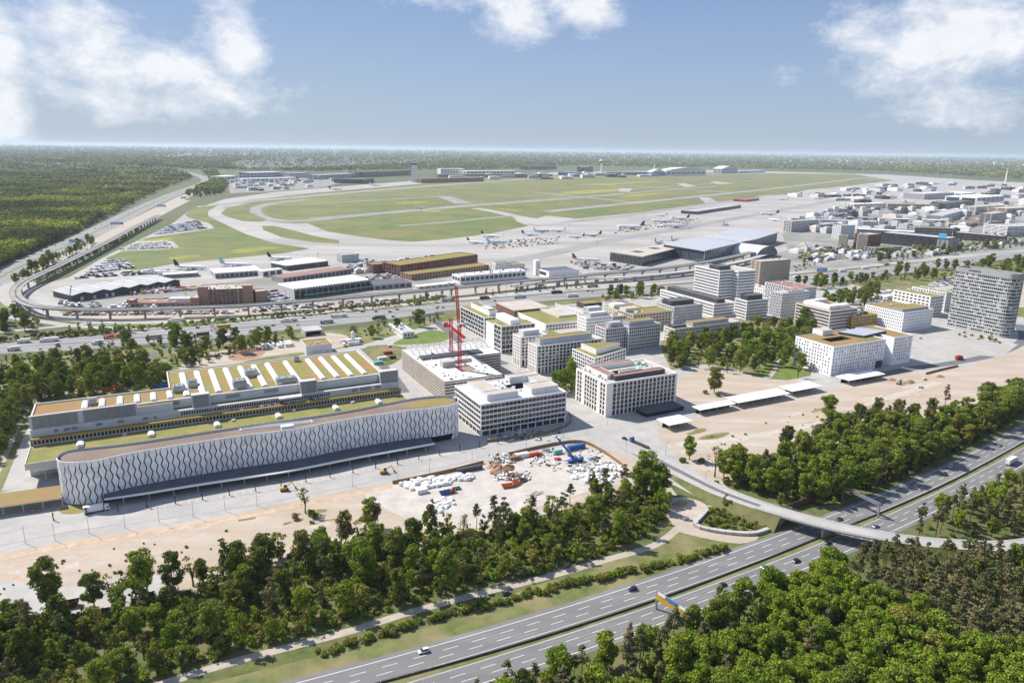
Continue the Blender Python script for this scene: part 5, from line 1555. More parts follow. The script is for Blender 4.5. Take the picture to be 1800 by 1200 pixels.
f, W, ang = fline((126, 531), (318, 503))
r = empty('folded_roof_hall', (*f, 0), ang, 'long low hall with folded light grey metal roof inside the rail curve', 'building')
D = 52; nz = 6
mb = MB()
for i in range(nz):
    x0 = W * i / nz; xm = W * (i + .62) / nz; x1 = W * (i + 1) / nz
    za, zb = 8.2, 10.8
    mb.v += []
    for (a, c, u, v) in ((x0, xm, za, zb), (xm, x1, zb, za)):
        mb.quad((a, -2, u), (c, -2, v), (c, D, v), (a, D, u))
        mb.quad((a, -2, u - .7), (c, -2, v - .7), (c, -2, v), (a, -2, u))
        mb.quad((a, D, u), (c, D, v), (c, D, v - .7), (a, D, u - .7))
mb.quad((0, -2, 7.5), (0, -2, 8.2), (0, D, 8.2), (0, D, 7.5))
mb.build('roof', M['grey_roof'], parent=r)
mb = MB()
for i in range(nz - 1):
    x = W * (i + .62) / nz
    mb.box(x - 1, x + 1, 6, D - 4, 10.85, 11.2)
mb.build('roof_light', M['skylight'], parent=r)
mb = MB(); mb.box(1, W - 1, 0, D - 1, 0, 7.9); mb.build('hall_body', M['dark_grey'], parent=r)
for i in range(18):
    mb = MB(); x = 3 + i * (W - 6) / 18; mb.box(x, x + 3.6, -.3, -.02, 0, 4.4); mb.build('gate', M[random.choice(('light_grey', 'blue_grey', 'dark_metal'))], parent=r)
slab('loading_shed', 'white flat-roofed loading shed at the apron edge behind the folded-roof hall', (288, 490), (349, 486), 22, 6, 'grey_wall', 'white_roof', 14, 1, .7, .6)

def ribhall(name, label, p1, p2, depth, h, wall, roofm, nr, nbay, side='grey_wall'):
    f, W, ang = fline(p1, p2)
    r = empty(name, (*f, 0), ang, label, 'building')
    mb = MB(); mb.box(0, W, 0, depth, 0, h - .4, 0, 1); mb.build('hall_body', [M[wall], M[roofm]], parent=r)
    for i in range(nr):
        x = W * i / nr
        w = W / nr
        mb = MB()
        mb.rings([[(x, y, h - .4), (x + w * .55, y, h - .4), (x + w * .3, y, h + 1.4)] for y in (1, depth - 1)])
        mb.build('roof_rib', M['white_roof'], parent=r)
    for i in range(nbay):
        x = W * (i + .15) / nbay
        mb = MB(); mb.box(x, x + W * .7 / nbay, -.25, -.02, 1, h * .75); mb.build('bay_window', M[random.choice(('glass', 'dark_metal', 'glass_mid'))], parent=r)
    return r, W

r, W = ribhall('scaffolded_hall', 'white ribbed-roof hall wrapped in scaffolding beside the viaduct', (518, 526), (652, 508), 46, 13, 'light_grey', 'grey_roof', 26, 14)
mb = MB()
for i in range(40):
    x = W * i / 39
    mb.beam((x, -1.6, 0), (x, -1.6, 13), .22)
    mb.beam((x, -.5, 0), (x, -.5, 13), .18)
for k in range(6): mb.box(0, W, -1.7, -.4, 1.5 + k * 2.1, 1.7 + k * 2.1)
mb.build('scaffold', M['dark_metal'], parent=r, kind='stuff')
mb = MB(); mb.box(W * .1, W * 1.1, -7, -3, 4.5, 5.2); mb.build('green_netting', M['mint'], parent=r)
ribhall('cargo_hall', 'low reddish-roofed cargo hall behind the scaffolded hall', (498, 498), (618, 481), 30, 8, 'grey_wall', 'red_roof', 0, 16)
ribhall('cargo_hall', 'white sawtooth-roofed cargo hall at the apron edge', (505, 476), (577, 467), 46, 8, 'dark_grey', 'grey_roof', 16, 10)
ribhall('cargo_hall', 'white ribbed cargo hall left of the sawtooth hall', (379, 490), (462, 484), 44, 8, 'grey_wall', 'grey_roof', 18, 10)
ribhall('cargo_hall', 'narrow white hall between the two ribbed cargo halls', (462, 487), (497, 482), 12, 9, 'white_wall', 'white_roof', 0, 3)
slab('apron_office', 'grey apron office block standing alone behind the cargo halls', (601, 462), (631, 459), 16, 13, 'light_grey', 'gravel_roof', 9, 4, .6, .45)

slab('brick_hall', 'long dark brick hall with tall window bays and planted roof', (704, 486), (839, 465), 40, 17, 'brick', 'sedum', 26, 3, .55, .8, nl=6)
slab('brick_hall', 'small dark brick hall at the left of the long one', (656, 481), (690, 478), 24, 14, 'brick', 'sedum_brown', 8, 3, .5, .6, nl=6)
slab('brick_hall', 'lower light brick hall in front of the long one', (723, 493), (859, 475), 26, 9, 'brick_light', 'sedum', 28, 2, .5, .75, nl=4)
ribhall('dark_roof_hall', 'hall with dark corrugated roof beside the viaduct', (658, 510), (724, 504), 40, 7, 'concrete', 'dark_roof', 0, 6)
r, W = slab('white_workshop', 'white workshop with a row of large dark windows by the viaduct', (809, 500), (924, 489), 24, 12, 'white_wall', 'white_roof', 14, 1, .8, .5, t=.3, z0=2)
rooftop_units(r, 4, W - 4, 3, 20, 11.3, 18, 21, ('steel', 'light_grey', 'dark_metal'))
slab('stepped_house', 'white stepped house with planted roof behind the white workshop', (870, 478), (922, 473), 22, 10, 'white_wall', 'sedum_green', 10, 3, .8, .4, rb=((.1, .6, .3, .8, 3, 'white_wall', 'sedum_green'),))
r, W = slab('solar_hall', 'white hall with dark solar roof and small white tower', (965, 490), (1017, 486), 34, 11, 'white_wall', 'solar', 3, 1, .05, .05, nl=3)
mb = MB(); mb.box(-4, 4, 34, 42, 0, 22); mb.box(-4.2, 4.2, 33.8, 42.2, 22, 22.6); mb.build('tower', M['white_wall'], parent=r)
mb = MB(); mb.box(-.6, -.42, 8, 28, 3.5, 8); mb.build('side_window', M['glass'], parent=r)
slab('shed_under_viaduct', 'pale flat shed under the viaduct beside the dark-roofed hall', (735, 510), (800, 503), 16, 5, 'cream_wall', 'white_roof', 6, 1, .5, .4)

vz = 11.0
vp = [(278, 378), (235, 400), (190, 424), (110, 463), (60, 486), (38, 498), (27, 511), (32, 524), (60, 537), (112, 542), (200, 543.5), (300, 541), (420, 537), (500, 531), (600, 523), (700, 514), (800, 505), (900, 495), (1000, 486), (1100, 477), (1180, 469), (1240, 460), (1300, 448), (1330, 441)]
VP = spline([G(u, v, vz) for u, v in vp], 10)
VR, VS = resample(VP, 6.0)
nV = offsets(VR)
via = empty('rail_viaduct', (0, 0, 0), 0, 'long curved concrete rail viaduct on slender piers', 'viaduct')
for off in (3.4, -3.4):
    mb = MB()
    rr = []
    for i in range(len(VR)):
        a = VR[i] + nV[i] * (off + 2.6); b = VR[i] + nV[i] * (off - 2.6)
        a2 = VR[i] + nV[i] * (off + 1.2); b2 = VR[i] + nV[i] * (off - 1.2)
        rr.append([(*a, vz), (*b, vz), (*b, vz - .6), (*b2, vz - 1.6), (*a2, vz - 1.6), (*a, vz - .6)])
    mb.rings(rr); mb.build('guideway', M['concrete_dark'], parent=via)
    for o2 in (2.6, -2.6):
        mb = MB()
        mb.rings([[(*(VR[i] + nV[i] * (off + o2 + .12)), vz), (*(VR[i] + nV[i] * (off + o2 - .12)), vz), (*(VR[i] + nV[i] * (off + o2 - .12)), vz + .45), (*(VR[i] + nV[i] * (off + o2 + .12)), vz + .45)] for i in range(len(VR))])
        mb.build('guide_rail', M['concrete_dark'], parent=via)
step = 6
for i in range(8, len(VR) - 4, step):
    mb = MB(); p = VR[i]; n = nV[i]; t = np.array([n[1], -n[0]])
    mb.obox((*(p - n * 1.3 - t * .8), 0), (*(n * 2.6), 0), (*(t * 1.6), 0), (0, 0, vz - 2.6))
    mb.obox((*(p - n * 5.2 - t * 1.2), vz - 2.6), (*(n * 10.4), 0), (*(t * 2.0), 0), (0, 0, 1.0))
    mb.build('pier', M['concrete_dark'], parent=via)
vp2 = [(900, 503), (1000, 492), (1100, 486), (1180, 479), (1240, 471), (1310, 457), (1345, 447)]
V2 = spline([G(u, v, 7) for u, v in vp2], 10); V2, _ = resample(V2, 8.0); n2_ = offsets(V2)
v2 = empty('road_viaduct', (0, 0, 0), 0, 'lower road viaduct leading up to the glass terminal', 'viaduct')
mb = MB(); mb.rings([[(*(V2[i] + n2_[i] * 5), 7), (*(V2[i] - n2_[i] * 5), 7), (*(V2[i] - n2_[i] * 4), 5.6), (*(V2[i] + n2_[i] * 4), 5.6)] for i in range(len(V2))]); mb.build('deck', M['concrete'], parent=v2)
for i in range(2, len(V2) - 1, 4):
    mb = MB(); p = V2[i]; mb.box(p[0] - 3, p[0] + 3, p[1] - .8, p[1] + .8, 0, 5.6); mb.build('pier', M['concrete'], parent=v2)

f, W, ang = fline((1129, 467), (1240, 453))
r = empty('glass_terminal', (*f, 0), ang, 'glass airport terminal with wide grey metal roofs behind the viaducts', 'terminal')
def tloc(u, v, z):
    d = G(u, v, z) - f
    return np.array([d[0] * math.cos(ang) + d[1] * math.sin(ang), -d[0] * math.sin(ang) + d[1] * math.cos(ang)])
q = [tloc(u, v, 15) for u, v in ((1073, 443.5), (1129, 452), (1194, 436), (1165, 430))]
mb = MB(); mb.prism(q, 0, 14.4, 0, 1); mb.build('glass_wing', [M['glass'], M['light_grey']], parent=r)
mb = MB(); mb.prism([p * .998 + np.array([0, -.2]) for p in q], 14.4, 16, 0, 1); mb.build('wing_roof', [M['steel'], M['gravel_roof']], parent=r)
for (a, b_) in (((1111, 441), (1130, 444)), ((1143, 435), (1158, 438))):
    c = tloc((a[0] + b_[0]) / 2, (a[1] + b_[1]) / 2, 16); mb = MB(); mb.box(c[0] - 9, c[0] + 9, c[1] - 9, c[1] + 9, 16, 16.3); mb.build('roof_well', M['dark_metal'], parent=r)
for k in range(24):   # window posts on the two visible sides
    for (p, s_) in ((q[0], q[1]), (q[1], q[2])):
        c = p + (s_ - p) * k / 24; mb = MB()
        dn = np.array([(s_ - p)[1], -(s_ - p)[0]]); dn /= np.hypot(*dn)
        c = c + dn * .2
        mb.box(c[0] - .2, c[0] + .2, c[1] - .2, c[1] + .2, 0, 14.3); mb.build('window_post', M['steel'], parent=r)
for nm, pts, z in (('main_roof', ((1164, 428), (1239, 440.5), (1302, 426), (1231, 416)), 22), ('rear_roof', ((1232, 415), (1302, 425), (1331, 420), (1260, 411)), 20), ('far_roof', ((1262, 410), (1331, 419.5), (1369, 408), (1293, 400)), 21)):
    q = [tloc(u, v, z) for u, v in pts]; c = sum(q) / 4
    mb = MB(); mb.prism(q, z - 1.4, z, 0, 1)
    for k in range(1, 9):
        a = q[0] + (q[3] - q[0]) * k / 9; b_ = q[1] + (q[2] - q[1]) * k / 9
        mb.beam((*a, z + .25), (*b_, z + .25), .8, .5, 0)
    mb.build(nm, [M['light_grey'], M['blue_grey']], parent=r)
    mb = MB(); mb.prism([c + (p - c) * .96 for p in q], 0, z - 1.4, 0); mb.build('glass_wall', M['glass_blue'], parent=r)
    e = [c + (p - c) * .962 for p in q]
    for k in range(22):
        p = e[1] + (e[2] - e[1]) * k / 22; mb = MB(); mb.box(p[0] - .25, p[0] + .25, p[1] - .5, p[1] + .1, 0, z - 1.5); mb.build('window_post', M['light_grey'], parent=r)
    if nm == 'main_roof':
        for k in range(9):
            for j in range(6):
                p = e[0] + (e[1] - e[0]) * (.5 + k * .055); mb = MB(); mb.box(p[0] - .2, p[0] + 4, p[1] - .9, p[1] - .2, 2 + j * 3, 2.7 + j * 3)
                mb.build('louvre', M['light_grey'], parent=r)
f, W, ang = fline((1330, 455), (1366, 449))
r = empty('vaulted_station', (*f, 0), ang, 'barrel-vaulted glass station at the end of the terminal', 'building')
mb = MB()
nn_ = 14
rr = []
for y in (0, 75):
    rr.append([(W / 2 - W / 2 * math.cos(math.pi * i / nn_), y, 3 + 17 * math.sin(math.pi * i / nn_)) for i in range(nn_ + 1)])
mb.rings(rr, close=False, cap=False); mb.build('vault', M['light_grey'], parent=r)
mb = MB(); mb.v += [(x, .6, z) for (x, y, z) in rr[0]] + [(W, .6, 0), (0, .6, 0)]; mb.f = [tuple(range(len(mb.v)))]; mb.m = [0]; mb.build('glass_gable', M['glass_blue'], parent=r)
mb = MB(); mb.box(0, .4, .5, 75, 0, 3.2); mb.box(W - .4, W, .5, 75, 0, 3.2); mb.build('side_wall', M['light_grey'], parent=r)
mb = MB()
for i in range(1, 8): mb.box(W * i / 8 - .2, W * i / 8 + .2, .2, .55, 0, 3 + 17 * math.sqrt(max(0, 1 - (2 * i / 8 - 1) ** 2)) - .4)
mb.build('gable_bars', M['light_grey'], parent=r)

# ---- the older terminals to the right
T1 = [('dark_terminal_bar', 'long dark glass terminal bar with a blue roof sign', (1547, 428), (1664, 440), 46, 24, 'dark_metal', 'grey_roof', 30, 5, .8, .62),
      ('concrete_tower', 'pale concrete stair tower pair nearest the station lawn', (1505, 441), (1522, 442), 16, 33, 'pale_beige', 'gravel_roof', 3, 2, .05, .05),
      ('concrete_tower', 'shorter pale concrete tower left of the tower pair', (1473, 436), (1487, 437), 16, 26, 'pale_beige', 'gravel_roof', 3, 2, .05, .05),
      ('concrete_tower', 'brown glazed block between the concrete towers and the dark bar', (1523, 440), (1546, 438), 30, 31, 'brick', 'gravel_roof', 6, 7, .6, .5),
      ('concrete_tower', 'grey office tower behind the shorter concrete tower', (1476, 420), (1500, 419), 24, 30, 'light_grey', 'gravel_roof', 7, 8, .5, .4),
      ('green_glass_pavilion', 'low green glass pavilion in front of the dark bar', (1537, 446), (1583, 443), 24, 11, 'grey_wall', 'sedum_green', 12, 3, .85, .7),
      ('white_pavilion', 'white low pavilion beside the green glass one', (1494, 448), (1550, 449), 16, 5, 'white_wall', 'white_roof', 8, 1, .5, .5),
      ('grey_end_block', 'grey end block at the right of the dark terminal bar', (1664, 441), (1684, 438), 20, 21, 'grey_wall', 'gravel_roof', 6, 5, .5, .5),
      ('glass_office_slab', 'blue-grey glass office slab on the near edge of the old terminal', (1390, 408), (1437, 404), 22, 26, 'light_grey', 'gravel_roof', 16, 7, .8, .6),
      ('glass_office_slab', 'lower blue-grey glass wing beside the office slab', (1438, 406), (1472, 403), 30, 15, 'grey_wall', 'grey_roof', 12, 4, .7, .6),
      ('terminal_hall', 'long white-roofed terminal hall above the dark bar', (1505, 415), (1605, 421), 34, 17, 'grey_wall', 'white_roof', 24, 3, .6, .5),
      ('terminal_hall', 'green-roofed glass terminal hall behind the blue sign', (1606, 418), (1672, 420), 40, 24, 'grey_wall', 'sedum_green', 18, 4, .8, .7),
      ('pier_building', 'striped pier building with stepped decks near the right edge', (1655, 392), (1700, 378), 40, 20, 'light_grey', 'grey_roof', 6, 6, .95, .45),
      ('car_park', 'white striped multi-storey car park at the right edge of view', (1768, 416), (1830, 414), 60, 24, 'white_wall', 'grey_roof', 6, 7, .96, .5),
      ('car_park', 'brown-roofed deck building beside the striped car park', (1690, 404), (1746, 386), 50, 9, 'beige_wall', 'brown_roof', 8, 2, .9, .5),
      ('hangar', 'grey hangar with a row of rounded ribs on the far apron', (1624, 351), (1676, 348), 90, 24, 'grey_wall', 'light_grey', 2, 1, .02, .02),
      ('hangar', 'big white hangar with dark doors near the right edge', (1716, 357), (1764, 353), 120, 22, 'white_wall', 'white_roof', 6, 1, .85, .7),
      ('striped_block', 'white block with brown stripes behind the striped pier', (1713, 378), (1764, 374), 40, 26, 'cream_wall', 'gravel_roof', 3, 6, .8, .45),
      ('striped_block', 'brown block at the right edge behind the car park', (1768, 380), (1830, 376), 60, 24, 'beige_wall', 'gravel_roof', 8, 5, .7, .5),
      ('satellite', 'dark low satellite building on the apron corner', (1224, 377), (1302, 365), 50, 9, 'dark_grey', 'grey_roof', 16, 2, .7, .6),
      ('pier_building', 'long grey pier with tower heads across the apron', (1392, 392), (1560, 397), 26, 13, 'grey_wall', 'grey_roof', 34, 3, .7, .5),
      ('pier_building', 'second grey pier behind the long one', (1455, 373), (1600, 376), 26, 12, 'light_grey', 'grey_roof', 30, 2, .7, .5),
      ('pier_building', 'third low pier with white roof near the hangar apron', (1570, 392), (1660, 395), 30, 12, 'grey_wall', 'white_roof', 20, 2, .7, .5),
      ('terminal_wing', 'long pale wing behind the glass office slab', (1440, 396), (1540, 400), 40, 15, 'light_grey', 'grey_roof', 22, 3, .8, .5),
      ('terminal_wing', 'dark glazed wing right of the green-roofed hall', (1674, 420), (1760, 428), 30, 16, 'dark_metal', 'gravel_roof', 18, 4, .8, .6),
      ('terminal_wing', 'brown long wing in the upper terminal area', (1560, 366), (1650, 368), 44, 16, 'beige_wall', 'gravel_roof', 18, 3, .8, .5),
      ('terminal_wing', 'long dark bar with flat roof right of the brown wing', (1660, 368), (1712, 362), 50, 20, 'dark_grey', 'dark_roof', 12, 4, .8, .6),
      ('terminal_wing', 'pale slab between the piers and the hangar apron', (1500, 368), (1556, 366), 40, 18, 'cream_wall', 'white_roof', 14, 4, .7, .5),
      ('terminal_wing', 'tall grey slab near the right edge of the terminals', (1740, 398), (1766, 394), 30, 34, 'grey_wall', 'gravel_roof', 8, 9, .7, .5),
      ('terminal_wing', 'wide white hall left of the big white hangar', (1690, 348), (1714, 346), 90, 20, 'white_wall', 'white_roof', 6, 2, .8, .5),
      ('fire_house', 'dark red low building beside the runway', (1311, 355), (1334, 352), 50, 8, 'red', 'red_roof', 6, 1, .6, .4)]
for (nm, lb, p1, p2, d, h, w, rf, n, nf, wf, hf) in T1:
    r, W = slab(nm, lb, p1, p2, d, h, w, rf, n, nf, wf, hf)
    rooftop_units(r, W * .1, W * .9, d * .15, d * .85, h - .7, 5, int(p1[0]))
    if nm == 'hangar' and 'ribs' in lb:
        for k in range(8):
            mb = MB(); x = W * k / 8
            mb.rings([[(x + W / 16 + W / 17 * math.cos(a), -2 + y, h * .15 + (h * .9) * abs(math.sin(a)) ** .5) for a in np.linspace(0, math.pi, 9)] for y in (0, 24)], close=False); mb.build('rounded_rib', M['grey_wall'], parent=r)
    if 'blue roof sign' in lb:
        mb = MB(); mb.box(W * .86, W * .97, -1, -.3, h - 1, h + 9); mb.build('roof_sign', M['sky_blue'], parent=r)
    if 'tower heads' in lb or 'second grey pier' in lb:
        for k in range(6):
            mb = MB(); x = W * (k + .4) / 6; mb.box(x, x + 14, -8, 10, 0, 19); mb.box(x + 2, x + 12, -6, 8, 19, 20); mb.build('pier_head', M[random.choice(('light_grey', 'glass_mid', 'blue_grey'))], parent=r)

# ---- the far side of the airfield
FAR = [('far_hangar', 'great arched white hangar on the far side of the runways', (1170, 309), (1240, 308), 90, 40, 'white_wall', 'white_roof', 8, 1, .8, .3),
       ('blue_glass_block', 'pale blue glass block left of the arched hangar', (1145, 309), (1169, 309), 60, 28, 'sky_blue', 'grey_roof', 4, 2, .9, .5),
       ('far_terminal', 'unfinished far terminal with blue-grey curved bar', (560, 316), (640, 311), 70, 26, 'blue_grey', 'grey_roof', 20, 3, .7, .5),
       ('far_terminal', 'far terminal shell with wide dark roof beside the control tower', (640, 312), (722, 308), 120, 34, 'brown_band', 'dark_roof', 18, 3, .8, .6),
       ('far_pier', 'brown far pier building reaching along the apron', (740, 322), (850, 319), 40, 24, 'brown_band', 'gravel_roof', 24, 2, .6, .5),
       ('far_pier', 'second brown pier under construction behind the first', (770, 313), (965, 312), 60, 24, 'brown_band', 'grey_roof', 30, 2, .7, .5),
       ('far_gate_house', 'dark low gate building in front of the far terminal', (637, 323), (657, 321), 160, 22, 'dark_grey', 'dark_roof', 6, 2, .8, .6),
       ('disc_roof_hall', 'far hall with flat disc-like dark roof', (930, 299), (978, 298), 120, 30, 'grey_wall', 'dark_roof', 10, 1, .7, .4),
       ('far_hall', 'pale far hall at the left end of the airfield buildings', (395, 318), (420, 316), 80, 24, 'white_wall', 'white_roof', 6, 1, .6, .4),
       ('far_hall', 'blue-white far hall second from the left end', (440, 314), (498, 312), 90, 34, 'blue_grey', 'white_roof', 10, 2, .7, .4),
       ('far_hall', 'long white far hall third from the left end', (425, 321), (520, 318), 60, 20, 'white_wall', 'white_roof', 12, 1, .6, .4),
       ('far_hall', 'grey far hall with blue stripe right of the long white one', (510, 313), (545, 312), 80, 30, 'light_grey', 'grey_roof', 8, 2, .6, .4),
       ('far_hall', 'white far hall group right of the control tower', (775, 306), (816, 306), 90, 40, 'white_wall', 'white_roof', 8, 3, .6, .4),
       ('far_hall', 'wide pale far hall behind the second brown pier', (820, 307), (910, 306), 90, 26, 'cream_wall', 'white_roof', 14, 1, .6, .4),
       ('far_hall', 'blue far hall below the mushroom tower', (995, 309), (1022, 308), 70, 26, 'sign_blue', 'grey_roof', 6, 1, .6, .4),
       ('far_hall', 'dark far block just left of the mushroom tower', (1026, 303), (1042, 302), 60, 46, 'dark_grey', 'grey_roof', 4, 3, .6, .4),
       ('far_hall', 'grey far cargo row right of the mushroom tower', (1066, 308), (1142, 308), 80, 26, 'grey_wall', 'grey_roof', 16, 1, .6, .4),
       ('far_hall', 'pale far block with dark mast right of the arched hangar', (1268, 305), (1296, 304), 80, 42, 'light_grey', 'grey_roof', 5, 2, .6, .4),
       ('far_hall', 'low far cargo sheds at the end of the far buildings', (1300, 304), (1345, 303), 80, 20, 'light_grey', 'white_roof', 8, 1, .6, .4)]
for (nm, lb, p1, p2, d, h, w, rf, n, nf, wf, hf) in FAR:
    r, W = slab(nm, lb, p1, p2, d, h, w, rf, n, nf, wf, hf, t=1.0)
    if 'arched' in lb:
        mb = MB(); mb.rings([[(W * i / 14, y, h + 22 * math.sin(math.pi * i / 14)) for i in range(15)] for y in (-6, d + 4)], close=False, cap=False); mb.build('arched_roof', M['white_roof'], parent=r)
        mb = MB(); mb.v = [(W * i / 14, -5, h + 21 * math.sin(math.pi * i / 14)) for i in range(15)]; mb.f = [tuple(range(15))]; mb.m = [0]; mb.build('gable', M['light_grey'], parent=r)
    if 'disc-like' in lb:
        mb = MB(); mb.prism([(W / 2 + W * .62 * math.cos(a), d / 2 + d * .7 * math.sin(a)) for a in np.linspace(0, 2 * math.pi, 24)[:-1]], h, h + 6); mb.build('disc_roof', M['dark_roof'], parent=r)
for nm, lb, u, v, h, kind in (('control_tower', 'tall pale control tower on the far apron', 729, 320, 110, 'slab'), ('mushroom_tower', 'slim far tower with wide mushroom head', 1057, 308, 120, 'cap'), ('mast_tower', 'thin white mast behind the far cargo halls', 1150, 306, 110, 'mast'), ('mast_tower', 'thin white mast on the far right horizon', 1767, 322, 120, 'mast'), ('apron_tower', 'glazed apron control tower among the piers', 1497, 352, 42, 'cap')):
    p = G(u, v); r = empty(nm, (*p, 0), 0, lb, 'tower')
    if kind == 'slab':
        mb = MB(); mb.box(-14, 14, -8, 8, 0, h * .86); mb.build('shaft', M['light_grey'], parent=r)
        mb = MB(); mb.box(-16, 16, -10, 10, h * .86, h * .95); mb.build('cab', M['glass_mid'], parent=r)
        mb = MB(); mb.box(-17, 17, -11, 11, h * .95, h); mb.build('roof', M['light_grey'], parent=r)
    elif kind == 'cap':
        mb = MB(); mb.cyl(0, 0, 0, h * .8, h * .07, h * .05, 12); mb.build('shaft', M['white_wall'], parent=r)
        mb = MB(); mb.cyl(0, 0, h * .8, h * .9, h * .1, h * .2, 14); mb.build('cab', M['glass_mid'], parent=r)
        mb = MB(); mb.cyl(0, 0, h * .9, h, h * .2, h * .12, 14); mb.build('roof', M['light_grey'], parent=r)
    else:
        mb = MB(); mb.cyl(0, 0, 0, h * .75, 6, 4, 8); mb.build('shaft', M['white_wall'], parent=r)
        mb = MB(); mb.cyl(0, 0, h * .75, h, 1.5, .6, 6); mb.build('antenna', M['light_grey'], parent=r)

rg = random.Random(11)

def crowd(n, zone, hmin, hmax, smin, smax, label, group, cols=('light_grey', 'grey_wall', 'white_wall', 'cream_wall', 'blue_grey', 'dark_grey'), ang=GA):
    P = np.array(pix(zone)); lo, hi = P.min(0), P.max(0)
    k = 0; tries = 0; done_ = []
    while k < n and tries < 20000:
        tries += 1
        u = rg.uniform(min(z[0] for z in zone), max(z[0] for z in zone)); v = rg.uniform(min(z[1] for z in zone), max(z[1] for z in zone))
        if not inside(zone, np.array([u]), np.array([v]))[0]: continue
        g = G(u, v)
        w = rg.uniform(smin, smax); d = rg.uniform(smin * .6, smax * .6); h = rg.uniform(hmin, hmax)
        if any(np.hypot(*(g - q)) < (w + e) * .6 for q, e in done_): continue
        done_.append((g, w))
        wm = rg.choice(cols); rm = rg.choice(('grey_roof', 'gravel_roof', 'white_roof'))
        lb = label.replace('small ', '').replace('distant ', '').replace('low ', '').replace('pale ', '').replace('grey ', '')
        lb = '%s %s %s, %s' % ({True: 'large', False: 'small'}[w > (smin + smax) / 2], wm.replace('_wall', '').replace('_', ' '), lb, {'grey_roof': 'grey roof', 'gravel_roof': 'gravel roof', 'white_roof': 'white roof'}[rm])
        r = empty('apron_building', (*g, 0), ang + rg.choice((0, 0, math.pi / 2)) + rg.uniform(-.1, .1), lb, 'building', lb)
        mb = MB()
        mb.box(0, w, 0, d, 0, h, 0, 1); mb.box(w * .2, w * .7, d * .2, d * .7, h, h + 2.5, 0, 1)
        nb = max(2, int(h / 4))
        for j in range(nb): mb.box(.8, w - .8, -.12, -.01, j * h / nb + h / nb * .35, j * h / nb + h / nb * .8, 2)
        mb.build('block', [M[wm], M[rm], M['glass']], parent=r)
        k += 1

crowd(110, [(1400, 388), (1500, 372), (1600, 362), (1800, 356), (1850, 400), (1700, 410), (1600, 412), (1480, 414), (1400, 412)], 7, 20, 16, 48, 'small grey service building in the crowded terminal area', 'service buildings of the terminal area')
crowd(60, [(1400, 345), (1560, 325), (1700, 322), (1850, 330), (1850, 352), (1620, 348), (1500, 360)], 8, 18, 30, 90, 'distant low airport building on the far right apron', 'low buildings of the far right apron', ang=rad(20))
crowd(46, [(400, 320), (560, 312), (600, 318), (560, 330), (470, 336), (410, 335)], 6, 14, 20, 60, 'small pale works building on the dusty far left airport grounds', 'works buildings on the far left airport grounds')
crowd(40, [(750, 312), (960, 306), (1150, 305), (1150, 311), (960, 316), (770, 318)], 8, 22, 40, 120, 'distant pale cargo building along the far edge of the airfield', 'cargo buildings along the far edge', ang=rad(10))
crowd(26, [(640, 470), (690, 462), (760, 455), (700, 470), (640, 482), (600, 482)], 3, 6, 8, 18, 'small apron shed behind the brick halls', 'apron sheds behind the brick halls')
crowd(22, [(100, 535), (140, 538), (340, 530), (340, 540), (200, 548), (110, 545)], 2.5, 4, 6, 14, 'small site cabin between folded-roof hall and viaduct', 'site cabins by the viaduct')
crowd(44, [(1400, 430), (1470, 440), (1540, 450), (1700, 440), (1760, 425), (1800, 430), (1650, 450), (1420, 462)], 3, 8, 10, 26, 'low pavilion on the terminal approach roads', 'pavilions on the terminal approach')

for nm, lab, zone, n, s in (('distant_town', 'distant town of tiny pale houses beyond the airport', [(400, 292), (470, 280), (620, 272), (780, 276), (780, 286), (640, 294), (520, 300), (420, 300)], 2000, 36), ('distant_town', 'distant scattered town on the right horizon', [(1370, 286), (1480, 279), (1650, 276), (1850, 282), (1850, 296), (1700, 293), (1500, 290)], 1900, 60), ('distant_town', 'distant village roofs on the left horizon', [(260, 276), (400, 270), (520, 268), (520, 272), (380, 278), (270, 280)], 800, 70), ('distant_town', 'distant village roofs on the middle horizon', [(820, 276), (1000, 272), (1250, 276), (1250, 280), (1000, 277), (840, 280)], 500, 70)):
    mb = MB(); k = 0
    while k < n:
        u = rg.uniform(min(z[0] for z in zone), max(z[0] for z in zone)); v = rg.uniform(min(z[1] for z in zone), max(z[1] for z in zone))
        if not inside(zone, np.array([u]), np.array([v]))[0]: continue
        g = G(u, v); w = rg.uniform(.5, 1.4) * s; d = rg.uniform(.4, .9) * s; h = rg.uniform(14, 34) * (2.2 if rg.random() < .03 else 1)
        mi = rg.choice((0, 0, 1, 2)); mb.box(g[0], g[0] + w, g[1], g[1] + d, 0, h, mi, rg.choice((3, 3, 4)))
        k += 1
    mb.build(nm, [M['white_wall'], M['cream_wall'], M['light_grey'], M['red_roof'], M['white_roof']], kind='stuff', label=lab, cat='town')
# ------------------------------------------------------------------ vehicles
def wheel_mesh():
    mb = MB(); n = 10
    rm = MB()
    for y, r, b in ((.11, .33, mb), (.12, .19, rm)):
        b.rings([[(r * math.cos(2 * math.pi * i / n), q, r * math.sin(2 * math.pi * i / n)) for i in range(n)] for q in (-y, y)])
    return mb.mesh('wheel', [M['tyre']]), rm.mesh('rim', [M['steel']])

WHEEL, RIM = wheel_mesh()

def section(x, hw, z0, z1, tuck=.82):
    return [(x, -hw * tuck, z0), (x, -hw, z0 + (z1 - z0) * .35), (x, -hw * .98, z0 + (z1 - z0) * .8), (x, -hw * .86, z1), (x, hw * .86, z1), (x, hw * .98, z0 + (z1 - z0) * .8), (x, hw, z0 + (z1 - z0) * .35), (x, hw * tuck, z0)]

CARM = {}

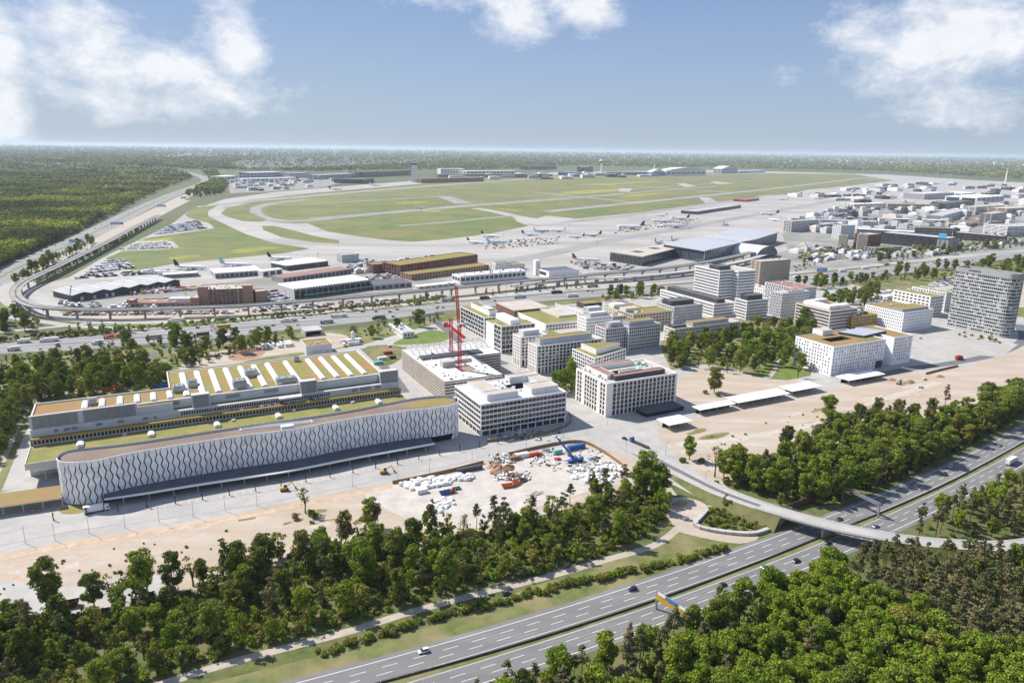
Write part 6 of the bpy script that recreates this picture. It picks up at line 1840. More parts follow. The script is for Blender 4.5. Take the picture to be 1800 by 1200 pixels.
def car_parts(style, paint):
    k = (style, paint)
    if k in CARM: return CARM[k]
    up = {'car': 1.45, 'suv': 1.7, 'van': 2.1}[style]
    body = MB()
    body.rings([section(x, w, z0, z1) for x, w, z0, z1 in ((-2.2, .75, .42, .78), (-2.05, .88, .3, .92), (-1.2, .92, .24, .96), (0, .92, .22, .95), (1.1, .92, .24, .93), (1.9, .87, .3, .78), (2.2, .7, .38, .62))])
    gl = MB()
    if style == 'van': prof = [(-2.0, .95), (-1.9, up - .08), (1.0, up - .08), (1.9, .95)]
    elif style == 'suv': prof = [(-1.95, .95), (-1.65, up - .06), (.45, up - .06), (1.15, .95)]
    else: prof = [(-1.75, .93), (-1.1, up - .05), (.25, up - .05), (1.1, .93)]
    rr = [[(x, -.80 + .14 * (z > 1), z), (x, .80 - .14 * (z > 1), z)] for x, z in prof]
    a = [(p[0][0], p[0][1], p[0][2]) for p in rr]; b = [(p[1][0], p[1][1], p[1][2]) for p in rr]
    gl.rings([a, b])
    rf = MB(); rf.box(prof[1][0] + .05, prof[2][0] - .05, -.66, .66, up - .06, up)
    if style == 'van': rf.box(-1.95, .7, -.79, .79, 1.0, up - .1)
    hd = MB(); hd.box(2.08, 2.17, -.72, -.42, .55, .68)
    tl = MB(); tl.box(-2.17, -2.08, -.75, -.48, .62, .8)
    CARM[k] = (body.mesh('body', M[paint]), gl.mesh('cabin_glass', M['glass']), rf.mesh('roof', M[paint]), hd.mesh('headlight', M['lamp']), tl.mesh('tail_light', M['red']))
    return CARM[k]

def car(p, rz, style, paint, label, group=None, detail=True, scale=1.0, z=0.1):
    r = empty('car' if style != 'van' else 'van', (p[0], p[1], z), rz, label, 'car' if style != 'van' else 'van', group)
    r.scale = (scale,) * 3
    ms = car_parts(style, paint)
    for nm, me in zip(('body', 'cabin_glass', 'roof'), ms): link(nm, me, r)
    if detail:
        for sy in (0, 1):
            link('headlight', ms[3], r, (0, sy * 1.14, 0)); link('tail_light', ms[4], r, (0, sy * 1.23, 0))
    for x in (-1.35, 1.35):
        for y in (-.8, .8):
            w_ = link('wheel', WHEEL, r, (x, y, .33))
            if detail: link('rim', RIM, w_)
    return r

TRK = {}

def truck(p, rz, cab, box, label, group=None, L=13.0, two=False, z=0.1, flat=False):
    key = (cab, box, L, two, flat)
    r = empty('truck', (p[0], p[1], z), rz, label, 'truck', group)
    if key not in TRK:
        c = MB(); x = L / 2 + .6
        c.rings([[(x, -1.22, .7), (x + 2.2, -1.22, .5), (x + 2.35, -1.18, 1.6), (x + 2.0, -1.15, 2.9), (x + .3, -1.15, 3.3), (x, -1.2, 3.0)], [(x, 1.22, .7), (x + 2.2, 1.22, .5), (x + 2.35, 1.18, 1.6), (x + 2.0, 1.15, 2.9), (x + .3, 1.15, 3.3), (x, 1.2, 3.0)]])
        g = MB(); g.quad((x + 2.37, -1.0, 1.65), (x + 2.37, 1.0, 1.65), (x + 2.06, .98, 2.75), (x + 2.06, -.98, 2.75)); g.box(x + 1.0, x + 1.9, -1.24, 1.24, 1.8, 2.6)
        ch = MB(); ch.box(-L / 2, x + 1.5, -.5, .5, .55, .95)
        b = MB()
        if flat: b.box(-L / 2, L / 2, -1.25, 1.25, .95, 1.15)
        elif two: b.box(-L / 2, -.4, -1.27, 1.27, .95, 3.95); b.box(.6, L / 2, -1.27, 1.27, .95, 3.95)
        else: b.box(-L / 2, L / 2, -1.27, 1.27, .95, 3.95)
        if not flat:
            b.box(-L / 2 - .06, -L / 2, -1.2, 1.2, 1.0, 3.9)
            for k in range(int(L / 1.6)): b.box(-L / 2 + k * 1.6, -L / 2 + k * 1.6 + .08, -1.3, 1.3, 1.0, 3.97)
        TRK[key] = (c.mesh('cab', M[cab]), g.mesh('windscreen', M['glass']), ch.mesh('chassis', M['dark_metal']), b.mesh('trailer', M[box]))
    cb_ = link('cab', TRK[key][0], r); link('windscreen', TRK[key][1], cb_); link('chassis', TRK[key][2], r); link('trailer', TRK[key][3], r)
    for x in (-L / 2 + 1.2, -L / 2 + 2.5, -L / 2 + 3.8, L / 2 - .4, L / 2 + 2.0):
        for y in (-1.05, 1.05): link('wheel', WHEEL, r, (x, y, .48), None, (1.45, 1.6, 1.45))
    return r

def mwhead(p):
    i = int(np.argmin(np.hypot(*(MEDP - p).T))); i = min(max(i, 1), len(MEDP) - 2); d = MEDP[i + 1] - MEDP[i - 1]
    s = np.sign(np.cross(d, p - MEDP[i]))
    return math.atan2(d[1], d[0]) + (math.pi if s > 0 else 0)

for (u, v, st, pt, lb) in ((745, 1146, 'suv', 'car_white', 'white car on the motorway below the gravel track'), (1112, 1037, 'suv', 'car_black', 'black car on the motorway nearest the yellow sign gantry'), (1270, 1029, 'car', 'car_black', 'black hatchback on the near carriageway right of the sign gantry'),
                           (1345, 998, 'car', 'car_silver', 'silver car between two black cars on the near carriageway'), (1400, 987, 'suv', 'car_black', 'black car just before the bridge on the near carriageway'), (1455, 955, 'suv', 'car_black', 'black car entering the shadow of the bridge'),
                           (1475, 914, 'car', 'car_grey', 'grey car on the far carriageway just beyond the bridge'), (1539, 926, 'car', 'car_silver', 'silver car on the near carriageway just beyond the bridge'), (1615, 896, 'car', 'car_silver', 'silver car beyond the silver gantry on the near carriageway'),
                           (1660, 835, 'suv', 'car_black', 'black car ahead of a white car on the far carriageway'), (1671, 821, 'suv', 'car_white', 'white car behind a black car on the far carriageway'), (1757, 784, 'car', 'car_silver', 'silver car in the tree shadow on the far carriageway')):
    p = G(u, v); car(p, mwhead(p), st, pt, lb, 'cars on the motorway')
p = G(1776, 815); truck(p, mwhead(p), 'white_wall', 'white_wall', 'white box truck on the near carriageway at the right edge', 'trucks on the motorway', L=10)
p = G(890, 1044); car(p, rad(32), 'suv', 'car_grey', 'grey car parked on the gravel track', z=.08)
p = G(851, 1052); car(p, rad(30), 'car', 'car_silver', 'silver car behind the grey car on the gravel track', z=.08)
p = G(1098, 772); car(p, rad(-50), 'car', 'car_black', 'black car on the junction road above the blue truck', z=.08)
p = G(1127, 783); truck(p, rad(128), 'blue', 'dark_metal', 'blue truck with empty flatbed at the junction', L=13, flat=True, z=.1)
p = G(165, 900); truck(p, rad(27), 'white_wall', 'white_wall', 'white box truck parked at the rounded end of the white building', L=9, z=.08)
p = G(62, 898); car(p, rad(27), 'car', 'car_silver', 'silver car under the brown canopy roof', z=.08)
for (u, v, st, pt, a, lb) in ((155, 1052, 'car', 'car_black', 20, 'black car beside the red skip under the big tree'), (205, 1042, 'suv', 'car_black', 25, 'dark car on the gravel lot between thin trees'), (1000, 660, 'van', 'car_white', 30, 'white van in the street behind the hotel'), (545, 602, 'car', 'car_white', 20, 'white car by the small planted-roof building'),
                          (685, 610, 'van', 'car_white', 27, 'white camper van near the building site'), (1378, 580, 'van', 'car_white', 20, 'white van parked by the park'), (1625, 668, 'van', 'car_white', 15, 'white van on the sandy site'), (1618, 682, 'van', 'car_white', -10, 'second white van on the sandy site'), (1422, 683, 'car', 'car_red', 30, 'red car by the lone bare tree'), (1617, 595, 'van', 'car_white', 25, 'pale van on the plaza edge')):
    p = G(u, v); car(p, rad(a), st, pt, lb, z=.08)
p = G(1684, 632); truck(p, rad(27), 'red', 'red', 'red dumper truck on the curved street by the plaza', L=6, z=.08)
mid_tr = [(45, 602, 'white_wall', 'white_wall', 8, 0), (90, 600, 'white_wall', 'white_wall', 13, 0), (28, 616, 'light_grey', 'light_grey', 7, 0), (203, 594, 'orange', 'orange', 15, 1), (273, 595, 'red', 'grey_wall', 12, 0), (175, 605, 'white_wall', 'light_grey', 7, 0), (357, 591, 'dark_metal', 'dark_metal', 12, 0),
          (393, 577, 'yellow', 'yellow', 14, 0), (400, 595, 'white_wall', 'white_wall', 8, 0), (313, 565, 'white_wall', 'white_wall', 13, 0), (393, 560, 'grey_wall', 'light_grey', 12, 0), (510, 565, 'white_wall', 'white_wall', 15, 1), (577, 568, 'blue', 'grey_wall', 11, 0), (532, 549, 'white_wall', 'white_wall', 12, 0),
          (598, 557, 'mint', 'white_wall', 15, 1), (668, 561, 'dark_metal', 'dark_metal', 12, 0), (785, 529, 'white_wall', 'light_grey', 15, 1), (850, 526, 'car_blue', 'dark_metal', 10, 0), (912, 524, 'sky_blue', 'blue_grey', 14, 0), (977, 516, 'navy', 'navy', 13, 0), (1005, 522, 'white_wall', 'cream_wall', 13, 0), (1040, 505, 'brown_band', 'brown_band', 14, 0), (1160, 508, 'white_wall', 'brick_light', 12, 0),
          (1400, 489, 'white_wall', 'white_wall', 12, 0), (1480, 478, 'white_wall', 'white_wall', 13, 0), (1520, 473, 'white_wall', 'white_wall', 13, 0), (1557, 466, 'yellow', 'yellow', 9, 0), (1440, 482, 'orange', 'yellow', 8, 0), (1660, 457, 'white_wall', 'white_wall', 10, 0)]
cname = {'white_wall': 'white', 'light_grey': 'pale grey', 'orange': 'orange', 'grey_wall': 'grey', 'dark_metal': 'dark', 'yellow': 'yellow', 'blue_grey': 'blue-grey', 'navy': 'navy blue', 'cream_wall': 'cream', 'brown_band': 'brown', 'brick_light': 'pinkish'}
WH = [(150, 'above the wooded scrub'), (260, 'left of the orange truck lane bend'), (360, 'above the left woods'), (460, 'behind the long hall'), (560, 'left of the tunnel mouth'), (640, 'above the tunnel mouth'), (740, 'left of the red cranes'), (880, 'right of the red cranes'), (1020, 'behind the low planted hall'), (1250, 'left of the striped tower'), (1450, 'beside the concrete towers'), (1600, 'left of the grey tower'), (1900, 'behind the grey tower')]
seen = {}
for (u, v, cb, bx_, L, two) in mid_tr:
    p = G(u, v); wh = next(w for lim, w in WH if u < lim)
    lb = '%s %s on the middle motorway %s' % (cname.get(bx_, 'white'), 'two-box truck' if two else ('truck' if L > 9 else 'short truck'), wh)
    if lb in seen: lb += ', %s one' % ('farther' if v < seen[lb] else 'nearer')
    seen[lb] = v
    truck(p, mw_px(u, v) + (math.pi if v > 580 - (u * .055) else 0), cb, bx_, lb, 'trucks on the middle motorway', L, bool(two))
rg = random.Random(21)
k = 0
while k < 46:
    t = rg.uniform(.06, .8); s = rg.choice((.08, .2, .36, .58, .72, .86)); p = mw(t, s)
    if any(np.hypot(*(G(a[0], a[1]) - p)) < 16 for a in mid_tr): continue
    q = mw(t + .004, s); a = math.atan2(q[1] - p[1], q[0] - p[0])
    pt = rg.choice(('car_white', 'car_silver', 'car_black', 'car_grey', 'car_blue', 'car_red', 'car_black'))
    car(p, a + (math.pi if s > .5 else 0), rg.choice(('car', 'car', 'suv')), pt, 'small %s car in the traffic of the middle motorway' % pt[4:], '%s cars on the middle motorway' % pt[4:], detail=False); k += 1
VALL = np.array(spline(pix([(-20, 497), (60, 457), (130, 426), (200, 391), (260, 361), (310, 340)]), 12)); nvl = offsets(VALL)
for k in range(30):
    i = rg.randrange(2, len(VALL) - 2); o = rg.choice((-19, -12, -7, 7, 12, 19)); p = VALL[i] + nvl[i] * o; d = VALL[i + 1] - VALL[i]
    pt = rg.choice(('car_white', 'car_silver', 'car_black', 'car_grey'))
    car(p, math.atan2(d[1], d[0]), 'car', pt, 'tiny %s car on the motorway along the left forest' % pt[4:], '%s cars on the motorway along the forest' % pt[4:], detail=False)

def rows(zone, nx, ny, mats, label, group, w=10, d=2.6, h=3.2, jit=.3, nm='parked_trailer', cat='trailer'):
    q = [G(*z) for z in zone]
    MEs = []
    CN = {'car_white': 'white', 'car_silver': 'silver', 'car_black': 'black', 'car_red': 'red', 'car_blue': 'blue', 'dark_metal': 'dark', 'wood_fence': 'brown', 'steel': 'steel grey', 'concrete': 'concrete grey', 'brown_band': 'brown', 'blue_grey': 'blue-grey'}
    for m_ in mats:
        mb = MB(); mb.box(-w / 2, w / 2, -d / 2, d / 2, .7, h); mb.box(-w / 2 + .4, w / 2 - .4, -d / 2 + .3, d / 2 - .3, 0, .7); mb.box(-w / 2 + .2, w / 2 - .2, -d / 2 + .1, d / 2 - .1, h, h + .06); MEs.append((mb.mesh(nm, M[m_]), CN.get(m_, m_.replace('_wall', '').replace('_', ' '))))
    for i in range(nx):
        for j in range(ny):
            if rg.random() < .16: continue
            s = (i + .5 + rg.uniform(-jit, jit) * .5) / nx; t = (j + .5) / ny
            p = (q[0] * (1 - s) + q[1] * s) * (1 - t) + (q[3] * (1 - s) + q[2] * s) * t
            e = q[1] - q[0]
            me_, cn_ = rg.choice(MEs); rw = ('front', 'second', 'third', 'fourth', 'fifth', 'sixth')[j]
            o = link(nm, me_, None, (*p, .06), math.atan2(e[1], e[0]) + math.pi / 2 * (1 if jit < .35 else rg.choice((0, 1))) + rg.uniform(-.08, .08))
            lb = '%s %s, %s row' % (cn_, label.replace('white ', ''), rw); tag(o, lb, cat, lb)

rows([(205, 440), (305, 437), (298, 425), (245, 428)], 22, 4, ('white_wall', 'light_grey', 'car_white', 'grey_wall', 'cream_wall'), 'white vehicle parked in the lower airfield lot beside the grass', 'vehicles in the lower airfield lot', w=9)
rows([(265, 415), (365, 403), (345, 388), (300, 397)], 22, 5, ('white_wall', 'light_grey', 'blue_grey', 'dark_grey'), 'white vehicle parked in the upper airfield lot by the service road', 'vehicles in the upper airfield lot', w=11)
rows([(148, 484), (238, 472), (215, 458), (190, 458)], 22, 5, ('white_wall', 'light_grey', 'grey_wall', 'dark_metal', 'blue_grey'), 'trailer parked in rows left of the airfield grass', 'trailers left of the airfield grass', w=9)
rows([(120, 492), (290, 482), (300, 474), (160, 484)], 26, 2, ('white_wall', 'light_grey', 'grey_wall', 'dark_grey'), 'apron vehicle behind the folded-roof hall', 'apron vehicles behind the folded-roof hall', w=7, jit=.5)
rows([(225, 520), (345, 511), (340, 505), (230, 513)], 16, 2, ('white_wall', 'red', 'yellow', 'light_grey', 'grey_wall', 'white_wall'), 'delivery vehicle parked in front of the folded-roof hall', 'vehicles in front of the folded-roof hall', w=8, jit=.5)
rows([(600, 478), (640, 474), (660, 458), (630, 452)], 8, 6, ('white_wall', 'light_grey', 'dark_grey', 'blue'), 'service vehicle near the grey apron office', 'service vehicles near the apron office', w=5, d=2, h=2.2, jit=.6, nm='service_vehicle', cat='vehicle')
rows([(850, 440), (980, 430), (985, 416), (860, 424)], 18, 5, ('white_wall', 'light_grey', 'dark_grey', 'yellow', 'steel'), 'small ground-service vehicle among the parked aircraft', 'ground-service vehicles among the aircraft', w=5.5, d=2.2, h=2.2, jit=.7, nm='service_vehicle', cat='vehicle')
rows([(1600, 445), (1660, 441), (1660, 434), (1600, 437)], 18, 5, ('car_white', 'car_silver', 'car_black', 'car_red', 'car_blue'), 'tiny parked car in the lot before the dark terminal bar', 'cars in the lot before the dark terminal bar', w=4.4, d=1.8, h=1.5, jit=.1, nm='parked_car', cat='car')
rows([(1630, 508), (1690, 500), (1690, 486), (1655, 490)], 14, 4, ('car_white', 'car_silver', 'car_black', 'car_red', 'car_blue'), 'parked car in the lot left of the grey tower', 'cars in the lot left of the grey tower', w=4.4, d=1.8, h=1.5, jit=.1, nm='parked_car', cat='car')
rows([(458, 616), (515, 609), (512, 602), (462, 608)], 12, 2, ('white_wall', 'white_wall', 'light_grey'), 'white truck unit parked in a row behind the long hall', 'white trucks behind the long hall', w=6, d=2.4, h=3, jit=.1, nm='parked_truck', cat='truck')
rows([(600, 612), (640, 607), (635, 597), (600, 601)], 5, 2, ('white_wall', 'white_wall', 'light_grey'), 'white concrete mixer parked near the small planted-roof building', 'mixers near the planted-roof building', w=7, d=2.5, h=3.4, jit=.5, nm='parked_truck', cat='truck')
p = G(621, 603); r = empty('silo', (*p, 0), 0, 'white cement silo by the parked mixers', 'silo')
mb = MB(); mb.cyl(0, 0, 3, 11, 2, n=10); mb.cyl(0, 0, 11, 12.4, 2, .6, n=10); mb.cyl(0, 0, 1, 3, .5, 2, n=10); mb.build('tank', M['white_wall'], parent=r)
for a in range(4):
    mb = MB(); mb.cyl(1.6 * math.cos(a * math.pi / 2), 1.6 * math.sin(a * math.pi / 2), 0, 4, .12, n=5); mb.build('leg', M['steel'], parent=r)

rows([(468, 545), (520, 536), (497, 508), (466, 512)], 9, 6, ('white_wall', 'light_grey', 'dark_grey', 'blue', 'car_red'), 'vehicle parked between brick cube and scaffolded hall', 'vehicles by the scaffolded hall', w=5, d=2.2, h=2.2, jit=.6, nm='parked_van', cat='van')
rows([(620, 500), (700, 488), (690, 480), (622, 492)], 14, 3, ('white_wall', 'light_grey', 'dark_grey', 'brown_band'), 'vehicle parked behind the dark-roofed hall', 'vehicles behind the dark-roofed hall', w=6, d=2.4, h=2.6, jit=.6, nm='parked_van', cat='van')
rows([(110, 556), (420, 553), (420, 546), (120, 549)], 36, 2, ('light_grey', 'wood_fence', 'dark_metal', 'concrete', 'steel'), 'stack of building material under the viaduct', 'building material under the viaduct', w=6, d=3, h=2.0, jit=.8, nm='material_stack', cat='materials')
rows([(430, 551), (780, 527), (780, 520), (430, 544)], 40, 2, ('light_grey', 'wood_fence', 'dark_metal', 'concrete', 'steel'), 'site container on the strip right of the brick office', 'site containers along the strip', w=7, d=3, h=2.6, jit=.8, nm='site_container', cat='container')
rows([(1000, 460), (1110, 466), (1120, 478), (1030, 474)], 20, 4, ('white_wall', 'light_grey', 'dark_grey', 'steel'), 'service vehicle left of the glass terminal', 'service vehicles left of the glass terminal', w=6, d=2.4, h=2.6, jit=.7, nm='service_vehicle', cat='vehicle')
rows([(1080, 412), (1230, 392), (1225, 384), (1080, 402)], 26, 3, ('white_wall', 'light_grey', 'dark_grey', 'yellow'), 'ground-service vehicle beside the large white aircraft', 'ground-service vehicles by the large aircraft', w=6, d=2.4, h=2.4, jit=.8, nm='service_vehicle', cat='vehicle')
rows([(1400, 462), (1560, 452), (1550, 444), (1410, 448)], 34, 3, ('car_white', 'car_silver', 'car_black', 'car_blue', 'dark_grey'), 'parked car on the terminal approach', 'cars on the terminal approach', w=4.6, d=1.9, h=1.6, jit=.4, nm='parked_car', cat='car')
# ------------------------------------------------------------------ aircraft
PL = {}

def plane_mesh(body, tail):
    k = (body, tail)
    if k in PL: return PL[k]
    N = 12
    fu = MB()
    prof = [(20, .1, 2.6), (19.4, .9, 2.7), (18, 1.6, 2.9), (15, 2.0, 3.1), (-8, 2.0, 3.1), (-14, 1.5, 3.5), (-18.5, .7, 4.1), (-20, .2, 4.4)]
    fu.rings([[(x, r * math.cos(2 * math.pi * i / N), z + r * math.sin(2 * math.pi * i / N)) for i in range(N)] for x, r, z in prof])
    fm = fu.mesh('fuselage', M[body])
    wings = []
    for s in (1, -1):
        w = MB()
        w.rings([[(4, s * 1.6, 2.0), (-3.5, s * 1.6, 1.9), (-3.5, s * 1.6, 2.3), (4, s * 1.6, 2.6)], [(-4.8, s * 18, 3.5), (-6.6, s * 18, 3.5), (-6.6, s * 18, 3.6), (-4.8, s * 18, 3.65)]])
        wings.append(w.mesh('wing', M['plane_grey']))
        w = MB()
        w.rings([[(-15.5, s * .8, 4.1), (-18.8, s * .8, 4.1), (-18.8, s * .8, 4.3), (-15.5, s * .8, 4.4)], [(-18.3, s * 6.5, 4.9), (-19.8, s * 6.5, 4.9), (-19.8, s * 6.5, 5.0), (-18.3, s * 6.5, 5.0)]])
        wings.append(w.mesh('tailplane', M['plane_grey']))
        w = MB()
        w.rings([[(x, s * 6 + r * math.cos(2 * math.pi * i / 8), 1.3 + r * math.sin(2 * math.pi * i / 8)) for i in range(8)] for x, r in ((4.5, .95), (3, 1.1), (.2, .8))])
        wings.append(w.mesh('engine', M['plane_grey']))
    f = MB(); f.rings([[(-13, -.18, 4.8), (-13, .18, 4.8), (-19.4, .18, 4.8), (-19.4, -.18, 4.8)], [(-17.6, -.1, 11.5), (-17.6, .1, 11.5), (-20.6, .1, 11.5), (-20.6, -.1, 11.5)]])
    g = MB()
    for x, y in ((14, 0), (-1.5, 3), (-1.5, -3)): g.box(x - .5, x + .5, y - .3, y + .3, 0, 2)
    wb = MB()
    for s in (1, -1): wb.box(-12, 15, s * 1.98 - .04, s * 1.98 + .04, 3.35, 3.6)
    PL[k] = (fm, wings, f.mesh('tail_fin', M[tail]), g.mesh('landing_gear', M['dark_metal']), wb.mesh('window_line', M['glass']))
    return PL[k]

def plane(u, v, hd, sc, body, tail, label):
    p = G(u, v); r = empty('aircraft', (*p, .15), rad(hd), label, 'aircraft', 'parked aircraft'); r.scale = (sc,) * 3
    fm, wings, fin, gear, wb = plane_mesh(body, tail)
    link('fuselage', fm, r); link('tail_fin', fin, r); link('landing_gear', gear, r); link('window_line', wb, r)
    for i, me in enumerate(wings):
        if i % 3 == 0: wg = link('wing', me, r)
        else: link(('', 'tailplane', 'engine')[i % 3], me, wg if i % 3 == 2 else r)

for a in ((836, 428, -25, 1.0, 'plane_white', 'navy', 'white aircraft with dark tail at the left end of the near row'), (862, 417, -25, 1.15, 'plane_white', 'navy', 'white aircraft with tall dark tail behind the blue aircraft'), (872, 428, -10, 1.0, 'plane_blue', 'plane_blue', 'pale blue aircraft in the near row'),
          (932, 414, -15, 1.0, 'plane_white', 'navy', 'white aircraft with dark tail in the middle of the near row'), (952, 408, 10, 1.0, 'plane_blue', 'plane_white', 'white and blue aircraft among service vehicles'), (1012, 418, 170, .95, 'plane_white', 'red', 'white aircraft with red tail'), (1040, 415, 170, 1.1, 'plane_white', 'navy', 'white aircraft with dark tail right of the red-tailed one'),
          (980, 407, 165, 1.0, 'plane_white', 'plane_white', 'all white aircraft behind the red-tailed one'), (1108, 402, 175, 1.7, 'plane_white', 'purple', 'large white aircraft with violet tail'), (1165, 391, 175, 1.5, 'plane_white', 'plane_white', 'long white aircraft behind the largest one'), (1185, 400, 178, 1.75, 'plane_white', 'plane_white', 'largest all-white aircraft at the dark apron lane'),
          (1195, 386, 172, 1.3, 'plane_white', 'navy', 'white aircraft with dark tail at the far end of the row'), (1162, 380, 160, .9, 'plane_white', 'plane_blue', 'small white aircraft at the apron corner'), (740, 367, 20, 1.0, 'plane_white', 'plane_white', 'white aircraft taxiing between the grass fields'), (335, 474, -5, 1.3, 'plane_white', 'navy', 'white freighter with black tail behind the loading shed'),
          (414, 469, -5, 1.3, 'plane_white', 'plane_blue', 'white freighter with pale tail behind the ribbed cargo hall'), (492, 457, -8, 1.1, 'plane_white', 'navy', 'freighter with black tail behind the sawtooth hall'), (288, 482, 0, 1.0, 'plane_white', 'plane_white', 'white freighter left of the loading shed'), (1030, 460, -5, 1.2, 'plane_white', 'red', 'white aircraft with red tail left of the glass terminal'),
          (1158, 428, 60, 1.2, 'plane_white', 'red', 'aircraft with bright red tail behind the glass terminal'), (1186, 424, 60, 1.2, 'plane_white', 'purple', 'aircraft with violet tail behind the glass terminal'), (1352, 378, 170, 1.4, 'plane_white', 'navy', 'white aircraft with dark tail near the old terminal corner'), (1362, 388, 120, 1.1, 'plane_white', 'mint', 'white aircraft with mint tail by the blue-grey office slab'),
          (1275, 396, 60, 1.1, 'plane_white', 'red', 'aircraft behind the far terminal roof'), (1440, 350, 175, 1.3, 'plane_white', 'navy', 'white aircraft on the far right taxiway'), (1375, 352, 175, 1.2, 'plane_white', 'plane_white', 'white aircraft beside the dark red fire house'), (1400, 343, 175, 1.2, 'plane_white', 'navy', 'dark-tailed aircraft farther along the right taxiway'), (1450, 396, 20, 1.3, 'plane_white', 'sky_blue', 'white aircraft nosed up to the long grey pier'),
          (1500, 393, 20, 1.3, 'plane_white', 'plane_blue', 'white aircraft second along the long grey pier'), (1600, 358, 10, 1.2, 'plane_white', 'red', 'white aircraft before the rounded-rib hangar'), (1680, 360, 10, 1.1, 'plane_white', 'red', 'aircraft with red tail right of the rounded-rib hangar'), (590, 334, 10, 1.5, 'plane_white', 'navy', 'white aircraft on the far left apron'), (660, 327, 10, 1.5, 'plane_white', 'plane_white', 'white aircraft on the far apron below the control tower')):
    plane(*a)

# ------------------------------------------------------------------ cranes
def lattice(mb, p, q, w, nb, mi=0, th=.3, tri=False):
    p = np.array(p, float); q = np.array(q, float); d = q - p; L = np.linalg.norm(d); d /= L
    up = np.array([0, 0, 1.0]) if abs(d[2]) < .9 else np.array([1.0, 0, 0])
    a = np.cross(d, up); a /= np.linalg.norm(a); b = np.cross(a, d)
    cs = [(-1, -1), (1, -1), (1, 1), (-1, 1)]
    for (x, y) in cs: mb.beam(p + (a * x + b * y) * w / 2, q + (a * x + b * y) * w / 2, th, th, mi)
    for k in range(nb):
        s0 = p + d * L * k / nb; s1 = p + d * L * (k + 1) / nb
        for i in range(4):
            c0 = cs[i]; c1 = cs[(i + 1) % 4]
            mb.beam(s0 + (a * c0[0] + b * c0[1]) * w / 2, s1 + (a * c1[0] + b * c1[1]) * w / 2, th * .6, th * .6, mi)
            mb.beam(s0 + (a * c0[0] + b * c0[1]) * w / 2, s0 + (a * c1[0] + b * c1[1]) * w / 2, th * .6, th * .6, mi)

gh = 18.3
b0 = G(808, 649, gh); mh = 18 + 34.0
r = empty('tower_crane', (*b0, 0), 0, 'red luffing tower crane with steep raised jib in the garage light well', 'crane')
mb = MB(); lattice(mb, (0, 0, 0), (0, 0, mh), 2.3, 22, th=.5); mb.build('mast', M['crane_red'], parent=r)
mb = MB(); mb.cyl(0, 0, mh, mh + 1.6, 1.8, n=10); mb.box(-1.2, 4.8, -1.4, 1.4, mh + 1.6, mh + 2.2); mb.build('slewing_ring', M['crane_red'], parent=r)
mb = MB(); mb.box(-1.8, .2, -2.6, -1.2, mh + 1.2, mh + 3.6); mb.build('cab', M['white_wall'], parent=r)
mb = MB(); mb.box(3.0, 5.0, -1.4, 1.4, mh + .6, mh + 4.2); mb.build('counterweight', M['light_grey'], parent=r)
mb = MB(); lattice(mb, (-.5, 0, mh + 2), (-2.5, 3, mh + 32), 1.7, 15, th=.45); mb.build('jib', M['crane_red'], parent=r)
mb = MB(); mb.beam((4, 0, mh + 2.2), (1.5, 0, mh + 9), .4); mb.beam((1.5, 0, mh + 9), (-2.4, 2.9, mh + 31), .14); mb.beam((-4.5, 4, mh + 31.6), (-4.5, 4, mh + 6), .08); mb.build('stay_cable', M['crane_red'], parent=r)
b0 = G(793, 617, gh); mh = 18 + 24.0
r = empty('tower_crane', (*b0, 0), 0, 'red tower crane with lowered jib behind the taller crane', 'crane')
mb = MB(); lattice(mb, (0, 0, 0), (0, 0, mh + 5), 2.3, 20, th=.5); mb.build('mast', M['crane_red'], parent=r)
jd = np.array([.42, -.90]); zj = mh - 3
mb = MB(); lattice(mb, (*(jd * 2), zj), (*(jd * 32), zj - 1.5), 1.6, 20, th=.4); mb.build('jib', M['crane_red'], parent=r)
mb = MB(); lattice(mb, (*(jd * -2), zj), (*(jd * -13), zj), 1.6, 5, th=.4); mb.build('counter_jib', M['crane_red'], parent=r)
c = jd * -12
mb = MB(); mb.box(c[0] - 1.8, c[0] + 1.8, c[1] - 1.8, c[1] + 1.8, zj - 2.2, zj + 1.6); mb.build('counterweight', M['red'], parent=r)
mb = MB(); mb.box(-.8, 2.4, -3.2, -1.4, zj - 2.2, zj + .4); mb.build('cab', M['white_wall'], parent=r)
mb = MB(); mb.beam((0, 0, mh + 5), (*(jd * 26), zj), .16); mb.beam((0, 0, mh + 5), (*(jd * -11), zj + 1), .16); mb.build('stay_cable', M['crane_red'], parent=r)
p = G(1011, 812); r = empty('mobile_crane', (*p, .06), rad(20), 'blue mobile crane with raised boom in the building yard', 'crane')
mb = MB(); mb.box(-5, 5, -1.3, 1.3, .9, 1.9); mb.box(3.2, 5.2, -1.2, 1.2, 1.9, 3.0); mb.build('carrier', M['blue'], parent=r)
mb = MB(); mb.box(-2.6, 1.2, -1.3, 1.3, 1.9, 3.6); mb.build('turntable', M['blue'], parent=r)
mb = MB(); mb.beam((-1.5, 0, 3.4), (-9, 4, 13.5), 1.0, 1.1); mb.beam((-9, 4, 13.5), (-10.5, 4.8, 15.6), .7, .8); mb.build('boom', M['blue'], parent=r)
for x in (-4, -2.4, 2.2, 3.8):
    for y in (-1.1, 1.1): link('wheel', WHEEL, r, (x, y, .6), None, (1.8, 2, 1.8))
p = G(122, 531); r = empty('mobile_crane', (*p, .06), rad(60), 'small dark mobile crane beside the folded-roof hall', 'crane')
mb = MB(); mb.box(-4, 4, -1.3, 1.3, .6, 2.4); mb.build('carrier', M['dark_metal'], parent=r)
mb = MB(); mb.beam((0, 0, 2), (3.5, -2.5, 20), .7); mb.build('boom', M['dark_metal'], parent=r)

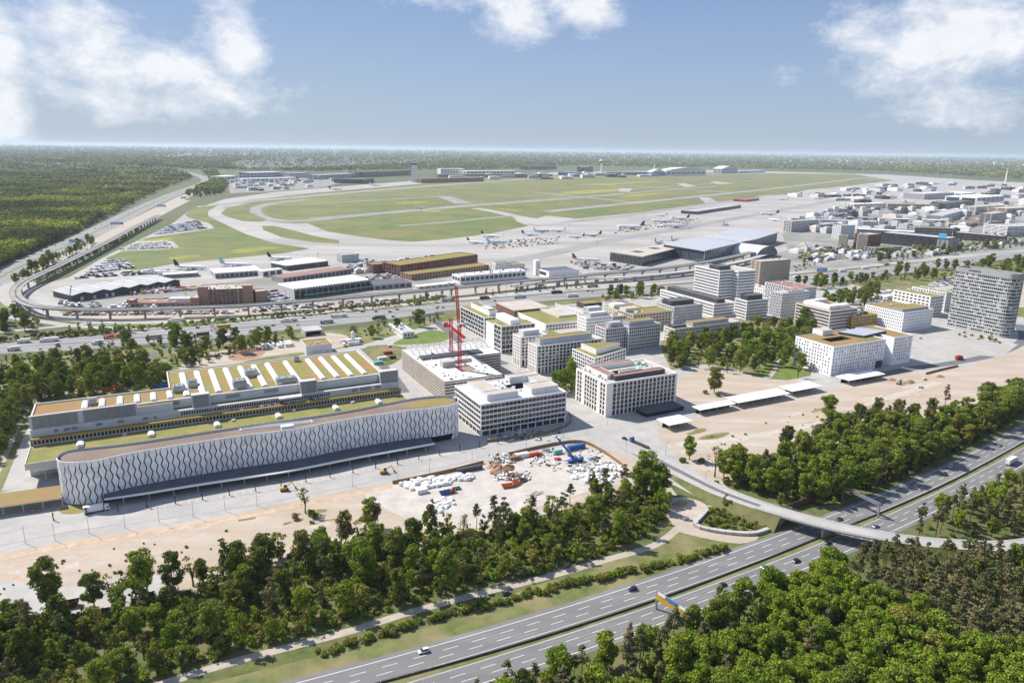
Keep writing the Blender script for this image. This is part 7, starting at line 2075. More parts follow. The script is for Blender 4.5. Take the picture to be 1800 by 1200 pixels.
# ------------------------------------------------------------------ gantries, signs, walls, fences
def gantry(name, p1, p2, h, label, panels=(), m='steel'):
    a = G(*p1); b = G(*p2); d = b - a; L = np.hypot(*d); ang = math.atan2(d[1], d[0])
    r = empty(name, (*a, 0), ang, label, 'gantry')
    for x in (0, L):
        mb = MB(); mb.box(x - .35, x + .35, -.35, .35, 0, h + 1); mb.build('post', M[m], parent=r)
    mb = MB(); lattice(mb, (0, 0, h + .5), (L, 0, h + .5), 1.2, int(L / 1.8), th=.24); mb.box(0, L, -.6, .6, h - .15, h); mb.build('beam', M[m], parent=r)
    for (s0, s1, z0, z1, mm, sd) in panels:
        mb = MB(); mb.box(s0 * L, s1 * L, sd * .85 - .1, sd * .85 + .1, h + z0, h + z1); mb.build('sign_panel', M[mm], parent=r)
    return r

gantry('sensor_gantry', (1480, 878), (1543, 909), 7.0, 'silver gantry spanning the far carriageway beyond the bridge', [(.12 + k * .16, .2 + k * .16, -.6, .9, 'dark_metal', 1) for k in range(5)])
gantry('sign_gantry', (1153, 1070), (1213, 1110), 7.0, 'yellow direction sign gantry over the near carriageway', [(.02, .99, -1.6, 1.0, 'yellow', -1), (.02, .99, 1.0, 2.6, 'steel', -1), (.08, .30, 1.2, 2.4, 'white_wall', -1.3), (.36, .62, 1.2, 2.4, 'sign_blue', -1.3), (.7, .92, 1.2, 2.4, 'white_wall', -1.3)])
gantry('sign_gantry', (372, 583), (386, 598), 8, 'grey gantry over the middle motorway behind the long hall', [(.1, .9, -1, 2, 'grey_wall', 1)])
for (u, v, w, lb) in ((134, 430, 22, 'blue motorway sign on the left, nearest of the row'), (206, 398, 26, 'blue motorway sign second along the forest'), (284, 366, 24, 'blue motorway sign third along the forest'), (323, 351, 18, 'small blue motorway sign farthest along the forest'), (1089, 513, 10, 'small blue sign beside the middle motorway'), (1444, 482, 20, 'blue sign over the middle motorway right of the slab tower'), (1676, 472, 10, 'pale blue sign left of the grey tower')):
    p = G(u, v); r = empty('road_sign', (*p, 0), rad(20), lb, 'road sign', 'blue motorway signs')
    mb = MB(); mb.box(-w / 2, w / 2, -.2, .2, 4.5, 10.0); mb.build('sign_panel', M['sign_blue'], parent=r)
    mb = MB(); mb.box(-w / 2 + 1, -w / 2 + 1.6, .2, .6, 0, 10); mb.box(w / 2 - 1.6, w / 2 - 1, .2, .6, 0, 10); mb.build('posts', M['steel'], parent=r)
    mb = MB()
    for k in range(3): mb.box(-w / 2 + 1.5, w / 2 - 2 - k * 2, -.24, -.21, 8.4 - k * 1.4, 9.0 - k * 1.4)
    mb.build('lettering', M['white_wall'], parent=r)

def wall_run(name, label, line, h, m, seg, cat, cap=None, post=None, th=.25, base=0.0):
    P = np.array(spline(pix(line), 6)); P, s = resample(P, seg)
    r = empty(name, (*P[0], base), 0, label, cat)
    for i in range(len(P) - 1):
        a = P[i] - P[0]; b = P[i + 1] - P[0]
        mb = MB(); mb.beam((*a, h / 2), (*(a + (b - a) * .97), h / 2), th, h)
        mb.build('panel', M[m], parent=r)
        if post:
            mb = MB(); mb.box(a[0] - .2, a[0] + .2, a[1] - .2, a[1] + .2, 0, h + .2); mb.build('post', M[post], parent=r)
    if cap:
        for i in range(len(P) - 1):
            a = P[i] - P[0]; b = P[i + 1] - P[0]; mb = MB(); mb.beam((*a, h + .2), (*b, h + .2), 1.0, .5); mb.build('ivy_cap', M[cap], parent=r)
    return r

wall_run('noise_barrier', 'dark red noise barrier along the motorway below the right wood', [(1528, 852), (1560, 842), (1600, 826), (1645, 805), (1725, 763), (1800, 720), (1880, 675)], 4.2, 'noise_wall', 4.5, 'noise barrier', 'ivy', 'bark')
wall_run('noise_barrier', 'short dark red noise barrier beside the bridge end', [(1392, 896), (1430, 882), (1474, 866)], 4.2, 'noise_wall', 4.5, 'noise barrier', None, 'bark')
wall_run('site_fence', 'brown site fence along the avenue by the white bag piles', [(690, 850), (740, 840), (800, 827), (850, 814)], 2.0, 'wood_fence', 3.0, 'fence')
wall_run('site_fence', 'brown site fence round the upper side of the building yard', [(893, 800), (950, 787), (1005, 778), (1035, 782), (1070, 802), (1102, 826)], 2.0, 'wood_fence', 3.0, 'fence')
wall_run('site_fence', 'curved brown site fence at the foot of the band office', [(856, 777), (900, 772), (950, 765), (990, 752), (1004, 740), (1000, 727)], 2.0, 'wood_fence', 3.0, 'fence')
wall_run('site_fence', 'brown fence on the sandy site by the curved street', [(1627, 658), (1650, 652), (1684, 644)], 1.8, 'wood_fence', 3.0, 'fence')
wall_run('retaining_wall', 'low concrete retaining wall round the planted corner by the bridge', [(1248, 893), (1232, 910), (1222, 925), (1260, 935), (1320, 940), (1350, 932)], 1.6, 'concrete', 4.0, 'wall', th=2.2)
wall_run('median_barrier', 'steel crash barrier along the motorway median', [(640, 1208), (930, 1127), (1200, 1038), (1433, 948), (1650, 857), (1800, 777), (1900, 715)], .8, 'dark_metal', 6.0, 'barrier', th=.5)
wall_run('bridge_parapet', 'concrete side wall of the middle motorway overpass', [(722, 560), (780, 551)], 3.0, 'light_grey', 4.0, 'wall', th=.6)

def bag_mesh(sd):
    q = random.Random(sd); mb = MB(); n = 7
    rr = []
    for z, r_ in ((0, .55), (.25, .68), (.7, .66), (.95, .5), (1.05, .18)):
        rr.append([(r_ * (1 + q.uniform(-.12, .12)) * math.cos(2 * math.pi * i / n), r_ * (1 + q.uniform(-.12, .12)) * math.sin(2 * math.pi * i / n), z + q.uniform(-.05, .05)) for i in range(n)])
    mb.rings(rr); return mb.mesh('bulk_bag', M['bag_white'])

BG = [bag_mesh(i) for i in range(5)]
def bags(zone, n, label, group, s0=1.2, s1=2.2):
    k = 0
    while k < n:
        u = rg.uniform(min(z[0] for z in zone), max(z[0] for z in zone)); v = rg.uniform(min(z[1] for z in zone), max(z[1] for z in zone))
        if not inside(zone, np.array([u]), np.array([v]))[0]: continue
        p = G(u, v); s = rg.uniform(s0, s1)
        o = link('bulk_bag', rg.choice(BG), None, (*p, .05), rg.uniform(0, 6), (s, s * rg.uniform(.8, 1.4), s * rg.uniform(.7, 1)))
        tag(o, label, 'bag', group); k += 1

bags([(700, 851), (740, 842), (830, 833), (832, 842), (770, 856), (725, 862)], 140, 'white bulk bag in the long pile beside the avenue fence', 'bulk bags in the long pile')
bags([(740, 890), (790, 872), (800, 885), (770, 905)], 30, 'white bulk bag in the small pile at the yard entrance', 'bulk bags at the yard entrance')
bags([(1000, 835), (1060, 812), (1105, 826), (1075, 846), (1010, 850)], 60, 'white bulk bag in the pile under the tall pines', 'bulk bags under the tall pines')
for (u, v, L, w, h, a, mm, lb) in ((1013, 789, 12, 3, 3, 27, 'blue', 'large blue container in the yard corner'), (892, 856, 7, 3, 1.8, 20, 'orange', 'orange-red skip beside the rubble heap'), (906, 852, 6, 3, 1.8, 50, 'orange', 'second orange-red skip turned across the first'), (980, 797, 6, 2.6, 2.6, 27, 'mint', 'mint green container by the fence'),
                                   (940, 802, 6, 2.6, 2.4, 27, 'red', 'small red container by the fence'), (918, 803, 8, 3, 2.6, 27, 'white_wall', 'white site container by the fence'), (905, 808, 7, 2.6, 2.4, 27, 'wood_fence', 'brown container by the fence'), (825, 827, 16, 3, 2.4, 27, 'dark_metal', 'dark container row by the avenue fence'),
                                   (783, 868, 7, 2.5, 2.0, 27, 'blue', 'blue skip on the open yard'), (793, 866, 5, 2.5, 1.6, 20, 'red', 'red skip next to the blue one'), (802, 860, 5, 2.2, 1.2, 27, 'green', 'green skip next to the red one'), (742, 866, 6, 2.4, 2.4, 27, 'white_wall', 'white trailer below the bag pile'), (960, 794, 5, 2, 2, 10, 'car_silver', 'silver container behind the red one'),
                                   (980, 808, 4, 2, 1.2, 10, 'red', 'red machine crate beside the blue crane'), (1040, 808, 5, 2.4, 2.2, 30, 'blue_grey', 'blue-grey container right of the crane'), (112, 1068, 12, 3, 2.6, 22, 'noise_wall', 'red-brown skip under the big tree at the left edge'), (190, 685, 9, 3, 2.4, 20, 'orange', 'orange skip behind the low end of the hall'), (210, 681, 8, 3, 2.4, 35, 'orange', 'second orange skip behind the hall'), (278, 681, 12, 2.6, 2.6, 22, 'blue', 'dark blue container behind the hall'),
                                   (665, 640, 8, 3, 2.6, 27, 'mint', 'mint cabin beside the garage'), (672, 632, 8, 3, 2.6, 27, 'white_wall', 'white cabin beside the garage'), (682, 622, 8, 3, 2.6, 27, 'red', 'reddish cabin beside the garage'), (690, 630, 6, 3, 2.6, 27, 'dark_grey', 'dark cabin beside the garage'), (1490, 608, 4, 2.4, 2.4, 27, 'red', 'red kiosk at the foot of the perforated office')):
    p = G(u, v); r = empty('container' if 'skip' not in lb else 'skip', (*p, .06), rad(a), lb, 'container' if 'skip' not in lb else 'skip')
    mb = MB()
    if 'skip' in lb:
        mb.rings([[(-L / 2 * s, -w / 2 * s2, z), (L / 2 * s, -w / 2 * s2, z), (L / 2 * s, w / 2 * s2, z), (-L / 2 * s, w / 2 * s2, z)] for s, s2, z in ((.78, .85, 0), (1, 1, h), (.96, .94, h), (.8, .85, .4))])
        for k in range(4): mb.box(-L / 2 * .9 + k * L * .28, -L / 2 * .9 + k * L * .28 + .15, -w / 2 - .05, w / 2 + .05, h * .6, h * .9)
    else:
        mb.box(-L / 2, L / 2, -w / 2, w / 2, .1, h)
        for k in range(int(L / .8)): mb.box(-L / 2 + k * .8 + .2, -L / 2 + k * .8 + .5, -w / 2 - .06, w / 2 + .06, .2, h - .1)
        mb.box(-L / 2 + .1, L / 2 - .1, -w / 2 + .1, w / 2 - .1, h, h + .08)
    mb.build('shell', M[mm], parent=r)

def heap(u, v, L, w, h, mm, lb, a=27, seed=1):
    q = random.Random(seed); p = G(u, v); n = 16
    rr = [[(L / 2 * s * math.cos(2 * math.pi * i / n) * (1 + q.uniform(-.2, .2)), w / 2 * s * math.sin(2 * math.pi * i / n) * (1 + q.uniform(-.2, .2)), z * h * (1 + q.uniform(-.25, .25))) for i in range(n)] for s, z in ((1.05, 0), (.8, .35), (.55, .65), (.3, .9), (.08, 1))]
    mb = MB(); mb.rings(rr)
    o = mb.build('heap', M[mm], label=lb, cat='heap'); o.location = (*p, .02); o.rotation_euler = (0, 0, rad(a))

for x in ((880, 828, 16, 9, 3, 'soil', 'brown rubble heap in the middle of the yard'), (900, 838, 12, 7, 2.6, 'brown_band', 'reddish rubble heap beside the skips'), (868, 820, 11, 6, 2.2, 'sand_wet', 'sandy brown heap above the rubble heap'), (915, 846, 9, 6, 2.0, 'dark_metal', 'dark scrap heap right of the skips'), (893, 822, 9, 5, 2.0, 'wood_fence', 'heap of waste wood behind the rubble'), (765, 898, 14, 6, 1.5, 'bag_white', 'white gravel heap at the yard entrance'), (1025, 822, 10, 5, 1.5, 'light_grey', 'pale grey gravel heap right of the crane'), (940, 868, 12, 5, 1.2, 'damp', 'low grey soil heap on the yard edge'), (1195, 885, 9, 5, 1.6, 'soil', 'heap of reddish soil by the street ramp'), (1567, 668, 9, 6, 1.4, 'soil', 'reddish soil heap left of the grey digger'), (1598, 672, 12, 7, 1.8, 'soil', 'reddish soil heap behind the grey digger'), (1652, 662, 9, 6, 1.4, 'soil', 'reddish soil heap below the site fence'), (430, 618, 30, 10, 3, 'soil', 'long soil heap behind the hall')):
    heap(*x, seed=int(x[0]))
mb = MB()
for i in range(420):
    z_ = rg.choice(([(870, 832), (930, 845)], [(930, 790), (1060, 830)], [(1000, 815), (1095, 840)], [(860, 800), (905, 815)], [(870, 755), (985, 775)]))
    p = G(rg.uniform(z_[0][0], z_[1][0]), rg.uniform(z_[0][1], z_[1][1])); a = rg.uniform(0, 3.1); L = rg.uniform(.6, 4); w = rg.uniform(.4, 1.4)
    mb.obox((*p, .05), (L * math.cos(a), L * math.sin(a), 0), (-w * math.sin(a), w * math.cos(a), 0), (0, 0, rg.uniform(.2, 1.2)), rg.randrange(6))
mb.build('loose_materials', [M['light_grey'], M['wood_fence'], M['white_wall'], M['dark_metal'], M['concrete'], M['blue_grey']], kind='stuff', label='loose building materials lying about the yard', cat='materials')
for (u, v, a, mm, lb) in ((1580, 675, 40, 'steel', 'grey digger on the sandy site below the white office'), (675, 832, 20, 'yellow', 'yellow wheel loader on the avenue'), (500, 862, 20, 'yellow', 'small yellow dumper on the avenue left of the lone tree')):
    p = G(u, v); r = empty('digger', (*p, .06), rad(a), lb, 'digger')
    mb = MB(); mb.box(-2.2, 2.2, -1.4, -.7, 0, 1); mb.box(-2.2, 2.2, .7, 1.4, 0, 1); mb.build('tracks', M['dark_metal'], parent=r)
    mb = MB(); mb.box(-2, 1.4, -1.2, 1.2, 1, 2.2); mb.build('body', M[mm], parent=r)
    mb = MB(); mb.box(-.2, 1.4, -1.1, .1, 2.2, 3.4); mb.build('cab', M['glass'], parent=r)
    mb = MB(); mb.beam((1, .5, 2), (4.2, .5, 4.4), .5); mb.beam((4.2, .5, 4.4), (6, .5, 1.4), .4); mb.box(5.5, 6.6, -.1, 1.1, .4, 1.5); mb.build('arm', M[mm], parent=r)
mb = MB(); mb.cyl(0, 0, 0, 9, .14, .08, 6); mb.beam((0, 0, 8.9), (1.6, 0, 9.2), .1); lp = mb.mesh('pole', M['steel']); mb = MB(); mb.box(1.2, 2.1, -.16, .16, 9.1, 9.28); lh = mb.mesh('lamp_head', M['dark_metal'])
LPS = [(45, 955, 'left end of the avenue'), (97, 950, 'forecourt'), (157, 937, 'avenue, third from its left end'), (220, 928, 'avenue, fourth from its left end'), (280, 918, 'avenue, fifth from its left end'), (340, 908, 'avenue, sixth from its left end'), (396, 898, 'avenue, seventh from its left end'), (452, 889, 'avenue left of the lone tree'), (620, 855, 'avenue right of the lone tree'), (700, 842, 'avenue above the bag pile'), (755, 830, 'avenue end of the bag pile'), (830, 808, 'yard gate'), (925, 788, 'yard fence'), (990, 768, 'junction left side'), (1068, 745, 'junction far side'), (1100, 795, 'ramp start'), (1170, 800, 'ramp by the lone tree'), (1240, 852, 'middle of the ramp')]
for (u, v, w) in LPS:
    r = empty('street_lamp', (*G(u, v), .06), rad(-60), 'slim grey street lamp at the %s' % w, 'street lamp', 'street lamps'); link('lamp_head', lh, link('pole', lp, r))
rl = random.Random(3)
mb = MB(); mb.cyl(0, 0, 0, 22, .3, .15, 6); mb.box(-1.4, 1.4, -.4, .4, 22, 23); fm_ = mb.mesh('mast', M['steel'])
for (u, v) in ((869, 428), (973, 425), (1108, 392), (1131, 388), (1150, 383), (1050, 430), (1000, 412), (1215, 380), (885, 432), (960, 440), (560, 470), (700, 500), (790, 528), (890, 520), (1020, 508), (1330, 470), (1400, 462), (1560, 455), (420, 545), (330, 550)):
    o = link('light_mast', fm_, None, (*G(u, v), .06)); tag(o, 'tall apron floodlight mast', 'light mast', 'apron floodlight masts')
# ------------------------------------------------------------------ trees
def leaves(lobes, per, size, rs, up=.25):
    V = []
    for (c, r) in lobes:
        n = int(per * (r[0] * r[1] * r[2]) ** (2 / 3.0))
        d = rs.normal(size=(n, 3)); d[:, 2] += up; d /= np.linalg.norm(d, axis=1)[:, None]
        p = np.array(c) + d * np.array(r) * rs.uniform(.6, 1.14, (n, 1))
        nm = d + rs.normal(scale=.45, size=(n, 3)); nm /= np.linalg.norm(nm, axis=1)[:, None]
        t = np.cross(nm, rs.normal(size=(n, 3))); t /= np.linalg.norm(t, axis=1)[:, None]
        b = np.cross(nm, t)
        s = size * rs.uniform(.55, 1.25, (n, 1))
        V.append(np.stack([p - t * s - b * s * .6, p + t * s - b * s * .8, p + t * s * .8 + b * s * .7, p - t * s * .9 + b * s * .6], 1))
    V = np.concatenate(V)
    n = len(V)
    return V.reshape(-1, 3), np.arange(n * 4).reshape(n, 4)

def tmesh(name, V, F, m):
    me = bpy.data.meshes.new(name)
    me.from_pydata(V.tolist(), [], F.tolist()); me.materials.append(M[m]); me.update()
    return me

def limb(mb, pts, rads, n=6):
    rr = []
    for (p, r) in zip(pts, rads):
        rr.append([(p[0] + r * math.cos(2 * math.pi * i / n), p[1] + r * math.sin(2 * math.pi * i / n), p[2]) for i in range(n)])
    mb.rings(rr)

def make_broad(seed, leafm, H=17.0, spread=5.0, trunk=5.0, nl=40, per=44, size=.36, bark='bark'):
    rs = np.random.default_rng(seed); q = random.Random(seed)
    lobes = []; cz = trunk + (H - trunk) * .52
    for i in range(nl):
        a = q.uniform(0, 6.283); h = q.uniform(-1, 1); rr = math.sqrt(max(0, 1 - h * h * .8)) * q.uniform(.25, .85)
        c = (spread * rr * math.cos(a), spread * rr * math.sin(a), cz + h * (H - trunk) * .46)
        r = q.uniform(.20, .34) * spread
        lobes.append((c, (r * q.uniform(.9, 1.25), r * q.uniform(.9, 1.25), r * q.uniform(.65, .95))))
    V, F = leaves(lobes, per, size, rs)
    mb = MB(); top = cz + 1
    limb(mb, [(0, 0, -.2), (.1, .05, trunk * .5), (q.uniform(-.3, .3), q.uniform(-.3, .3), trunk), (q.uniform(-.5, .5), q.uniform(-.5, .5), top)], [.42, .33, .27, .08])
    for (c, r) in q.sample(lobes, min(9, nl)):
        z0 = trunk * q.uniform(.75, 1.3); limb(mb, [(0, 0, z0), (c[0] * .5, c[1] * .5, (z0 + c[2]) / 2 + .3), c], [.16, .11, .04], 5)
    return tmesh('crown', V, F, leafm), mb.mesh('trunk', M[bark]), (V, F), mb

def make_pine(seed, H=18.0, leafm='leaf_pine', frac=.55, spread=2.7, per=44, size=.33):
    rs = np.random.default_rng(seed); q = random.Random(seed)
    lobes = []; z0 = H * frac
    for i in range(24):
        t = q.random(); z = z0 + (H - z0) * t; rr = spread * (1 - t * .72) * q.uniform(.25, .9); a = q.uniform(0, 6.283)
        r = q.uniform(.8, 1.5) * (1.1 - t * .45); lobes.append(((rr * math.cos(a), rr * math.sin(a), z), (r, r, r * .58)))
    lobes.append(((0, 0, H - .5), (.8, .8, .8)))
    V, F = leaves(lobes, per, size, rs, .35)
    mb = MB(); b = q.uniform(-.5, .5)
    limb(mb, [(0, 0, -.2), (b * .4, 0, H * .3), (b, .1, H * .6), (b * .6, 0, H * .96)], [.3, .24, .18, .05])
    for (c, r) in q.sample(lobes, 8): limb(mb, [(b * .8, 0, c[2] - .6), c], [.09, .03], 4)
    for k in range(5):
        a = q.uniform(0, 6.28); z = q.uniform(H * .25, H * .55); limb(mb, [(b * .6, 0, z), (1.2 * math.cos(a), 1.2 * math.sin(a), z + .3)], [.05, .02], 4)
    return tmesh('crown', V, F, leafm), mb.mesh('trunk', M['bark_pine']), (V, F), mb

def make_bush(seed, leafm, R=1.9, H=2.6, per=40, size=.28):
    rs = np.random.default_rng(seed); q = random.Random(seed)
    lobes = []
    for i in range(12):
        a = q.uniform(0, 6.28); rr = R * q.uniform(.1, .7); r = q.uniform(.4, .62) * R
        lobes.append(((rr * math.cos(a), rr * math.sin(a), q.uniform(.3, .7) * H), (r, r, r * .8)))
    V, F = leaves(lobes, per, size, rs)
    V[:, 2] = np.maximum(V[:, 2], .02)
    mb = MB()
    for k in range(4):
        c = lobes[k][0]; limb(mb, [(0, 0, -.1), c], [.08, .03], 4)
    return tmesh('foliage', V, F, leafm), mb.mesh('stem', M['bark']), (V, F), mb

KIND = {
 'broadleaf_tree': [make_broad(100 + i, ('leaf_broad', 'leaf_dark', 'leaf_broad', 'leaf_dark', 'leaf_broad', 'leaf_bright')[i % 6], H=q[0], spread=q[1], trunk=q[2]) for i, q in enumerate(((18, 6.2, 3.6), (17, 5.4, 3.0), (20, 5.6, 5.0), (15, 5.4, 2.4), (19, 6.8, 4.2), (16, 5.0, 3.0)))],
 'bright_tree': [make_broad(150 + i, 'leaf_bright', H=q[0], spread=q[1], trunk=q[2], nl=40) for i, q in enumerate(((18, 6.2, 4.5), (16, 5.6, 4.0), (19, 5.6, 5.0), (15, 5.2, 3.5)))],
 'pine_tree': [make_pine(200 + i, H=h, frac=fr, spread=s) for i, (h, fr, s) in enumerate(((19, .50, 3.6), (17, .42, 3.3), (21, .58, 3.8), (16, .34, 3.2), (18, .62, 3.4)))],
 'young_tree': [make_broad(250 + i, ('leaf_broad', 'leaf_bush', 'leaf_bright')[i], H=9.5, spread=2.9, trunk=1.0, nl=24, per=44, size=.32) for i in range(3)],
 'bare_tree': [make_broad(300 + i, 'leaf_olive', H=15, spread=4.0, trunk=4.5, nl=22, per=15, size=.32) for i in range(2)],
 'bush': [make_bush(350 + i, ('leaf_bush', 'leaf_dark', 'leaf_bush', 'leaf_bright')[i]) for i in range(4)],
}
LMK = [(88, 1078, 'the red-brown skip'), (250, 1055, 'the tall spreading tree'), (400, 1020, 'the leaning pine'), (537, 902, 'the lone brownish tree'), (640, 950, 'the yard entrance'), (780, 860, 'the bag pile'), (890, 860, 'the rubble heap'), (1010, 812, 'the blue crane'), (1132, 868, 'the ramp start'), (960, 1014, 'the track fork'), (745, 1146, 'the white car'), (420, 1150, 'the lower end of the track'),
       (1180, 1080, 'the yellow gantry'), (1400, 990, 'the black cars'), (1500, 990, 'the bridge end'), (1740, 960, 'the end of the bridge road'), (1300, 1180, 'the lower edge, middle'), (1600, 1150, 'the lower edge, right half'), (1780, 1100, 'the right edge'), (1000, 1180, 'the near motorway shoulder'), (1480, 870, 'the silver gantry'), (1560, 842, 'the barrier kink'), (1720, 765, 'the far end of the barrier'), (1260, 838, 'the tall bare tree'), (1380, 800, 'the sandy edge'),
       (1620, 720, 'the sandy vans'), (1776, 815, 'the white truck'), (1255, 690, 'the lone full tree'), (1184, 600, 'the beige office bar'), (1400, 660, 'the perforated office'), (1330, 600, 'the striped block'), (50, 760, 'the hall corner'), (200, 690, 'the orange skips'), (100, 620, 'the left end of the motorway'), (360, 600, 'the slip road'), (500, 595, 'the parked mixers'), (680, 590, 'the pale house'), (780, 555, 'the overpass'), (1540, 520, 'the white pavilion'), (1690, 480, 'the grey tower'), (1600, 455, 'the old terminal'), (1760, 440, 'the right skyline')]
LMP = np.array([G(a, b) for a, b, _ in LMK])

def near_what(x, y): return LMK[int(np.argmin(np.hypot(LMP[:, 0] - x, LMP[:, 1] - y)))][2]

trees = []          # (kind, x, y, scale, label, group, forced)
GONE = []

def near_road(p, dm=18.0, dr=9.5):
    if np.min(np.hypot(MEDP[:, 0] - p[0], MEDP[:, 1] - p[1])) < dm: return True
    d = np.hypot(RW[:, 0] - p[0], RW[:, 1] - p[1]); i = int(np.argmin(d))
    return d[i] < dr + 0 * RW[i, 2]

def wood(zone, spacing, mix, label, group, smin=.7, smax=1.15, seed=1, keep=1.0, choose=None, dm=18.0, dr=9.5):
    q = random.Random(seed); P = np.array(pix(zone)); lo, hi = P.min(0), P.max(0)
    area = (hi - lo)[0] * (hi - lo)[1]; n = int(area / spacing ** 2 * 5)
    X = np.array([q.uniform(lo[0], hi[0]) for _ in range(n)]); Y = np.array([q.uniform(lo[1], hi[1]) for _ in range(n)])
    ok = inside(P, X, Y); cell = {}
    for x, y in zip(X[ok], Y[ok]):
        if q.random() > keep: continue
        c = (int(x // spacing), int(y // spacing)); bad = False
        for i in (-1, 0, 1):
            for j in (-1, 0, 1):
                for (a, b) in cell.get((c[0] + i, c[1] + j), ()):
                    if (a - x) ** 2 + (b - y) ** 2 < spacing ** 2: bad = True
        if bad or near_road((x, y), dm, dr): continue
        cell.setdefault(c, []).append((x, y))
        mx = choose(x, y) if choose else mix
        k = q.choices([m[0] for m in mx], [m[1] for m in mx])[0]
        trees.append((k, x, y, q.uniform(smin, smax), label, group))

Z1 = [(-150, 1120), (0, 1085), (60, 1090), (150, 1085), (230, 1062), (300, 1038), (400, 1010), (500, 975), (600, 955), (700, 944), (800, 942), (900, 930), (980, 903), (1060, 876), (1120, 862), (1162, 880), (1172, 905), (1130, 942), (1060, 976), (960, 1004), (850, 1029), (720, 1064), (600, 1098), (420, 1145), (290, 1185), (150, 1230), (-150, 1320)]
wood(Z1, 7.6, [('broadleaf_tree', 3.6), ('pine_tree', 2.6), ('young_tree', 3.2), ('bare_tree', 1.8), ('bright_tree', .9)], '%s in the gravel track wood', 'wood by the gravel track', .55, 1.05, 3)
wood(Z1, 3.6, [('bush', 5), ('young_tree', .7)], '%s in the gravel track wood', 'undergrowth by the gravel track', .8, 1.5, 4, keep=.5)
Z2 = [(1248, 850), (1300, 833), (1360, 820), (1440, 775), (1480, 752), (1560, 732), (1640, 742), (1690, 745), (1720, 722), (1800, 695), (1880, 660), (1930, 655), (1800, 730), (1725, 770), (1645, 812), (1575, 848), (1520, 862), (1470, 880), (1430, 890), (1380, 880), (1330, 868), (1290, 858)]
wood(Z2, 6.9, [('broadleaf_tree', 6), ('pine_tree', 1.6), ('young_tree', 2), ('bright_tree', 1)], '%s in the wood behind the barrier', 'wood behind the noise barrier', .7, 1.1, 5)
wood(Z2, 5.0, [('bush', 1)], '%s in the wood behind the barrier', 'undergrowth behind the noise barrier', .8, 1.4, 6, keep=.45)
g_a = G(1395, 1040); g_b = G(1640, 1120)

def z3mix(x, y):
    u = 900 + 1290 * x / (y * CP + CAMH * SP); dn = (CAMH * CP - y * SP); v = 600 + 1290 * dn / (y * CP + CAMH * SP) - 35
    if u > 1480 and v < 1010 + (u - 1480) * .40: return [('pine_tree', 9), ('young_tree', .5), ('bright_tree', .3)]
    if u > 1350 or (u > 1180 and v > 1120): return [('bright_tree', 9), ('pine_tree', .6), ('broadleaf_tree', .6)]
    return [('pine_tree', 4.5), ('bright_tree', 2), ('broadleaf_tree', 1.2), ('young_tree', 1.4)]

Z3 = [(840, 1235), (985, 1180), (1075, 1147), (1280, 1078), (1400, 1030), (1480, 1000), (1560, 985), (1700, 978), (1800, 975), (2000, 980), (2000, 1420), (800, 1420)]
wood(Z3, 4.6, None, '%s in the front forest', 'forest in front of the motorway', .66, .98, 7, choose=z3mix, dm=25)
Z4 = [(1600, 945), (1680, 900), (1800, 848), (1960, 770), (2000, 940), (1800, 945), (1700, 945)]
wood(Z4, 4.6, [('pine_tree', 7), ('bright_tree', 1.6), ('bush', 2)], '%s in the bridge pinewood', 'pinewood beside the bridge', .6, .9, 8)
wood([(1540, 975), (1640, 972), (1760, 972), (1760, 980), (1560, 990)], 4, [('bush', 1)], '%s on the verge below the bridge road', 'bushes below the bridge road', .7, 1.2, 9)
Z5 = [(1168, 612), (1200, 604), (1290, 590), (1340, 575), (1415, 570), (1425, 600), (1418, 650), (1350, 645), (1300, 660), (1240, 648), (1182, 650)]
wood(Z5, 10.5, [('broadleaf_tree', 5), ('bare_tree', 1.6), ('young_tree', 2), ('bright_tree', 1)], '%s in the park before the offices', 'park trees', .65, 1.15, 10)
Z6 = [(-80, 670), (0, 650), (90, 655), (170, 640), (230, 648), (290, 652), (300, 668), (270, 684), (190, 694), (110, 704), (60, 705), (30, 745), (5, 800), (-80, 870)]
wood(Z6, 8, [('broadleaf_tree', 6), ('young_tree', 3), ('bare_tree', .3)], '%s left of the long hall', 'wood left of the long hall', .65, 1.05, 11)
wood(Z6, 7, [('bush', 1)], '%s left of the long hall', 'undergrowth left of the long hall', 1, 1.9, 12, keep=.7)
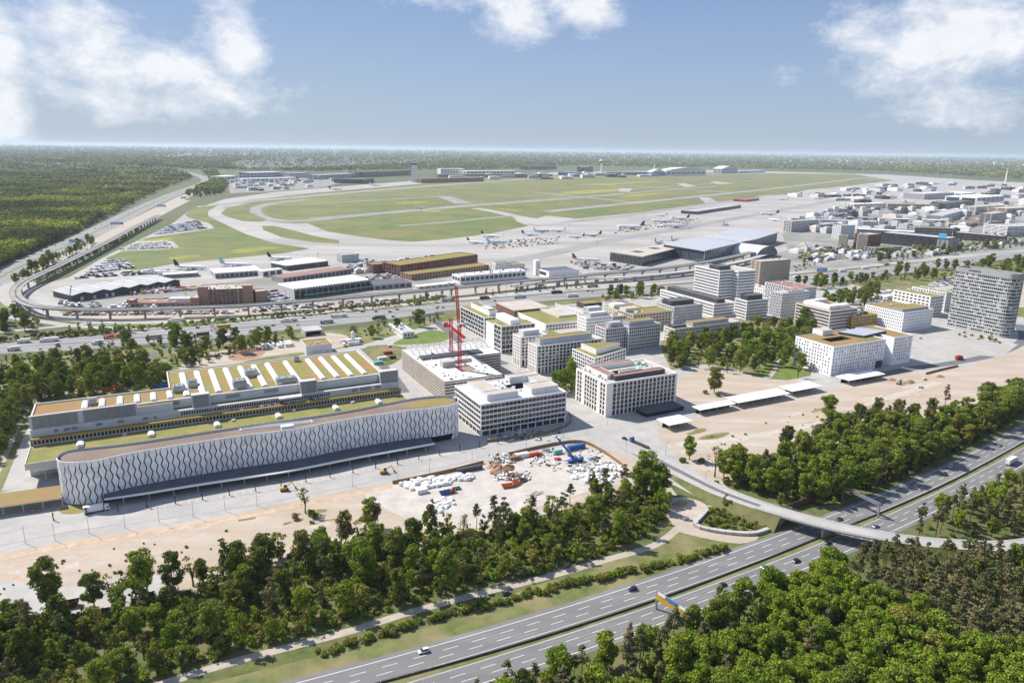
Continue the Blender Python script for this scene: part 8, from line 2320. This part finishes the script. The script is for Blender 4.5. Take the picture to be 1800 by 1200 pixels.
HEDG = [([(-20, 640), (60, 625), (190, 609), (330, 593), (345, 606), (280, 632), (170, 640), (-20, 655)], 8, [('young_tree', 3), ('bush', 3), ('broadleaf_tree', 1)], '%s by the motorway scrub', 'motorway edge left'),
        ([(300, 640), (330, 620), (400, 606), (505, 586), (518, 598), (420, 622), (320, 650)], 7, [('young_tree', 4), ('broadleaf_tree', 2), ('bush', 2)], '%s along the slip road', 'slip road trees'),
        ([(600, 590), (660, 575), (770, 558), (790, 562), (740, 575), (640, 600)], 9, [('young_tree', 3), ('bush', 3), ('broadleaf_tree', 1)], '%s around the low pale house', 'trees around the pale house'),
        ([(1055, 532), (1160, 522), (1165, 512), (1060, 522)], 9, [('young_tree', 3), ('broadleaf_tree', 1)], '%s left of the striped tower', 'trees by the striped tower'),
        ([(1400, 512), (1470, 505), (1560, 494), (1560, 486), (1480, 496), (1400, 504)], 9, [('broadleaf_tree', 2), ('young_tree', 3)], '%s below the middle motorway', 'trees below the motorway'),
        ([(1448, 530), (1490, 520), (1545, 515), (1550, 530), (1500, 540), (1455, 545)], 11, [('broadleaf_tree', 4), ('young_tree', 1)], '%s around the low white pavilion', 'trees around the white pavilion'),
        ([(1480, 545), (1530, 528), (1590, 528), (1590, 540), (1530, 548)], 8, [('bush', 3), ('young_tree', 1)], '%s beside the white offices', 'shrubs beside the white offices'),
        ([(1560, 482), (1680, 472), (1800, 458), (1850, 452), (1850, 480), (1700, 492), (1580, 494)], 12, [('broadleaf_tree', 2), ('young_tree', 2), ('bush', 3)], '%s left of and behind the grey tower', 'trees behind the grey tower'),
        ([(1540, 464), (1700, 444), (1800, 434), (1800, 428), (1640, 444), (1540, 455)], 11, [('young_tree', 3), ('broadleaf_tree', 1), ('bush', 2)], '%s between motorway and old terminal', 'trees before the old terminal'),
        ([(1390, 470), (1440, 452), (1480, 450), (1440, 466), (1400, 478)], 13, [('young_tree', 2), ('bush', 2)], '%s on the terminal approach island', 'trees on the approach island'),
        ([(20, 492), (60, 470), (130, 437), (160, 424), (165, 428), (100, 460), (30, 500)], 9, [('broadleaf_tree', 1), ('young_tree', 2)], '%s in the railway hedge', 'hedge between motorway and railway'),
        ([(-20, 570), (50, 560), (70, 572), (60, 580), (-20, 592)], 9, [('broadleaf_tree', 2), ('young_tree', 2)], '%s in the loop of the slip roads', 'trees in the slip road loop'),
        ([(120, 580), (220, 578), (230, 585), (130, 592)], 8, [('young_tree', 2), ('bush', 2)], '%s on the bank above the middle motorway', 'bank trees'),
        ([(320, 345), (345, 335), (400, 325), (390, 342), (350, 348)], 22, [('broadleaf_tree', 1)], '%s at the forest motorway bend', 'trees at the motorway bend'),
        ([(720, 528), (780, 518), (790, 524), (735, 535)], 8, [('young_tree', 2), ('bush', 2)], '%s under the viaduct', 'bushes under the viaduct'),
        ([(850, 516), (1040, 500), (1040, 505), (850, 522)], 12, [('young_tree', 1), ('bush', 3)], '%s along the viaduct piers', 'bushes along the viaduct'),
        ([(975, 690), (1008, 660), (1020, 668), (1010, 690), (990, 700)], 6.5, [('bright_tree', 1)], '%s in the court behind the hotel', 'bright trees behind the hotel'),
        ([(1245, 898), (1290, 880), (1340, 895), (1365, 915), (1345, 930), (1290, 932), (1240, 922)], 2.6, [('bush', 1)], '%s in the walled corner by the bridge', 'bushes in the walled corner'),
        ([(1180, 975), (1260, 962), (1260, 968), (1180, 985)], 4, [('bush', 1)], '%s on the meadow by the motorway', 'meadow bushes'),
        ([(1360, 905), (1400, 895), (1395, 880), (1360, 885)], 4.5, [('bush', 2), ('young_tree', 1)], '%s above the bridge ramp', 'bushes above the ramp'),
        ([(1680, 590), (1770, 606), (1760, 600), (1690, 584)], 7, [('young_tree', 1), ('bush', 2)], '%s along the foot of the grey tower', 'planting at the grey tower')]
for i, (z, sp, mx, lb, gp) in enumerate(HEDG): wood(z, sp, mx, lb, gp, .6 if sp < 10 else .8, 1.05, 30 + i, dr=2.5 if 'walled' in gp else 5.5)
VH = np.array(spline(pix([(560, 1150), (660, 1119), (770, 1085), (900, 1055), (1000, 1030), (1100, 1008), (1200, 986), (1275, 965)]), 8)); VH, _ = resample(VH, 1.9)
rt = random.Random(8)
for p in VH: trees.append(('bush', p[0] + rt.uniform(-1.6, 1.6), p[1] + rt.uniform(-1.6, 1.6), rt.uniform(.6, 1.25), '%s in the track hedge', 'hedge along the motorway'))
ONE = [('broadleaf_tree', 88, 1078, 1.1, 'big round tree standing over the red-brown skip'), ('broadleaf_tree', 167, 1070, .75, 'slender tree right of the big round tree'), ('bare_tree', 197, 1065, .9, 'thin half-bare tree with bent crown on the gravel lot edge'), ('pine_tree', 218, 1055, .8, 'small umbrella pine beside the thin half-bare tree'), ('broadleaf_tree', 252, 1052, 1.2, 'tall spreading tree at the edge of the sandy strip'), ('bare_tree', 340, 1030, 1.1, 'sparse yellowish tree on the sandy edge'),
       ('pine_tree', 398, 1018, 1.05, 'leaning pine right of the sparse yellowish tree'), ('broadleaf_tree', 418, 1012, 1.0, 'slim tall tree between pine and dense tree'), ('broadleaf_tree', 468, 1003, 1.15, 'dense tall tree at the sandy edge'), ('broadleaf_tree', 566, 987, .95, 'rounded tree on the sandy edge right of the dense one'), ('bare_tree', 537, 902, 1.05, 'lone brownish tree standing on the sand by the avenue'), ('broadleaf_tree', 608, 955, .9, 'bushy tree on the sand left of the bag pile'), ('broadleaf_tree', 652, 930, .9, 'pair tree left half beside the bag pile'), ('pine_tree', 665, 935, .8, 'dark pine beside the bag pile'),
       ('pine_tree', 760, 955, 1.0, 'pine in front of the yard entrance bags'), ('pine_tree', 868, 935, 1.15, 'tall pine before the rubble heap'), ('pine_tree', 885, 942, 1.05, 'second tall pine before the rubble heap'), ('pine_tree', 935, 930, 1.1, 'thin tall pine right of the rubble heap'), ('pine_tree', 1040, 880, 1.1, 'tall pine in front of the blue crane'), ('pine_tree', 1062, 885, 1.3, 'highest pine with dense head at the yard corner'), ('broadleaf_tree', 1132, 868, 1.35, 'tall tree at the yard corner by the ramp'), ('broadleaf_tree', 1160, 872, 1.0, 'ragged tree right of the tall corner tree'),
       ('bright_tree', 1212, 808, .95, 'lone bright tree on the sandy ground right of the ramp'), ('bare_tree', 1256, 838, 1.15, 'tall bare tree at the left end of the right wood'), ('bare_tree', 1298, 830, 1.2, 'yellowish tree at the edge of the right wood'), ('broadleaf_tree', 1382, 790, 1.0, 'tall thin tree on the upper edge of the right wood'), ('broadleaf_tree', 1455, 738, .95, 'tree standing out on the sandy edge of the right wood'), ('broadleaf_tree', 1255, 690, 1.15, 'lone full tree behind the second canopy'), ('bare_tree', 1402, 664, 1.0, 'brownish bare tree at the corner of the perforated office'), ('pine_tree', 1660, 718, 1.0, 'dark spruce-like tree on the sandy site'), ('young_tree', 1276, 893, .9, 'young tree in the walled corner by the bridge')]
for (k, u, v, s, lb) in ONE: p = G(u, v); trees.append((k, p[0], p[1], s, lb, None))
for (u, v) in ((520, 912), (548, 905), (555, 910), (1240, 692), (1262, 696), (1232, 812), (1200, 812)): p = G(u, v); trees.append(('bush', p[0], p[1], 1.2, '%s under a lone tree', 'bushes under lone trees'))
SV, _ = resample(AVP, 14.0); nS = offsets(SV)
for i in range(3, len(SV) - 4): trees.append(('sapling', SV[i][0] + nS[i][0] * 9.5, SV[i][1] + nS[i][1] * 9.5, .9, '%s in the avenue parking strip', 'saplings along the avenue'))
KIND['sapling'] = [make_broad(400, 'leaf_olive', H=5.2, spread=1.3, trunk=2.2, nl=8, per=7, size=.22)]
for (u, v) in ((949, 640), (953, 641), (957, 642)): p = G(u, v); trees.append(('young_tree', p[0], p[1], .75, '%s by the grid office', 'columnar trees'))

for k in range(60):
    u = rt.uniform(0, 640) if k < 40 else rt.uniform(1210, 1500); v = (975 - .183 * u + rt.uniform(25, 70)) if k < 40 else 775 - .24 * (u - 1180) + rt.uniform(0, 40)
    p = G(u, v); trees.append(('bush', p[0], p[1], rt.uniform(.2, .5), '%s growing on the sand', 'weeds on the sand'))
NAMES = {'broadleaf_tree': 'broad-leaved tree', 'bright_tree': 'fresh green tree', 'pine_tree': 'pine tree', 'young_tree': 'young tree', 'bare_tree': 'sparse half-bare tree', 'bush': 'green bush', 'sapling': 'thin sapling'}
OBN = {'broadleaf_tree': 'broadleaf_tree', 'bright_tree': 'fresh_green_tree', 'pine_tree': 'pine_tree', 'young_tree': 'young_tree', 'bare_tree': 'sparse_tree', 'bush': 'bush', 'sapling': 'sapling'}
rest = {}
for kind in KIND:
    L_ = [t for t in trees if t[0] == kind]
    L_.sort(key=lambda t: math.hypot(t[1], t[2], CAMH) / max(t[3], .2) * (0 if t[5] is None else 1))
    cap = 260 if kind == 'bush' else 290
    vis = []
    for t in L_:
        z = t[2] * CP + CAMH * SP; dn = (CAMH - 16 * t[3]) * CP - t[2] * SP
        u = 900 + FPX * t[1] / z; v = 600 + FPX * dn / z
        (vis if (-60 < u < 1860 and v < 1215 and len(vis) < cap) else rest.setdefault(kind, [])).append(t)
    for i, t in enumerate(vis):
        k = int(abs(t[1] * 7.3 + t[2] * 3.1)) % len(KIND[kind]); c, tr, _, _ = KIND[kind][k]
        if t[5] is None and kind == 'broadleaf_tree' and k == 5: c, tr, _, _ = KIND[kind][0]
        lb = t[4]
        if '%s' in lb:
            sz = {0: 'small', 1: 'medium', 2: 'large'}[min(2, max(0, int((t[3] - .62) / .16)))]
            lb = lb.replace('%s', sz + ' ' + NAMES[kind]) + ', nearest ' + near_what(t[1], t[2])
            if len(lb.split()) > 16: lb = lb.split(', nearest')[0]
        r = empty(OBN[kind], (t[1], t[2], 0), rt.uniform(0, 6.28), lb, 'bush' if kind == 'bush' else 'tree', lb if t[5] else None)
        r.scale = (t[3] * rt.uniform(.9, 1.1), t[3] * rt.uniform(.9, 1.1), t[3] * rt.uniform(.9, 1.12))
        link('crown' if kind != 'bush' else 'foliage', c, r); link('trunk' if kind != 'bush' else 'stem', tr, r)

def proto(kind):
    col = bpy.data.collections.new('mass_' + kind)
    for (c, tr, (V, F), mbt) in KIND[kind]:
        n = len(V)
        me = bpy.data.meshes.new('mass_tree')
        me.from_pydata(V.tolist() + mbt.v, [], [tuple(f) for f in F.tolist()] + [tuple(i + n for i in f) for f in mbt.f])
        me.materials.append(c.materials[0]); me.materials.append(tr.materials[0])
        me.polygons.foreach_set('material_index', [0] * len(F) + [1] * len(mbt.f)); me.update()
        col.objects.link(bpy.data.objects.new('mass_tree', me))
    return col

def scatter(name, label, pts, scales, col, cat='woodland'):
    me = bpy.data.meshes.new(name); me.from_pydata([tuple(p) for p in pts], [], []); me.update()
    at = me.attributes.new('sc', 'FLOAT', 'POINT'); at.data.foreach_set('value', list(map(float, scales)))
    o = bpy.data.objects.new(name, me); COL.objects.link(o); tag(o, label, cat, None, 'stuff')
    ng = bpy.data.node_groups.new(name, 'GeometryNodeTree')
    ng.interface.new_socket('Geometry', in_out='INPUT', socket_type='NodeSocketGeometry'); ng.interface.new_socket('Geometry', in_out='OUTPUT', socket_type='NodeSocketGeometry')
    N = ng.nodes; L = ng.links
    gi = N.new('NodeGroupInput'); go = N.new('NodeGroupOutput'); ip = N.new('GeometryNodeInstanceOnPoints'); ci = N.new('GeometryNodeCollectionInfo')
    ci.inputs['Collection'].default_value = col; ci.inputs['Separate Children'].default_value = True; ci.inputs['Reset Children'].default_value = True
    ip.inputs['Pick Instance'].default_value = True
    na = N.new('GeometryNodeInputNamedAttribute'); na.data_type = 'FLOAT'; na.inputs['Name'].default_value = 'sc'
    rv = N.new('FunctionNodeRandomValue'); rv.data_type = 'FLOAT_VECTOR'; rv.inputs[0].default_value = (0, 0, 0); rv.inputs[1].default_value = (0, 0, 6.283)
    ri = N.new('FunctionNodeRandomValue'); ri.data_type = 'INT'; ri.inputs[4].default_value = 0; ri.inputs[5].default_value = 11; ri.inputs['Seed'].default_value = 5
    cx = N.new('ShaderNodeCombineXYZ')
    for i in range(3): L.new(na.outputs[0], cx.inputs[i])
    L.new(gi.outputs[0], ip.inputs['Points']); L.new(ci.outputs[0], ip.inputs['Instance']); L.new(ri.outputs[2], ip.inputs['Instance Index'])
    L.new(rv.outputs[0], ip.inputs['Rotation']); L.new(cx.outputs[0], ip.inputs['Scale']); L.new(ip.outputs[0], go.inputs[0])
    md = o.modifiers.new('scatter', 'NODES'); md.node_group = ng
    return o

RL = {'broadleaf_tree': 'rest of the broad-leaved trees in the woods', 'bright_tree': 'rest of the fresh green forest trees at the lower edge', 'pine_tree': 'rest of the pines in the woods', 'young_tree': 'rest of the young trees along the roads', 'bush': 'rest of the bushes along the roads and woods', 'bare_tree': 'rest of the half-bare trees', 'sapling': 'rest of the saplings'}
for kind, L_ in rest.items():
    if L_: scatter('woodland', RL[kind], [(t[1], t[2], 0) for t in L_], [t[3] for t in L_], proto(kind))

fcol = bpy.data.collections.new('far_forest_trees')
for i in range(7):
    rs = np.random.default_rng(500 + i); q = random.Random(500 + i)
    lobes = [((q.uniform(-3, 3), q.uniform(-3, 3), q.uniform(7, 13)), (q.uniform(2, 3.6), q.uniform(2, 3.6), q.uniform(2, 3.4))) for _ in range(7)]
    V, F = leaves(lobes, 2.1, 1.6, rs, .5)
    me = tmesh('far_tree', V, F, 'leaf_far'); fcol.objects.link(bpy.data.objects.new('far_tree', me))
fr = np.random.default_rng(9)

def farwood(name, label, zone, dens, smin, smax, big=0.0):
    z = np.array(zone, float); lo, hi = z.min(0), z.max(0)
    n = int((hi - lo)[0] * (hi - lo)[1] * dens); U = fr.uniform(lo[0], hi[0], n); Vv = fr.uniform(lo[1], hi[1], n)
    ok = inside(z, U, Vv); pts = []; sc = []
    for u, v in zip(U[ok], Vv[ok]):
        g = G(u, v); D = math.hypot(*g)
        pts.append((g[0], g[1], 0)); sc.append(fr.uniform(smin, smax) * (1 + big * max(0, D - 1500) / 3000))
    scatter(name, label, pts, sc, fcol, 'forest')

farwood('forest', 'broad green forest left of the valley motorway', [(-260, 620), (-120, 520), (0, 468), (60, 440), (130, 409), (200, 375), (260, 345), (305, 326), (330, 318), (340, 312), (320, 303), (290, 297), (150, 290), (-260, 286)], .34, .55, 1.35, .12)
farwood('forest', 'forest strip right of the valley motorway bend', [(345, 330), (368, 322), (368, 312), (352, 303), (380, 300), (392, 318), (402, 328), (385, 340), (360, 340)], .5, .8, 1.1, .1)
farwood('forest', 'hazy forest stretching to the horizon behind the airport', [(-250, 286), (150, 290), (300, 297), (360, 301), (440, 300), (560, 303), (700, 300), (850, 300), (1000, 293), (1250, 296), (1420, 300), (1560, 303), (1700, 311), (1900, 322), (2050, 330), (2050, 284), (1700, 279), (1300, 273), (900, 268), (500, 263), (-250, 256)], .36, .9, 1.5, .32)
farwood('terminal_trees', 'trees scattered between the old terminal buildings', [(1400, 460), (1480, 448), (1540, 450), (1700, 438), (1800, 425), (1860, 418), (1860, 400), (1740, 408), (1690, 425), (1560, 440), (1480, 436), (1400, 446)], .035, .35, .7)
farwood('terminal_trees', 'trees scattered along the railway and cargo roads', [(60, 500), (140, 462), (230, 420), (260, 404), (250, 400), (130, 455), (50, 490)], .06, .3, .6)
farwood('shrubs', 'shrubs along both sides of the middle motorway', [(-20, 600), (180, 584), (360, 567), (560, 549), (800, 526), (800, 529), (560, 553), (360, 571), (180, 588), (-20, 604)], .10, .18, .42)
# ------------------------------------------------------------------ summer haze over the plain
mb = MB(); mb.box(-180000, 180000, -180000, 180000, -1.2, 262.0)
m = bpy.data.materials.new('haze'); m.use_nodes = True; m.node_tree.nodes.clear()
o_ = m.node_tree.nodes.new('ShaderNodeOutputMaterial'); v_ = m.node_tree.nodes.new('ShaderNodeVolumePrincipled')
v_.inputs['Color'].default_value = (0.74, 0.86, 1.0, 1); v_.inputs['Density'].default_value = 0.5 / 16500.0; v_.inputs['Anisotropy'].default_value = 0.15
m.node_tree.links.new(v_.outputs[0], o_.inputs['Volume'])
mb.build('haze', m, kind='stuff')
